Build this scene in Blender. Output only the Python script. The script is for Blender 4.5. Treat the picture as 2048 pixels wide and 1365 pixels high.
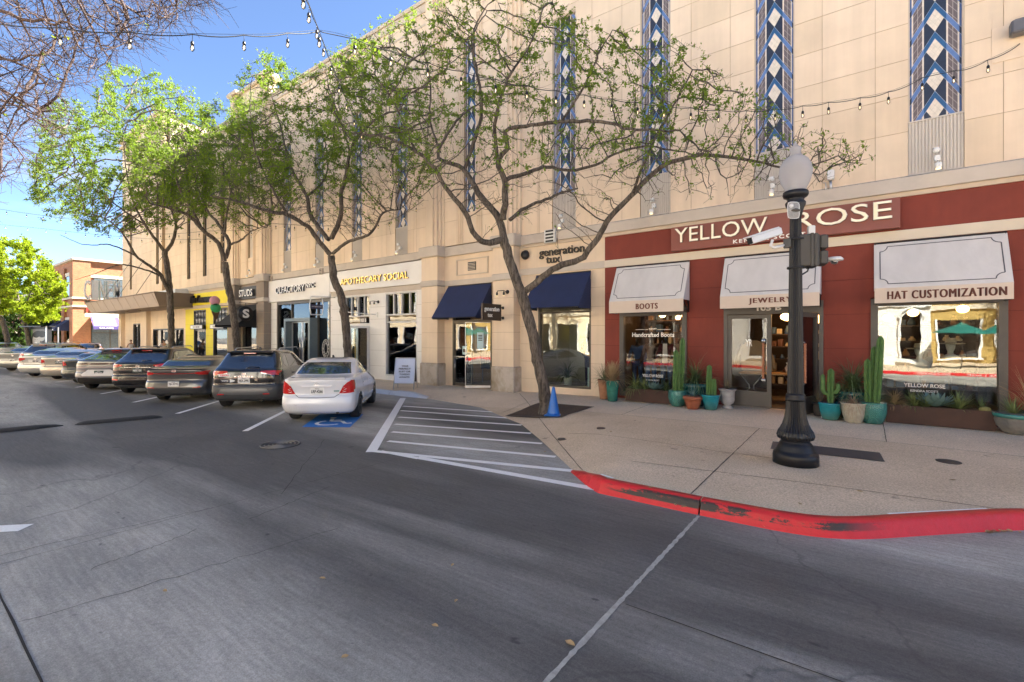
import bpy, bmesh, math, random
import numpy as np
from mathutils import Vector, Matrix
from mathutils.kdtree import KDTree
for _o in list(bpy.data.objects): bpy.data.objects.remove(_o, do_unlink=True)
scene = bpy.context.scene
col = scene.collection
R = math.radians
# ------------------------------------------------------------------ camera, world, sun
FPX, HY, YAW = 948.0, 672.0, R(36.7)
cd = bpy.data.cameras.new("camera"); cam = bpy.data.objects.new("camera", cd); col.objects.link(cam)
cam.location = (0, 0, 2.1); cam.rotation_euler = (R(90), 0, YAW)
cd.sensor_width = 36; cd.lens = FPX*36/2048; cd.shift_y = -(682.5-HY)/2048
cd.clip_start = .05; cd.clip_end = 3000
scene.camera = cam
SUN_EL, SUN_AZ = 45.5, 24.0          # azimuth from +Y towards +X
world = bpy.data.worlds.new("World"); scene.world = world; world.use_nodes = True
wn = world.node_tree.nodes; wl = world.node_tree.links
bg = wn["Background"]; sky = wn.new("ShaderNodeTexSky"); sky.sky_type = 'NISHITA'
sky.sun_disc = False; sky.sun_elevation = R(SUN_EL); sky.sun_rotation = R(SUN_AZ)
sky.altitude = 1500; sky.air_density = .62; sky.dust_density = .15; sky.ozone_density = 2.4
bg.inputs[1].default_value = .052
_tc0 = wn.new("ShaderNodeTexCoord"); _mp = wn.new("ShaderNodeMapping"); _mp.inputs[3].default_value = (1.2, 1.2, 6.0); wl.new(_tc0.outputs['Generated'], _mp.inputs[0])
_cn = wn.new("ShaderNodeTexNoise"); _cn.inputs['Scale'].default_value = 2.6; _cn.inputs['Detail'].default_value = 8; _cn.inputs['Roughness'].default_value = .55; wl.new(_mp.outputs[0], _cn.inputs[0])
_sx = wn.new("ShaderNodeSeparateXYZ"); wl.new(_tc0.outputs['Generated'], _sx.inputs[0])
_mr = wn.new("ShaderNodeMapRange"); _mr.inputs[1].default_value = .42; _mr.inputs[2].default_value = .08; wl.new(_sx.outputs[2], _mr.inputs[0])      # wispy clouds low in the sky
_cr = wn.new("ShaderNodeMapRange"); _cr.inputs[1].default_value = .50; _cr.inputs[2].default_value = .72; wl.new(_cn.outputs['Fac'], _cr.inputs[0])
_mm = wn.new("ShaderNodeMath"); _mm.operation = 'MULTIPLY'; wl.new(_mr.outputs[0], _mm.inputs[0]); wl.new(_cr.outputs[0], _mm.inputs[1])
_mx = wn.new("ShaderNodeMix"); _mx.data_type = 'RGBA'; wl.new(_mm.outputs[0], _mx.inputs[0]); wl.new(sky.outputs[0], _mx.inputs[6]); _mx.inputs[7].default_value = (2.3, 2.4, 2.6, 1)
wl.new(_mx.outputs[2], bg.inputs[0])
sd = bpy.data.lights.new("sun", 'SUN'); sun = bpy.data.objects.new("sun", sd); col.objects.link(sun)
sd.energy = 5.0; sd.angle = R(.5); sd.color = (1, .945, .84)
_ts = Vector((math.sin(R(SUN_AZ))*math.cos(R(SUN_EL)), math.cos(R(SUN_AZ))*math.cos(R(SUN_EL)), math.sin(R(SUN_EL))))
sun.rotation_euler = _ts.to_track_quat('Z', 'Y').to_euler(); sun.location = (0, 0, 60)
vs = scene.view_settings; vs.view_transform = 'Standard'; vs.look = 'None'; vs.gamma = 1; vs.exposure = 3.1
scene.cycles.use_denoising = True
scene.cycles.max_bounces = 8; scene.cycles.diffuse_bounces = 5; scene.cycles.glossy_bounces = 4
scene.cycles.transparent_max_bounces = 16; scene.cycles.transmission_bounces = 6
scene.cycles.caustics_reflective = False; scene.cycles.caustics_refractive = False
scene.cycles.sample_clamp_indirect = 6
# ------------------------------------------------------------------ picture measures -> places
CY, SY = math.cos(YAW), math.sin(YAW)
def P(px, py, d):
    u = (px-1024)/FPX*d
    return Vector((CY*u-SY*d, SY*u+CY*d, 2.1-(py-HY)/FPX*d))
def gp(px, py, z=0.0):
    p = P(px, py, FPX*(2.1-z)/(py-HY)); p.z = z
    return p
def onY(px, py, Y):
    k = (px-1024)/FPX
    return P(px, py, Y/(CY+SY*k))
# ------------------------------------------------------------------ object helpers
WM = {}
def tag(o, label=None, cat=None, group=None, kind=None):
    if label: o['label'] = label
    if cat: o['category'] = cat
    if group: o['group'] = group
    if kind: o['kind'] = kind
    return o
def thing(name, label, cat, loc=(0,0,0), rz=0, group=None):
    o = bpy.data.objects.new(name, None); col.objects.link(o)
    o.location = loc; o.rotation_euler = (0,0,rz); o.empty_display_size = .2
    WM[o] = Matrix.Translation(Vector(loc)) @ Matrix.Rotation(rz, 4, 'Z')
    return tag(o, label, cat, group)
class MB:
    def __init__(s): s.v = []; s.f = []; s.m = []; s.sm = []
    def add(s, vs, fs, mi=0, smooth=False, M=None):
        b = len(s.v)
        s.v += [tuple(M @ Vector(p)) for p in vs] if M is not None else [tuple(p) for p in vs]
        s.f += [[i+b for i in f] for f in fs]; s.m += [mi]*len(fs); s.sm += [smooth]*len(fs)
        return s
    def box(s, x0, x1, y0, y1, z0, z1, mi=0, M=None):
        return s.add([(x0,y0,z0),(x1,y0,z0),(x1,y1,z0),(x0,y1,z0),(x0,y0,z1),(x1,y0,z1),(x1,y1,z1),(x0,y1,z1)],
            [(0,3,2,1),(4,5,6,7),(0,1,5,4),(1,2,6,5),(2,3,7,6),(3,0,4,7)], mi, False, M)
    def bbox(s, x0, x1, y0, y1, z0, z1, b=.01, mi=0, M=None):     # box with chamfered vertical and top edges
        ring = lambda z,i: [(x0+b+i,y0+i,z),(x1-b-i,y0+i,z),(x1-i,y0+b+i,z),(x1-i,y1-b-i,z),(x1-b-i,y1-i,z),(x0+b+i,y1-i,z),(x0+i,y1-b-i,z),(x0+i,y0+b+i,z)]
        vs = ring(z0+b,0)+ring(z1-b,0)+ring(z1,b)+ring(z0,b); fs = []
        for A,B in ((0,1),(1,2),(3,0)):
            for i in range(8):
                j=(i+1)%8; fs.append((A*8+i,A*8+j,B*8+j,B*8+i))
        fs += [tuple(range(16,24)), tuple(reversed(range(24,32)))]
        return s.add(vs, fs, mi, False, M)
    def quad(s, a, b, c, d, mi=0): return s.add([a,b,c,d], [(0,1,2,3)], mi)
    def prism(s, poly, axis, a, b, mi=0, M=None):                # polygon (2D) extruded along an axis
        n = len(poly); A = []
        for t in (a, b):
            for (p, q) in poly:
                A.append({'x':(t,p,q),'y':(p,t,q),'z':(p,q,t)}[axis])
        fs = [tuple(range(n)), tuple(reversed(range(n,2*n)))]+[(i,i+n,(i+1)%n+n,(i+1)%n) for i in range(n)]
        return s.add(A, fs, mi, False, M)
    def lathe(s, prof, n=24, M=None, mi=0, smooth=True, flute=0, fd=0):
        vs = []; fs = []
        for r, z in prof:
            for i in range(n):
                a = 2*math.pi*i/n; rr = r*(1-fd*(i%2)) if flute else r
                vs.append((rr*math.cos(a), rr*math.sin(a), z))
        for k in range(len(prof)-1):
            for i in range(n):
                j=(i+1)%n; fs.append((k*n+i,k*n+j,(k+1)*n+j,(k+1)*n+i))
        fs.append(tuple(reversed(range(n)))); fs.append(tuple(range((len(prof)-1)*n, len(prof)*n)))
        return s.add(vs, fs, mi, smooth, M)
    def tube(s, pts, r, n=6, mi=0, smooth=True):
        pts = [Vector(p) for p in pts]; rs = r if isinstance(r,(list,tuple)) else [r]*len(pts)
        vs=[]; fs=[]; up=Vector((0,0,1)); prev=None
        for i,p in enumerate(pts):
            t = (pts[min(i+1,len(pts)-1)]-pts[max(i-1,0)])
            if t.length < 1e-9: t = Vector((0,0,1))
            t.normalize()
            if prev is None: a = t.cross(up if abs(t.z)<.95 else Vector((1,0,0)))
            else: a = prev - t*prev.dot(t)
            if a.length < 1e-6: a = t.orthogonal()
            a.normalize(); prev = a; b = t.cross(a)
            for k in range(n):
                g=2*math.pi*k/n; vs.append(p+(a*math.cos(g)+b*math.sin(g))*rs[i])
        for i in range(len(pts)-1):
            for k in range(n):
                l=(k+1)%n; fs.append((i*n+k,i*n+l,(i+1)*n+l,(i+1)*n+k))
        fs.append(tuple(reversed(range(n)))); fs.append(tuple(range((len(pts)-1)*n,len(pts)*n)))
        return s.add(vs, fs, mi, smooth)
    def ball(s, c, rx, ry, rz, n=12, m=8, mi=0, M=None):
        vs=[]; fs=[]
        for j in range(m+1):
            t=math.pi*j/m
            for i in range(n):
                a=2*math.pi*i/n; vs.append((c[0]+rx*math.sin(t)*math.cos(a), c[1]+ry*math.sin(t)*math.sin(a), c[2]-rz*math.cos(t)))
        for j in range(m):
            for i in range(n):
                k=(i+1)%n; fs.append((j*n+i,j*n+k,(j+1)*n+k,(j+1)*n+i))
        return s.add(vs, fs, mi, True, M)
    def build(s, name, mats, parent=None, world=False, auto=True):
        me = bpy.data.meshes.new(name); V = s.v
        if world and parent is not None:
            I = WM[parent].inverted(); V = [tuple(I @ Vector(p)) for p in V]
        me.from_pydata(V, [], s.f)
        for m in (mats if isinstance(mats,(list,tuple)) else [mats]): me.materials.append(m)
        if len(me.polygons) == len(s.m):
            me.polygons.foreach_set('material_index', s.m); me.polygons.foreach_set('use_smooth', s.sm)
        me.update()
        o = bpy.data.objects.new(name, me); col.objects.link(o)
        if parent is not None: o.parent = parent; WM[o] = WM[parent]
        else: WM[o] = Matrix.Identity(4)
        return o
def npmesh(name, V, F, mats, parent=None, mi=None, smooth=False):
    me = bpy.data.meshes.new(name); n, k = F.shape
    me.vertices.add(len(V)); me.vertices.foreach_set('co', V.astype(np.float32).ravel())
    me.loops.add(n*k); me.loops.foreach_set('vertex_index', F.astype(np.int32).ravel())
    me.polygons.add(n); me.polygons.foreach_set('loop_start', np.arange(0,n*k,k,dtype=np.int32))
    me.polygons.foreach_set('loop_total', np.full(n,k,dtype=np.int32))
    for m in (mats if isinstance(mats,(list,tuple)) else [mats]): me.materials.append(m)
    if mi is not None: me.polygons.foreach_set('material_index', mi.astype(np.int32))
    me.polygons.foreach_set('use_smooth', np.full(n, smooth))
    me.update(calc_edges=True); me.validate()
    o = bpy.data.objects.new(name, me); col.objects.link(o)
    if parent is not None: o.parent = parent; WM[o] = WM[parent]
    return o
_tc = {}
def text_geo(t, bold=0, ext=.5, shear=0, spacing=1, res=3):
    key=(t,bold,ext,shear,spacing)
    if key in _tc: return _tc[key]
    c = bpy.data.curves.new('t','FONT'); c.body=t; c.size=1; c.extrude=ext; c.offset=bold; c.shear=shear
    c.space_character=spacing; c.resolution_u=res; c.align_x='CENTER'; c.space_line=1.0
    o = bpy.data.objects.new('t',c); col.objects.link(o)
    me = bpy.data.meshes.new_from_object(o.evaluated_get(bpy.context.evaluated_depsgraph_get()))
    vs=[tuple(v.co) for v in me.vertices]; fs=[tuple(p.vertices) for p in me.polygons]
    bpy.data.objects.remove(o); bpy.data.meshes.remove(me); bpy.data.curves.remove(c)
    _tc[key]=(vs,fs); return vs,fs
def text(mb, t, org, xdir, updir, w, h, depth=.02, mi=0, bold=0, shear=0, spacing=1, keep=False, side=None):
    """lettering whose bounding box is centred on org, w wide and h tall, standing proud by depth towards the viewer"""
    vs,fs = text_geo(t,bold,.5,shear,spacing)
    xs=[v[0] for v in vs]; ys=[v[1] for v in vs]; x0,x1,y0,y1=min(xs),max(xs),min(ys),max(ys)
    X=Vector(xdir).normalized(); U=Vector(updir).normalized(); N=X.cross(U); O=Vector(org)
    sx=w/(x1-x0); sy=h/(y1-y0)
    if keep: sx=sy=min(sx,sy)
    n0=len(mb.m)
    mb.add([O+X*((v[0]-(x0+x1)/2)*sx)+U*((v[1]-(y0+y1)/2)*sy)+N*((v[2]+.5)*depth) for v in vs], fs, mi)
    if side is not None:
        for i,f in enumerate(fs):
            if not all(vs[q][2]>.4 for q in f): mb.m[n0+i]=side
# ------------------------------------------------------------------ materials
class NT:
    def __init__(s, name):
        s.m = bpy.data.materials.new(name); s.m.use_nodes = True; s.t = s.m.node_tree; s.n = s.t.nodes
        s.b = s.n['Principled BSDF']; s.out = s.n['Material Output']; s.co = None
    def lk(s, a, b): s.t.links.new(a, b)
    def set(s, inp, v):
        if hasattr(v, 'is_linked') or hasattr(v,'links'): s.lk(v, inp)
        elif isinstance(v,(tuple,list)) and len(v)==3 and inp.type=='RGBA': inp.default_value=(*v,1)
        else: inp.default_value = v
    def C(s):
        if s.co is None: s.co = s.n.new('ShaderNodeTexCoord').outputs['Object']
        return s.co
    def map(s, sc=(1,1,1), loc=(0,0,0), rot=(0,0,0)):
        n = s.n.new('ShaderNodeMapping'); s.lk(s.C(), n.inputs[0]); n.inputs[1].default_value=loc; n.inputs[2].default_value=rot; n.inputs[3].default_value=sc
        return n.outputs[0]
    def noise(s, scale, detail=4, rough=.55, vec=None, dist=0):
        n = s.n.new('ShaderNodeTexNoise'); s.lk(vec or s.C(), n.inputs['Vector']); n.inputs['Scale'].default_value=scale
        n.inputs['Detail'].default_value=detail; n.inputs['Roughness'].default_value=rough; n.inputs['Distortion'].default_value=dist
        return n.outputs['Fac']
    def ramp(s, f, *st):
        n = s.n.new('ShaderNodeValToRGB'); s.lk(f, n.inputs[0]); e = n.color_ramp.elements
        while len(e) < len(st): e.new(.5)
        for k,(p,c) in enumerate(st):
            e[k].position=p; e[k].color=(c,c,c,1) if not isinstance(c,(tuple,list)) else (*c,1)
        return n.outputs[0]
    def mix(s, f, a, b, mode='MIX'):
        n = s.n.new('ShaderNodeMix'); n.data_type='RGBA'; n.blend_type=mode; n.clamp_factor=True
        s.set(n.inputs[0], f); s.set(n.inputs[6], a); s.set(n.inputs[7], b); return n.outputs[2]
    def math(s, op, a, b=0.0, c=0.0):
        n = s.n.new('ShaderNodeMath'); n.operation=op; s.set(n.inputs[0],a); s.set(n.inputs[1],b); s.set(n.inputs[2],c); return n.outputs[0]
    def xyz(s):
        n = s.n.new('ShaderNodeSeparateXYZ'); s.lk(s.C(), n.inputs[0]); return n.outputs
    def bump(s, h, strength=.3, dist=.01):
        n = s.n.new('ShaderNodeBump'); n.inputs['Strength'].default_value=strength; n.inputs['Distance'].default_value=dist
        s.lk(h, n.inputs['Height']); s.lk(n.outputs[0], s.b.inputs['Normal'])
def mat(name, c, rough=.6, metal=0, var=.12, scale=6, bump=0, bscale=80, spec=.5, coat=0, dirt=0, emit=None, es=0, streak=0):
    t = NT(name); b = t.b
    if var:
        f = t.noise(scale, 5, .6)
        k = t.ramp(f, (.25, 1-var), (.75, 1+var*.6))
        cc = t.mix(1.0, c, k, 'MULTIPLY')
        if streak: cc = t.mix(1.0, cc, t.ramp(t.noise(1.0, 5, .6, t.map((2.6,2.6,.12))), (.3,1-streak), (.7,1+streak*.5)), 'MULTIPLY')
        if dirt:
            g = t.ramp(t.noise(scale*.37, 6, .7, dist=.6), (.5, 0.0), (.72, 1.0))
            cc = t.mix(t.math('MULTIPLY', g, dirt), cc, tuple(x*.45 for x in c))
        t.set(b.inputs['Base Color'], cc)
    else: b.inputs['Base Color'].default_value=(*c,1)
    b.inputs['Roughness'].default_value=rough; b.inputs['Metallic'].default_value=metal
    b.inputs['Specular IOR Level'].default_value=spec
    if coat: b.inputs['Coat Weight'].default_value=coat; b.inputs['Coat Roughness'].default_value=.03
    if bump: t.bump(t.noise(bscale, 3, .6), bump)
    if emit: b.inputs['Emission Color'].default_value=(*emit,1); b.inputs['Emission Strength'].default_value=es
    return t.m
def lin(r,g,b): return tuple(((x/255)/12.92 if x<=10 else ((x/255+.055)/1.055)**2.4) for x in (r,g,b))
def glassmat(name, tint=(.85,.9,.88), refl=.1, ior=1.5, wob=.0):
    t = NT(name); n=t.n; tr=n.new('ShaderNodeBsdfTransparent'); tr.inputs[0].default_value=(*tint,1)
    gl=n.new('ShaderNodeBsdfGlossy'); gl.inputs['Roughness'].default_value=.0; gl.inputs[0].default_value=(.95,.95,.95,1)
    fr=n.new('ShaderNodeFresnel'); fr.inputs[0].default_value=ior
    f=t.math('ADD', fr.outputs[0], refl); mx=n.new('ShaderNodeMixShader'); t.lk(f,mx.inputs[0]); t.lk(tr.outputs[0],mx.inputs[1]); t.lk(gl.outputs[0],mx.inputs[2])
    if wob:
        bn=n.new('ShaderNodeBump'); bn.inputs['Strength'].default_value=wob; bn.inputs['Distance'].default_value=.02; t.lk(t.noise(1.3,2,.4), bn.inputs['Height']); t.lk(bn.outputs[0], gl.inputs['Normal'])
    t.lk(mx.outputs[0], t.out.inputs[0]); n.remove(t.b); return t.m
M = {}
M['stucco'] = mat('tan stucco', (.73,.585,.425), .85, var=.10, scale=.9, bump=.25, bscale=220, dirt=.08, streak=.08)
M['stucco_b'] = mat('tan stucco panel', (.76,.61,.45), .85, var=.10, scale=.9, bump=.25, bscale=220, dirt=.08, streak=.10)
M['stucco_c'] = mat('tan stucco panel darker', (.71,.565,.405), .85, var=.10, scale=.9, bump=.25, bscale=220, dirt=.10, streak=.10)
M['stucco_joint'] = mat('stucco joint', (.46,.34,.22), .9, var=.05)
M['stucco_pale'] = mat('pale stucco trim', (.55,.46,.36), .85, var=.08, scale=1.2, bump=.2, bscale=200, dirt=.2)
M['stone_grey'] = mat('grey stone trim', (.53,.465,.39), .85, var=.1, scale=1.5, bump=.25, bscale=160, dirt=.3)
M['fluted'] = mat('fluted grey panel', (.56,.51,.445), .8, var=.08, scale=1.5, bump=.1)
M['red'] = mat('oxblood stucco', (.205,.034,.018), .75, var=.16, scale=1.3, bump=.3, bscale=120, dirt=.3, streak=.12)
M['red_joint'] = mat('oxblood joint', (.12,.02,.012), .85, var=.05)
M['signred'] = mat('sign panel red', (.22,.06,.04), .5, var=.06)
M['cream'] = mat('cream painted band', (.62,.54,.42), .7, var=.07, scale=1.2, bump=.1, dirt=.12)
M['whitewall'] = mat('white shopfront render', (.78,.765,.73), .75, var=.05, scale=1.2, bump=.15, bscale=200, dirt=.08)
M['whitejoint'] = mat('white joint', (.38,.36,.32), .8, var=.05)
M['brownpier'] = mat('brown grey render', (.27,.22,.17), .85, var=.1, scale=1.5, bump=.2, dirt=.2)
M['yellow'] = mat('lemon yellow render', (.78,.66,.02), .6, var=.05, scale=1.5, bump=.1)
M['marquee'] = mat('taupe canopy metal', (.25,.19,.15), .6, var=.1, scale=.8, dirt=.15)
M['marquee_pale'] = mat('pale canopy face', (.42,.34,.28), .6, var=.1, scale=.8, dirt=.15)
M['frame'] = mat('bronze window frame', (.085,.075,.062), .4, metal=.3, var=.1)
M['frame_grey'] = mat('warm grey frame', (.075,.066,.056), .5, var=.1)
M['frame_blue'] = mat('blue grey door frame', (.13,.17,.19), .4, metal=.2, var=.1)
M['frame_white'] = mat('white window frame', (.62,.62,.60), .5, var=.05)
M['black'] = mat('black metal', (.014,.014,.016), .4, metal=.2, var=.2)
M['alu'] = mat('brushed aluminium', (.55,.56,.58), .32, metal=.85, var=.08)
M['steel'] = mat('polished steel', (.65,.65,.66), .18, metal=1, var=.05)
M['glass'] = glassmat('shop glass', (.86,.90,.88), .05, 1.5, wob=.10)
M['glass_clear'] = glassmat('clear shop glass', (.92,.93,.92), .0, 1.42, wob=.06)
M['glass_dark'] = glassmat('dark reflecting glass', (.22,.25,.25), .20, 1.55, wob=.12)
M['white'] = mat('white paint', (.74,.74,.72), .5, var=.05)
M['letter'] = mat('white vinyl lettering', (.8,.78,.72), .5, var=0)
M['maroon'] = mat('maroon lettering', (.16,.045,.03), .6, var=.05)
M['darkletter'] = mat('dark bronze lettering', (.035,.028,.022), .4, metal=.3, var=.1)
M['gold'] = mat('gold lettering', (.75,.52,.16), .3, metal=.7, var=.05)
M['canvas'] = mat('off white awning canvas', (.61,.585,.555), .85, var=.06, scale=1.2, bump=.55, bscale=5, dirt=.2, streak=.08)
M['valance'] = mat('cream awning valance', (.60,.50,.41), .85, var=.05, scale=2, bump=.2, bscale=300)
M['line'] = mat('grey canvas border', (.10,.10,.11), .8, var=.05)
M['navy'] = mat('navy awning canvas', (.012,.022,.075), .8, var=.15, scale=2, bump=.5, bscale=5)
M['blackcanvas'] = mat('black awning canvas', (.018,.018,.017), .85, var=.15, scale=2, bump=.2, bscale=300)
M['wood'] = mat('golden oak', (.40,.24,.10), .5, var=.2, scale=3)
M['darkwood'] = mat('dark walnut', (.055,.028,.014), .5, var=.25, scale=4)
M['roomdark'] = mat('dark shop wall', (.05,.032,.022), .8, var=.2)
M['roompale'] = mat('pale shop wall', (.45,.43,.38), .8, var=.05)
M['floor'] = mat('shop floor', (.16,.12,.09), .4, var=.2)
M['lampglow'] = mat('warm lamp glow', (.9,.6,.25), .5, var=0, emit=(1,.55,.18), es=.5)
M['bulb'] = mat('bulb glow', (.9,.7,.4), .4, var=0, emit=(1,.72,.36), es=.30)
# ------------------------------------------------------------------ ground
def street_mat():
    t = NT('street concrete'); b=t.b
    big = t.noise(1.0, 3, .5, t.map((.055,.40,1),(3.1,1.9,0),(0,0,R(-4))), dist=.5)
    med = t.noise(1.0, 6, .62, t.map((.7,1.3,1)))
    fine = t.noise(26, 5, .75)
    streak = t.noise(1.0, 4, .6, t.map((2.2,26,1),(0,0,0),(0,0,R(-20))))
    c = t.mix(t.ramp(big,(.42,0.0),(.57,1.0)), (.098,.092,.084), (.34,.322,.285))  # broad soft bands: the street's shade and light zones put into its colour
    c = t.mix(1.0, c, t.ramp(med,(.35,.76),(.65,1.18)), 'MULTIPLY')
    c = t.mix(1.0, c, t.ramp(fine,(.36,.84),(.64,1.16)), 'MULTIPLY')
    c = t.mix(1.0, c, t.ramp(t.noise(95,3,.7),(.36,.80),(.64,1.2)), 'MULTIPLY')
    c = t.mix(1.0, c, t.ramp(streak,(.35,.88),(.65,1.12)), 'MULTIPLY')
    spots = t.noise(2.9, 3, .5, t.map((1,1.4,1),(7,3,0)))
    c = t.mix(t.ramp(spots,(.70,0.0),(.735,.7)), c, (.025,.024,.025))
    pale = t.noise(5.1, 3, .5, t.map((1,1,1),(17,9,0)))
    c = t.mix(t.ramp(pale,(.73,0.0),(.78,.5)), c, (.30,.29,.27))
    # fine wandering hairline cracks
    vo = t.n.new('ShaderNodeTexVoronoi'); vo.feature='DISTANCE_TO_EDGE'; vo.inputs['Scale'].default_value=.16
    wv = t.n.new('ShaderNodeVectorMath'); wv.operation='ADD'
    nz = t.n.new('ShaderNodeTexNoise'); nz.inputs['Scale'].default_value=1.2; nz.inputs['Detail'].default_value=6; t.lk(t.C(), nz.inputs[0])
    sc = t.n.new('ShaderNodeVectorMath'); sc.operation='SCALE'; sc.inputs['Scale'].default_value=.9; t.lk(nz.outputs['Color'], sc.inputs[0])
    t.lk(t.C(), wv.inputs[0]); t.lk(sc.outputs[0], wv.inputs[1]); t.lk(wv.outputs[0], vo.inputs['Vector'])
    c = t.mix(t.ramp(vo.outputs['Distance'],(.0,.4),(.0012,0.0)), c, (.04,.038,.037))
    t.set(b.inputs['Base Color'], c); t.set(b.inputs['Roughness'], t.ramp(med,(.3,.62),(.7,.85)))
    h = t.math('ADD', t.math('MULTIPLY', fine, .7), t.math('MULTIPLY', streak, .5)); t.bump(h, .35, .006)
    return t.m
def walk_mat():
    t = NT('sidewalk concrete'); b=t.b
    med = t.noise(.55, 6, .6); fine = t.noise(45, 4, .8); o = t.xyz()
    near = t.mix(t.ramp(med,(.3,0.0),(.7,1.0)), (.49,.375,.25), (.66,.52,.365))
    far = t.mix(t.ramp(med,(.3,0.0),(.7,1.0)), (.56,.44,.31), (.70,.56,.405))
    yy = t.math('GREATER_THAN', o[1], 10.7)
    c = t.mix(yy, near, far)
    c = t.mix(1.0, c, t.ramp(fine,(.38,.72),(.62,1.28)), 'MULTIPLY')
    st = t.noise(3.1, 3, .5, t.map((1,1,1),(5,2,0)))
    c = t.mix(t.ramp(st,(.70,0.0),(.76,.6)), c, (.07,.05,.04))
    t.set(b.inputs['Base Color'], c); b.inputs['Roughness'].default_value=.85; t.bump(fine, .4, .004)
    return t.m
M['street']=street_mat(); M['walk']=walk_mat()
M['joint']=mat('tar joint', (.022,.02,.018), .9, var=.3)
M['joint_pale']=mat('pale joint sealant', (.42,.40,.35), .9, var=.35, scale=9, bump=.6, bscale=60)
def paintmat(name,c,wear=.5):
    t=NT(name); f=t.noise(9,6,.7); g=t.noise(1.3,3,.5)
    m=t.ramp(t.math('MULTIPLY',f,g),(.30,0.0),(.42,wear)); cc=t.mix(m,c,tuple(x*.35+.02 for x in c))
    cc=t.mix(1.0,cc,t.ramp(t.noise(40,3,.7),(.2,.86),(.8,1.1)),'MULTIPLY')
    t.set(t.b.inputs['Base Color'],cc); t.b.inputs['Roughness'].default_value=.6; t.bump(f,.2,.004); return t.m
M['roadwhite']=paintmat('road marking white',(.84,.82,.78),.25); M['roadblue']=paintmat('accessible bay blue',(.02,.16,.50),.3)
def kerbmat():
    t=NT('red painted kerb'); o=t.xyz()
    n=t.noise(1.0,8,.8,t.map((2.5,2.5,16),(2,0,0)),dist=.5); fi=t.noise(22,6,.8); big=t.noise(.9,2,.5,t.map((1,1,1),(4.2,0,0)))
    win=t.math('MULTIPLY',t.ramp(t.math('MULTIPLY_ADD',o[0],.1,.5),(.20,0.0),(.26,1.0)),t.ramp(t.math('MULTIPLY_ADD',o[0],.1,.5),(.44,1.0),(.56,0.0)))
    hz=t.math('MULTIPLY',t.ramp(t.math('MULTIPLY',o[2],6.0),(.25,0.0),(.45,1.0)),t.ramp(t.math('MULTIPLY',o[2],6.0),(.80,1.0),(.97,.25)))
    m=t.math('ADD',t.math('MULTIPLY',n,.75),t.math('MULTIPLY',fi,.25)); m=t.math('MULTIPLY',m,t.ramp(big,(.35,.85),(.6,1.12)))
    blk=t.math('MULTIPLY',t.math('MULTIPLY',t.ramp(m,(.43,0.0),(.51,.95)),win),hz)
    wrn=t.math('MULTIPLY',t.math('MULTIPLY',t.ramp(fi,(.52,0.0),(.66,.5)),win),hz)
    c=t.mix(t.ramp(t.noise(7,5,.7),(.3,0.0),(.75,1.0)),(.60,.014,.020),(.48,.010,.012))
    blk=t.ramp(blk,(.30,0.0),(.62,1.0)); c=t.mix(wrn,c,(.30,.07,.035)); c=t.mix(blk,c,(.030,.020,.016)); t.set(t.b.inputs['Base Color'],c)
    t.b.inputs['Roughness'].default_value=.45; t.bump(t.math('ADD',t.noise(14,5,.7),fi),.6,.010); return t.m
M['redkerb']=kerbmat()
M['whitekerb']=paintmat('white painted kerb',(.62,.63,.64),.6)
M['plainkerb']=mat('concrete kerb',(.33,.28,.22),.85,var=.15,bump=.3)
# street sheet
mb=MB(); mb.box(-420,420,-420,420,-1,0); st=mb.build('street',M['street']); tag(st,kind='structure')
# sidewalk boundary (x, y, z at the edge)
BND=[(-53.5,11.0,.15),(-30,11,.15),(-13.6,10.98,.15),(-12.6,11.0,.13),(-11.8,11.03,.02),(-9.06,10.6,.005),(-6.55,9.16,.005),(-5.1,7.87,.005),(-3.66,6.50,.005),
     (-3.42,6.30,.02),(-3.0,5.93,.13),(-2.84,5.85,.15),(-1.555,5.83,.15),(-.733,5.86,.15),(-.36,5.92,.15),(-.10,6.08,.15),(.31,6.50,.15),(.99,7.16,.15),(1.4,7.55,.15),(1.75,7.75,.15),(2.3,7.8,.15),(11.5,7.8,.15)]
_bx=np.array([b[0] for b in BND]); _by=np.array([b[1] for b in BND]); _bz=np.array([b[2] for b in BND])
_k=[i for i,b in enumerate(BND) if b[0]==-1.555][0]
def _dense(pts,step=.12):
    out=[]
    for a,b in zip(pts[:-1],pts[1:]):
        k=max(1,int(math.dist(a[:2],b[:2])/step))
        for i in range(k): out.append(tuple(a[j]+(b[j]-a[j])*i/k for j in range(3)))
    return out+[pts[-1]]
def _smooth(p,it):
    p=[list(q) for q in p]
    for _ in range(it):
        q=[r[:] for r in p]
        for i in range(1,len(p)-1):
            for j in range(3): q[i][j]=(p[i-1][j]+2*p[i][j]+p[i+1][j])/4
        p=q
    return [tuple(q) for q in p]
_sm=_smooth(_dense(BND[_k:]),6); BND=BND[:_k]+_sm
_bx=np.array([b[0] for b in BND]); _by=np.array([b[1] for b in BND]); _bz=np.array([b[2] for b in BND])
def zwall(x): 
    t=min(1,max(0,(x+11)/9)); return .15+.115*t*t*(3-2*t)
def sz(x,y):
    yb=float(np.interp(x,_bx,_by)); zb=float(np.interp(x,_bx,_bz)); zw=zwall(x); L=max(.5,13.4-yb)
    t=min(1,max(0,(y-yb)/L)); r=min(1,max(0,(y-yb)/1.7)); r=r*r*(3-2*r)
    return .15+(zw-.15)*t-(.15-zb)*(1-r)
def gs(px,py):                                   # a pixel on the sidewalk -> place
    z=.15
    for _ in range(6):
        p=gp(px,py,z); z=sz(p.x,min(p.y,13.4))
    p.z=z; return p
xs=sorted(set(list(np.arange(-53.5,11.5,.8))+[b[0] for b in BND]+list(np.arange(-13.4,2.6,.25))))
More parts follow.
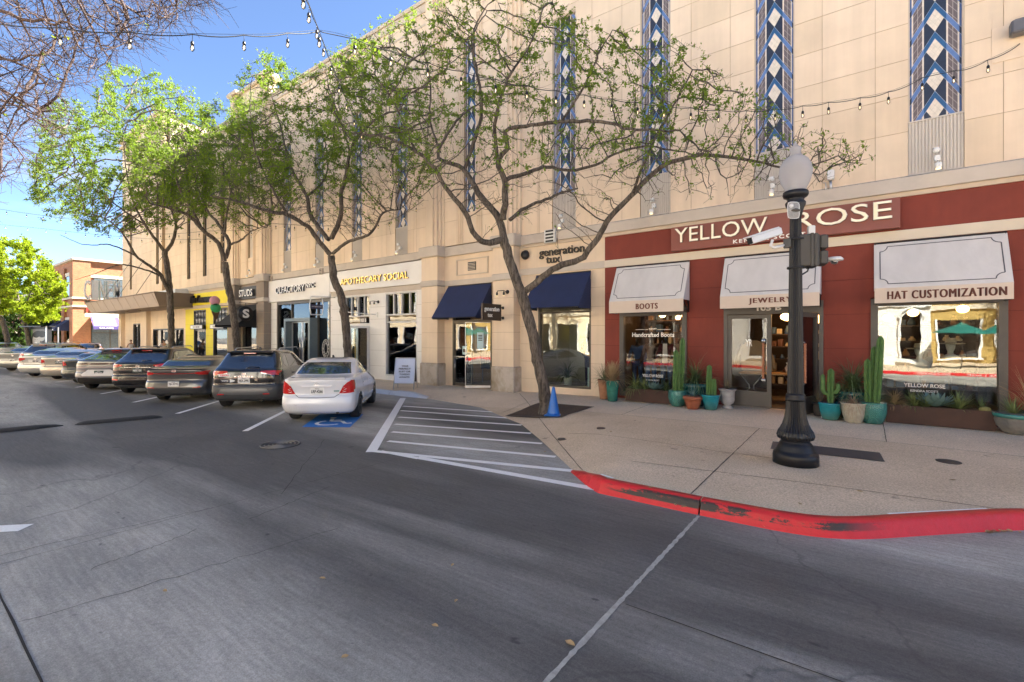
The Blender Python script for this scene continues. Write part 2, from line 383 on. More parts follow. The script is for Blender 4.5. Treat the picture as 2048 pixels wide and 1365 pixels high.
ts=[0,.03,.07,.12,.18,.26,.36,.5,.65,.8,.92,1]
mb=MB(); vs=[]; fs=[]
for x in xs:
    yb=float(np.interp(x,_bx,_by))+(.05 if np.interp(x,_bx,_bz)>.1 else .0)
    for t in ts:
        y=yb+t*(17.5-yb); vs.append((x,y,sz(x,min(y,13.4)) ))
n=len(ts)
for i in range(len(xs)-1):
    for j in range(n-1): fs.append((i*n+j,(i+1)*n+j,(i+1)*n+j+1,i*n+j+1))
mb.add(vs,fs,0,True)
for i in range(len(xs)-1):                      # skirt
    a=vs[i*n]; b=vs[(i+1)*n]; mb.add([a,b,(b[0],b[1],-.3),(a[0],a[1],-.3)],[(0,3,2,1)])
tag(mb.build('sidewalk',M['walk']),kind='structure')
# kerbs: profile swept along the edge
def sweep_kerb(name,pts,w,mats,over=.012,out=.055,mi=None,zf=None):
    mb=MB(); ring=[]
    P2=[Vector((p[0],p[1])) for p in pts]
    for i,p in enumerate(pts):
        a=P2[max(0,i-1)]; b=P2[min(len(P2)-1,i+1)]; t=(b-a).normalized(); nrm=Vector((t.y,-t.x))  # outwards (towards the road)
        z=p[2]; o=P2[i]; k=z/.15
        prof=[(out+.03,-.02),(out+.012,.012*k+.002),(out*.75,.06*k+.003),(out*.35,z-.035*k+.003),(out*.05,z-.008*k+over*.6),(-.03,z+over*k+.004),(-w+.01,z+over*.8*k+.006),(-w,z-.03)]
        ring.append([(o.x+nrm.x*q, o.y+nrm.y*q, h) for q,h in prof])
    m=len(ring[0])
    for i in range(len(ring)-1):
        mb.add(ring[i]+ring[i+1],[(j,j+m,j+m+1,j+1) for j in range(m-1)],0,True)
    mb.add(ring[0],[tuple(range(m))]); mb.add(ring[-1],[tuple(reversed(range(m)))])
    o=mb.build(name,mats); tag(o,kind='structure'); return o
def dense(pts,step=.12):
    out=[]
    for a,b in zip(pts[:-1],pts[1:]):
        k=max(1,int(math.dist(a[:2],b[:2])/step))
        for i in range(k): out.append(tuple(a[j]+(b[j]-a[j])*i/k for j in range(3)))
    return out+[pts[-1]]
def smooth_pts(p,it=2):
    p=[list(q) for q in p]
    for _ in range(it):
        q=[r[:] for r in p]
        for i in range(1,len(p)-1):
            for j in range(3): q[i][j]=(p[i-1][j]+2*p[i][j]+p[i+1][j])/4
        p=q
    return [tuple(q) for q in p]
redp=[(-3.66,6.50,.0),(-3.42,6.30,.04),(-3.05,5.97,.14),(-2.84,5.83,.15),(-1.575,5.83,.15)]
sweep_kerb('red_kerb',dense(redp),.13,M['redkerb'])
redp2=[(-1.555,5.83,.15),(-.733,5.86,.15),(-.36,5.92,.15),(-.10,6.08,.15),(.31,6.50,.15),(.99,7.16,.15),(1.4,7.55,.15),(1.75,7.75,.15),(2.3,7.8,.15),(11.5,7.8,.15)]
sweep_kerb('red_kerb',smooth_pts(dense(redp2),6),.13,M['redkerb'])
sweep_kerb('white_kerb',dense([(-26,10.98,.15),(-12.6,11.0,.13),(-11.75,11.03,.01)],.3),.24,M['whitekerb'])
sweep_kerb('concrete_kerb',dense([(-53.5,11.0,.15),(-26.02,10.98,.15)],3),.2,M['plainkerb'])
# white cut line behind the red paint
mb=MB()
for pts in ([(-3.0,6.12),(-2.75,6.0)],[(.2,6.58),(.95,7.30),(1.1,7.44)]):
    for a,b in zip(pts[:-1],pts[1:]):
        a=Vector(a);b=Vector(b);t=(b-a).normalized();nn=Vector((-t.y,t.x))*.02
        q=[a-nn,b-nn,b+nn,a+nn]; mb.quad(*[(p.x,p.y,sz(p.x,p.y)+.010) for p in q])
tag(mb.build('kerb_edge_paint',M['roadwhite']),kind='structure')
# joints in the street
def strip(mb,a,b,w,z=.004,mi=0,zf=None,wob=0,seg=1):
    a=Vector(a[:2]);b=Vector(b[:2]);t=(b-a).normalized();nn=Vector((-t.y,t.x)); rnd=random.Random(int(a.x*77+b.y*31)); prev=None
    for i in range(seg+1):
        c=a+(b-a)*(i/seg); o=nn*(rnd.uniform(-wob,wob)); ww=w/2*(1+rnd.uniform(-.3,.3)*(wob>0))
        l=c+o-nn*ww; r=c+o+nn*ww
        cur=[(l.x,l.y,z+(zf(l.x,l.y) if zf else 0)),(r.x,r.y,z+(zf(r.x,r.y) if zf else 0))]
        if prev: mb.add([prev[0],cur[0],cur[1],prev[1]],[(0,1,2,3)],mi)
        prev=cur
mb=MB()
strip(mb,(-1.555,5.72),(-1.545,-3),.038,.004,0,None,.0015,200)
tag(mb.build('street_joint_sealant',M['joint_pale']),kind='structure')
mb=MB()
for y in (.6,3.5,-2.4): 
    if y!=3.5: strip(mb,(-60,y),(-1.6,y),.008 if y!=.6 else .015,.005,0,None,.003,120)
    strip(mb,(-1.5,y),(14,y),.010,.005,0,None,.003,60)
for x in (-6.4,-16.2,-26,3.3,8.2): strip(mb,(x,5.2 if x<0 else 7.7),(x+.05,.62),.006,.006,0,None,.01,40)
strip(mb,(-4.95,.62),(-4.6,3.0),.006,.005,0,None,.03,20)
for (a,b,c) in (((0,1113),(200,1066),(420,1018)),((180,1140),(300,1098),(395,1060)),((500,1040),(590,1002),(660,975)),((560,990),(650,880),(740,872))):
    q=[gp(*a),gp(*b),gp(*c)]; strip(mb,q[0],q[1],.007,.0065,0,None,.02,12); strip(mb,q[1],q[2],.006,.0065,0,None,.02,12)
tag(mb.build('street_joints',M['joint']),kind='structure')
mb=MB()
for (a,b) in (((-1.72,5.98),(-1.72,10.7)),((-3.5,6.52),(-9.3,12.9)),((2.6,8),(2.6,13.3)),((-7.9,10.2),(-7.9,13.3)),((.3,10.7),(.3,12.7)),((-4.7,10.7),(-4.7,13.2))):
    strip(mb,a,b,.012,.006,0,sz,.003,40)
strip(mb,(-7.2,10.7),(8,10.7),.014,.006,0,sz,.003,80)
strip(mb,(-2.9,6.95),(6,8.2),.011,.006,0,sz,.003,60); strip(mb,(-4.9,8.5),(-1.75,8.3),.010,.006,0,sz,.004,30)
strip(mb,(-1.7,8.35),(-.95,8.33),.010,.006,0,sz,.003,10)
for x in np.arange(-50,-13,2.4): strip(mb,(x,11.3),(x,13.2),.012,.006,0,sz,.003,4)
tag(mb.build('sidewalk_joints',M['joint']),kind='structure')
# markings
mb=MB()
def mk(pts,z=.005): mb.quad(*[(gp(*p).x,gp(*p).y,z) for p in pts])
def mline(a,b,w,z=.005): strip(mb,gp(*a),gp(*b),w,z)
A=gp(742,905); B=gp(806,797); strip(mb,(A.x,A.y),(B.x,B.y),.19,.0052)
for a,b in (((806,813),(999,825.5)),((801,822),(1026,837.5)),((797,835),(1043,851)),((789.6,849),(1062,867.5)),((783.7,864.5),(1084,888)),((776,883),(1111,914.5))):
    mline(a,b,.125)
mline((747,903),(1149,943),.14); mline((835,916),(1192,979),.15,.0062)
mline((760,903),(838,918),.11,.0058)
tag(mb.build('hatched_bay_markings',M['roadwhite']),kind='structure')
mb=MB()
L0=Vector((-10.94,4.92)); 
stalls=[-10.94,-14.87]; 
for k in range(9): stalls.append(-14.87-3.62*(k+1))
for x in stalls:
    a=Vector((x,4.85)); b=a+Vector((-1,.97)).normalized()*8.4; strip(mb,a,b,.125)
strip(mb,(-7.36,.98),(-9.9,-1.5),.20); strip(mb,(-11.3,.98),(-13.8,-1.5),.12)
tag(mb.build('stall_lines',M['roadwhite']),kind='structure')
mb=MB(); q=[(604,855),(700,855.5),(727,829),(640,829)]
mb.quad(*[(gp(*p).x,gp(*p).y,.006) for p in q]); tag(mb.build('accessible_bay_panel',M['roadblue']),kind='structure')
# wheelchair symbol
c=gp(666,843.5); ax=Vector((.707,.707,0)); up=Vector((-.707,.707,0)); mb=MB()
def sy(pts,w=.09,z=.0105):
    for a,b in zip(pts[:-1],pts[1:]):
        p=Vector((c.x,c.y,0))+ax*a[0]+up*a[1]; q=Vector((c.x,c.y,0))+ax*b[0]+up*b[1]; strip(mb,p,q,w,z); z+=.0003
sy([(-.02+.30*math.cos(t),-.22+.30*math.sin(t)) for t in [R(a) for a in range(120,330,18)]])
sy([(-.08,.32),(-.04,-.02),(.22,-.04),(.36,-.36),(.50,-.32)]); sy([(-.06,.14),(.18,.12)])
for a in range(10):
    pass
hd=Vector((c.x,c.y,0))+ax*-.09+up*.47
mb.add([(hd.x,hd.y,.0125)]+[(hd.x+.08*math.cos(R(k*36)),hd.y+.08*math.sin(R(k*36)),.0125) for k in range(10)],[(0,k+1,(k+1)%10+1) for k in range(10)])
tag(mb.build('accessible_bay_symbol',M['roadwhite']),kind='structure')
# opposite side: sidewalk and red kerb with lettering
mb=MB(); mb.box(-120,60,-24,-6.6,-.3,.15); mb.box(-90,-56.2,11.2,60,-.3,.002) if False else None
tag(mb.build('opposite_sidewalk',M['walk']),kind='structure')
mb=MB(); mb.bbox(-40,60,-6.6,-6.42,-.2,.16,.03); tag(mb.build('opposite_red_kerb',M['redkerb']),kind='structure')
mb=MB()
for t,x in (('FIRE LANE',4.9),('NO PARKING',2.9)): text(mb,t,(x,-6.417,.085),(-1,0,0),(0,0,1),1.3,.085,.004)
tag(mb.build('opposite_kerb_lettering',M['roadwhite']),kind='structure')
# far block pavement round the brick building
mb=MB(); mb.box(-140,-73.6+1.6,11.0,60,-.3,.15); tag(mb.build('far_sidewalk',M['walk']),kind='structure')
# ------------------------------------------------------------------ main building
WY = 13.5
bld = thing('department_building','long tan stucco shopping block with blue tile strips above the shopfronts','building',(-21,WY,.15))
def wall_tiles(mb, x0,x1,z0,z1, Y, holes=(), zj=(), xj=(), th=.012, gap=.010, back=.3, mi=0, mj=1, mis=None):
    """panelled wall: proud panels over a backing, with rectangular openings"""
    X=sorted(set([x0,x1]+[h[0] for h in holes]+[h[1] for h in holes]+[x for x in xj if x0<x<x1])); X=[x for x in X if x0<=x<=x1]
    Z=sorted(set([z0,z1]+[h[2] for h in holes]+[h[3] for h in holes]+[z for z in zj if z0<z<z1])); Z=[z for z in Z if z0<=z<=z1]
    inh=lambda x,z: any(h[0]<x<h[1] and h[2]<z<h[3] for h in holes)
    for i in range(len(X)-1):
        for j in range(len(Z)-1):
            a,b,c,d=X[i],X[i+1],Z[j],Z[j+1]
            if inh((a+b)/2,(c+d)/2): continue
            mb.box(a,b,Y+th,Y+back,c,d,mj)
            ga=gap/2 if a in xj else 0; gb=gap/2 if b in xj else 0; gc=gap/2 if c in zj else 0; gd=gap/2 if d in zj else 0
            if mis: mi=mis[int(abs(math.sin(a*12.9898+c*78.233)*43758.5))%len(mis)]
            mb.quad((a+ga,Y,c+gc),(b-gb,Y,c+gc),(b-gb,Y,d-gd),(a+ga,Y,d-gd),mi)
            if gc or gd or ga or gb:
                for q in (((a+ga,Y,c+gc),(b-gb,Y,c+gc),(b-gb,Y+th,c+gc),(a+ga,Y+th,c+gc)),((a+ga,Y,d-gd),(b-gb,Y,d-gd),(b-gb,Y+th,d-gd),(a+ga,Y+th,d-gd)),
                          ((a+ga,Y,c+gc),(a+ga,Y,d-gd),(a+ga,Y+th,d-gd),(a+ga,Y+th,c+gc)),((b-gb,Y,c+gc),(b-gb,Y,d-gd),(b-gb,Y+th,d-gd),(b-gb,Y+th,c+gc))): mb.quad(*q,mj)
# --- mosaic tile material (pattern belongs to the tiles: origin at the strip's centre line)
def mosaicmat():
    t=NT('chevron tiles'); o=t.xyz(); Mt=t.math
    a=Mt('ABSOLUTE',o[0]); z=o[2]; p=.64
    fb=Mt('FRACT',Mt('DIVIDE',Mt('ADD',Mt('MULTIPLY_ADD',a,1.7,z),60),p))
    band=Mt('LESS_THAN',fb,.25)
    nv=Mt('FLOOR',Mt('SUBTRACT',Mt('DIVIDE',Mt('ADD',Mt('MULTIPLY_ADD',a,1.7,z),60),p),.25)); nw=Mt('FLOOR',Mt('SUBTRACT',Mt('DIVIDE',Mt('ADD',Mt('MULTIPLY_ADD',a,-1.7,z),60),p),.25))
    cream=(.70,.62,.50); blue=(.022,.095,.22); lblue=(.11,.195,.41); navy=(.022,.028,.045); brown=(.14,.11,.105); edge=(.075,.125,.28)
    # grout in the cream diamonds and browns
    g1=Mt('LESS_THAN',Mt('FRACT',Mt('DIVIDE',Mt('ADD',Mt('MULTIPLY_ADD',o[0],1.5,z),60),.16)),.07)
    g2=Mt('LESS_THAN',Mt('FRACT',Mt('DIVIDE',Mt('ADD',Mt('MULTIPLY_ADD',o[0],-1.5,z),60),.16)),.07)
    gg=Mt('MAXIMUM',g1,g2)
    dia=t.mix(Mt('GREATER_THAN',Mt('SUBTRACT',nv,nw),.5),t.mix(Mt('MULTIPLY',gg,.4),cream,(.40,.34,.27)),navy)
    cen=t.mix(band,dia,blue)
    g3=Mt('LESS_THAN',Mt('FRACT',Mt('DIVIDE',Mt('ADD',Mt('MULTIPLY_ADD',a,1.5,z),60),.16)),.09)
    br=t.mix(g3,brown,(.40,.35,.30)); br=t.mix(Mt('LESS_THAN',Mt('ABSOLUTE',Mt('SUBTRACT',a,.283)),.0045),br,(.42,.37,.31))
    bz=t.mix(band,br,lblue); ez=t.mix(band,edge,navy)
    ez=t.mix(Mt('LESS_THAN',Mt('ABSOLUTE',Mt('SUBTRACT',a,.419)),.003),ez,(.3,.33,.42))
    ln=t.mix(band,cream,lblue)
    gt=lambda v: Mt('GREATER_THAN',a,v)
    c=t.mix(gt(.18),cen,ln); c=t.mix(gt(.208),c,bz); c=t.mix(gt(.358),c,t.mix(band,cream,lblue)); c=t.mix(gt(.384),c,ez)
    lines=Mt('MAXIMUM',Mt('LESS_THAN',fb,.018),Mt('MULTIPLY',Mt('GREATER_THAN',fb,.242),Mt('LESS_THAN',fb,.26)))
    c=t.mix(lines,c,(.42,.44,.50))
    c=t.mix(1.0,c,t.ramp(t.noise(14,3,.6),(.25,.86),(.75,1.12)),'MULTIPLY')
    t.set(t.b.inputs['Base Color'],c); t.b.inputs['Roughness'].default_value=.35; t.bump(t.math('ADD',g3,gg),-.15,.003); return t.m
M['mosaic']=mosaicmat()
M['darktile']=mat('dark strip glazing',(.035,.045,.06),.15,var=.3,scale=3)
SX=[1.20-3.045*k for k in range(4)]
SX2=[-16.0,-19.15,-22.3,-25.45]
SX3=[-33.6,-36.4,-39.2]
ZB0,ZB1=5.26,5.58        # belt course
ZS0,ZS1=6.78,12.64
zj=[5.58+.79*k+.2 for k in range(1,20)]
strips=[(x,.45) for x in SX]+[(x,.40) for x in SX2]
dark=[(x,.30) for x in SX3]+[(-44.9,.3),(-52.2,.3)]
upper=MB()
def xjs(c,hw): return [c-hw,c+hw]
holes=[(c-hw,c+hw,ZB1,ZS1) for c,hw in strips]+[(c-hw,c+hw,6.2,13.5) for c,hw in dark]
joints=[]
for c,hw in strips: joints+= [c-hw-.57,c+hw+.57]
for x in (-8.9,-15.2): joints.append(x)
joints+= [-33,-35,-37.8,-40.6,-42,-43.4,-46.4,-48.6,-50.6]
TOP=15.75
for (a,b) in ((-9.7,2.95),(-27.25,-14.3),(-43.9,-31.85)):
    wall_tiles(upper,a,b,ZB1,TOP,WY,[h for h in holes if a<h[0]<b],zj,joints,mis=(0,0,2,3))
wall_tiles(upper,-54.6,-48.7,ZB1,19.6,WY,[h for h in holes if -54.6<h[0]<-48.7],zj,joints)
wall_tiles(upper,-48.7,-43.9,ZB1,19.6,WY-.2,[h for h in holes if -48.7<h[0]<-43.9],zj,joints)
upper.build('wall',[M['stucco'],M['stucco_joint'],M['stucco_b'],M['stucco_c']],bld,True)
for c,hw in strips:
    mb=MB(); mb.box(-hw+.03,hw-.03,WY+.10,WY+.14,ZS0,ZS1); mb.v=[(x,y,z) for x,y,z in mb.v]
    o=MB(); o.v=mb.v; o.f=mb.f; o.m=mb.m; o.sm=mb.sm
    ob=o.build('tile_strip',M['mosaic'],None); ob.parent=bld; ob.location=(c+21,-WY,-.15)
    for v in ob.data.vertices: pass
    fr=MB(); fr.box(c-hw,c-hw+.03,WY+.02,WY+.3,ZS0,ZS1); fr.box(c+hw-.03,c+hw,WY+.02,WY+.3,ZS0,ZS1); fr.box(c-hw+.03,c+hw-.03,WY+.02,WY+.3,ZS1-.04,ZS1)
    fr.build('strip_reveal',M['stucco_pale'],bld,True)
    fl=MB(); n=16; w=2*hw/n
    fl.box(c-hw,c+hw,WY+.055,WY+.3,ZB1,ZS0)
    for k in range(n): fl.box(c-hw+w*k+w*.22,c-hw+w*k+w*.78,WY+.03,WY+.055,ZB1,ZS0)
    fl.box(c-hw,c+hw,WY+.02,WY+.055,ZS0-.03,ZS0)
    fl.build('fluted_panel',M['fluted'],bld,True)
for c,hw in dark:
    yy=WY-(.2 if -48.7<c<-43.9 else 0)
    mb=MB(); mb.box(c-hw,c+hw,yy+.14,yy+.2,6.2,13.5,0)
    for k in range(9): mb.box(c-hw,c+hw,yy+.11,yy+.14,6.2+.81*k,6.24+.81*k,1)
    mb.box(c-.02,c+.02,yy+.10,yy+.14,6.2,13.5,1); mb.build('stair_window',[M['darktile'],M['frame']],bld,True)
    mb=MB(); mb.box(c-hw,c+hw,yy+.08,yy+.3,ZB1,6.2); mb.build('fluted_panel',M['fluted'],bld,True)
# roof mass, parapet coping
mb=MB(); mb.box(-54.6,11,WY+.3,45,.15,15.4); mb.box(-54.6,-43.9,WY+.3,40,15.4,19.4); 
mb2=MB()
mb2.box(-54.6,-54.58,WY,45,.15,15.4)
mb.build('roof',M['stone_grey'],bld,True) if False else None
core=MB(); core.box(-54.58,11,WY+5.5,45,.16,15.3); core.box(-54.58,11,WY+.32,WY+5.5,4.3,15.3); core.box(-54.58,-43.9,WY+.32,40,15.3,19.3)
core.box(-54.6,-54.3,WY+.3,WY+5.5,.16,4.3); core.build('rear_mass',M['stucco_pale'],bld,True)
cp=MB()
for a,b,z in ((-9.7,2.95,TOP),(-27.25,-14.3,TOP),(-43.9,-31.85,TOP)):
    cp.box(a,b,WY-.10,WY+.5,z,z+.16); cp.box(a,b,WY-.05,WY+.4,z-.35,z-.02) ; cp.box(a,b,WY-.02,WY+.3,z-.9,z-.82)
cp.box(-54.75,-43.8,WY-.35,WY+.6,19.6,19.85); cp.box(-54.7,-43.85,WY-.27,WY+.4,19.1,19.25)
cp.build('parapet_coping',M['stucco_pale'],bld,True)
# belt course (grey band) with lip and the cream band under the sign zone
bc=MB()
for a,b in ((-9.7,2.95),(-27.25,-14.3),(-43.9,-31.85),(-54.6,-48.7)):
    bc.box(a,b,WY-.10,WY,ZB0,ZB1-.03); bc.prism([(WY-.10,ZB1-.03),(WY,ZB1-.03),(WY,ZB1+.02)],'x',a,b)
    bc.box(a,b,WY-.13,WY-.0,ZB0-.012,ZB0-.002)
bc.build('belt_course',M['stone_grey'],bld,True)
lp=MB(); lp.box(-9.7,2.95,WY-.05,WY+.02,ZB0-.11,ZB0-.012); lp.build('belt_lip',M['stucco_pale'],bld,True)
cb=MB(); cb.box(-6.47,2.95,WY-.045,WY+.02,4.20,4.42); cb.build('cream_band',M['cream'],bld,True)
cb=MB(); cb.box(-9.7,-6.472,WY-.045,WY+.02,4.20,4.42); cb.build('lower_band',M['stone_grey'],bld,True)
cb=MB(); cb.box(-21.18,-14.3,WY-.045,WY+.02,4.02,4.24); cb.build('lower_band',M['stone_grey'],bld,True)
# pavilions
def pavilion(c, mat_low, zt=16.7, blank=False, door=None, span=(1.4,2.3)):
    a0,a1=span
    for s in (-1,1):
        x0,x1=sorted((c+s*a0,c+s*a1)); mb=MB()
        zjp=[.15+1.0+.57*k for k in range(1,5)]
        # ground floor pier: chamfered stack of courses
        zs=[1.02]+[1.02+.60*k for k in range(1,6)]+[4.06]
        zs=[1.02,1.62,2.22,2.82,3.42,4.04]
        for z0,z1 in zip(zs[:-1],zs[1:]): mb.box(x0,x1,13.1,WY+.3,z0+.006,z1-.006,0)
        mb.box(x0+.01,x1-.01,13.112,WY+.3,1.0,5.2,1)
        mb.box(x0,x1,13.1,WY+.3,4.28,5.2,0)
        mb.build('pier',[mat_low,M['stucco_joint']],bld,True)
        b=MB(); b.bbox(x0-.05,x1+.05,13.03,WY+.05,.10,1.02,.03); b.build('pier_base',M['pierbase'],bld,True)
        for nm,z0,z1,o in (('band_block',4.04,4.28,.05),('belt_block',5.20,5.62,.10)):
            b=MB(); b.bbox(x0-o,x1+o,13.1-o,WY+.2,z0,z1,.03); b.build(nm,M['stone_grey'],bld,True)
        u=MB()
        xc=(x0+x1)/2+s*.0
        for w,y in ((.52,13.38),(.42,13.30),(.30,13.2),(.16,13.12)):
            u.box(xc-w,xc+w,y,WY+.3,5.62,zt-.4+(0.5-w)*1.2)
        u.build('fluted_pier',M['stucco'],bld,True)
        cap=MB(); cap.bbox(xc-.6,xc+.6,13.05,WY+.5,zt+.0,zt+.25,.05); cap.build('pier_cap',M['stucco_pale'],bld,True)
    mb=MB()
    hole=[(c-.30,c+.30,6.78,13.4)]
    wall_tiles(mb,c-a1,c+a1,5.62,zt,13.42,hole,zj,[c-.65,c+.65],.012,.01,.3)
    for k in (.36,.46,.56):
        for s in (-1,1): mb.box(c+s*k-.025,c+s*k+.025,13.38,13.42,5.62,14.2,0)
    mb.build('wall',[M['stucco'],M['stucco_joint']],bld,True)
    t=MB(); t.box(-.30,.30,13.52,13.56,6.78,13.4); ob=t.build('tile_strip',M['mosaic'] if not blank else M['fluted'],None); ob.parent=bld; ob.location=(c+21,-WY,-.15)
    t=MB(); t.box(c-.3,c+.3,13.45,13.6,5.62,6.78)
    for k in range(9): t.box(c-.28+.0625*k,c-.25+.0625*k,13.425,13.45,5.62,6.78)
    t.build('fluted_panel',M['fluted'],bld,True)
    cp=MB(); cp.bbox(c-a1-.1,c+a1+.1,13.25,WY+.6,zt+.01,zt+.2,.04); cp.build('parapet_coping',M['stucco_pale'],bld,True)
    mb=MB(); mb.box(c-a0,c+a0,WY-.05,WY+.05,4.06,4.26); mb.box(c-a0,c+a0,WY-.1,WY+.05,5.22,5.58); mb.build('belt_course',M['stone_grey'],bld,True)
def basemat():
    t=NT('stained stone base'); o=t.noise(1.0,5,.6,t.map((1.1,1.1,.9),(2,0,0))); f=t.noise(40,4,.7)
    c=t.mix(t.ramp(o,(.42,0.0),(.62,1.0)),(.50,.44,.37),(.26,.20,.12)); c=t.mix(1.0,c,t.ramp(f,(.2,.8),(.8,1.15)),'MULTIPLY')
    t.set(t.b.inputs['Base Color'],c); t.b.inputs['Roughness'].default_value=.9; t.bump(f,.4,.005); return t.m
M['pierbase']=basemat()
pavilion(-12.0,M['stucco'],16.7)
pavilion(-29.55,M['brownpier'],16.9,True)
pavilion(5.25,M['stucco'],16.7)
mb=MB(); wall_tiles(mb,7.5,11,0.1,15.7,WY,(),zj+[1.0,1.6,2.2,2.8,3.4,4.0],[8.2,9.6,10.4]); mb.build('wall',[M['stucco'],M['stucco_joint']],bld,True)
mb=MB(); mb.box(11,11.02,WY,45,.1,15.3); mb.build('side_wall',M['stucco_pale'],bld,True)
# ---------------------------------------------------------------- ground floor walls
zg=[.9,1.7,2.5,3.3]
def zjr(st,z0,n): return [z0+st*k for k in range(n)]
RH=[(-5.97,-3.98,.30,2.95),(-3.02,-.80,.1,2.95),(.10,2.28,.45,2.95)]      # red shop openings
mb=MB(); wall_tiles(mb,-6.47,2.95,.05,4.20,WY,RH,[1.0,1.80,2.6,3.4],(),.012,.012,.3)
wall_tiles(mb,-6.47,2.95,4.42,5.15,WY,(),(),())
mb.build('red_wall',[M['red'],M['red_joint']],bld,True)
mb=MB(); wall_tiles(mb,-9.7,-6.472,.05,4.20,WY,[(-8.95,-6.95,.40,3.9)],[.62,1.22,1.82,2.42,3.02,3.62],(),.012,.010,.3)
wall_tiles(mb,-9.7,-6.472,4.42,5.15,WY,(),(),())
mb.build('wall',[M['stucco'],M['stucco_joint']],bld,True)
# door bay of the pavilion
mb=MB(); wall_tiles(mb,-13.4,-10.6,.05,4.06,WY,[(-12.97,-10.98,.1,3.6)],[1.62,2.22,2.82,3.42],(),.012,.010,.3); wall_tiles(mb,-13.4,-10.6,4.26,5.22,WY,(),(),())
mb.build('wall',[M['stucco'],M['stucco_joint']],bld,True)
mb=MB(); 
for a,b,c,d in ((-12.75,-11.15,4.42,4.46),(-12.75,-11.15,5.0,5.04),(-12.75,-12.71,4.46,5.0),(-11.19,-11.15,4.46,5.0)): mb.box(a,b,WY-.035,WY,c,d)
mb.build('panel_moulding',M['stucco_pale'],bld,True)
mb=MB(); mb.box(-12.15,-11.75,WY-.02,WY,4.58,4.9,0)
for k in range(5): mb.box(-12.13,-11.77,WY-.04,WY-.02,4.61+.055*k,4.63+.055*k,1)
mb.build('wall_vent',[M['black'],M['stucco_pale']],bld,True)
# white shops
mb=MB(); wall_tiles(mb,-27.38,-21.18,.05,4.0,WY,[(-26.6,-21.3,.1,3.99)],[.9,1.6,2.3,3.0,3.6],(),.012,.010,.3)
wall_tiles(mb,-21.18,-14.3,.05,4.02,WY,[(-20.15,-18.15,.1,3.99),(-17.08,-15.0,.33,3.99)],[.75,1.45,2.15,2.85,3.4],(),.012,.010,.3)
mb.build('white_wall',[M['whitewall'],M['whitejoint']],bld,True)
mb=MB(); mb.bbox(-27.4,-21.2,WY-.14,WY+.02,3.99,5.2,.01); mb.bbox(-21.19,-14.32,WY-.13,WY+.02,4.25,5.2,.01); mb.build('shop_fascia',M['whitewall'],bld,True)
# studs bay
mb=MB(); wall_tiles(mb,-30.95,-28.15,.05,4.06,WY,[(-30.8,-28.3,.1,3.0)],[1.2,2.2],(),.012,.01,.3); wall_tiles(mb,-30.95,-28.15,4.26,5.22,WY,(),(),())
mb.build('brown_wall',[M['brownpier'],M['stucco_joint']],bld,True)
# yellow shop
mb=MB(); wall_tiles(mb,-39.8,-32.5,.05,4.0,WY,[(-38.3,-36.2,.1,3.9),(-35.05,-32.85,.1,3.95)],[1.3,2.1,2.9],(),.012,.01,.3)
mb.build('yellow_wall',[M['yellow'],mat('yellow joint',(.4,.33,.02),.7,var=0)],bld,True)
mb=MB(); mb.bbox(-39.8,-32.5,WY-.10,WY+.02,4.22,5.05,.01); mb.build('yellow_fascia',M['yellow'],bld,True)
mb=MB(); mb.box(-39.8,-31.85,WY-.06,WY+.02,4.0,4.22); mb.box(-39.8,-31.85,WY-.02,WY+.02,5.05,5.26); mb.box(-32.5,-31.85,WY-.01,WY+.3,.05,4.0);  mb.build('lower_band',M['stucco_pale'],bld,True)
# tan wall at the left end
mb=MB(); wall_tiles(mb,-54.6,-39.8,.05,5.26,WY,[(-46.6,-40.1,.75,2.65),(-51.6,-49.4,.3,3.15)],[.95,1.75,2.55,3.35,4.15],[-52.6,-48.7,-43.9],.012,.01,.3)
for x in (-54.2,-48.2,-47.5): mb.box(x-.35,x+.35,WY-.3,WY,.1,5.0,0)
mb.build('wall',[M['stucco'],M['stucco_joint']],bld,True)
# ---------------------------------------------------------------- windows
def window(x0,x1,z0,z1,fw=.06,fm='frame',gm='glass',mull=(),trans=(),Y=WY+.10,depth=.10,name='shop_window',lower_solid=None,fwl=None,fwt=None):
    f=MB(); fwl=fwl or fw; fwt=fwt or fw
    f.box(x0,x0+fwl,Y-depth,Y+.05,z0,z1); f.box(x1-fwl,x1,Y-depth,Y+.05,z0,z1)
    f.box(x0+fwl,x1-fwl,Y-depth,Y+.05,z1-fwt,z1); f.box(x0+fwl,x1-fwl,Y-depth,Y+.05,z0,z0+fw)
    for m in mull: f.box(m[0]-.025,m[0]+.025,Y-depth*.6,Y+.04,max(z0+fw,m[1]),min(z1-fwt,m[2]))
    for t in trans: f.box(x0+fwl,x1-fwl,Y-depth*.62,Y+.045,t-.03,t+.03)
    fo=f.build(name,M[fm],bld,True)
    g=MB(); g.box(x0+fwl,x1-fwl,Y+.01,Y+.018,z0+fw,z1-fwt); g.build('pane',M[gm],fo,True)
    return fo
def room(x0,x1,z0,z1,depth,wallm,floorm='floor',Y=WY+.31,name='shop_interior'):
    b=MB(); e=.05
    b.box(x0-e,x1+e,Y+depth,Y+depth+.05,z0,z1,0); b.box(x0-e,x0,Y,Y+depth,z0,z1,0); b.box(x1,x1+e,Y,Y+depth,z0,z1,0)
    b.box(x0-e,x1+e,Y,Y+depth,z1,z1+.05,0); b.box(x0-e,x1+e,Y-.25,Y+depth,z0-.05,z0,1)
    return b.build(name,[M[wallm],M[floorm]],bld,True)
zr=.27
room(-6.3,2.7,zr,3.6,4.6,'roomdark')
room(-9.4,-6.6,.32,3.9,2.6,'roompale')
room(-13.1,-10.8,.17,3.7,3.0,'wood')
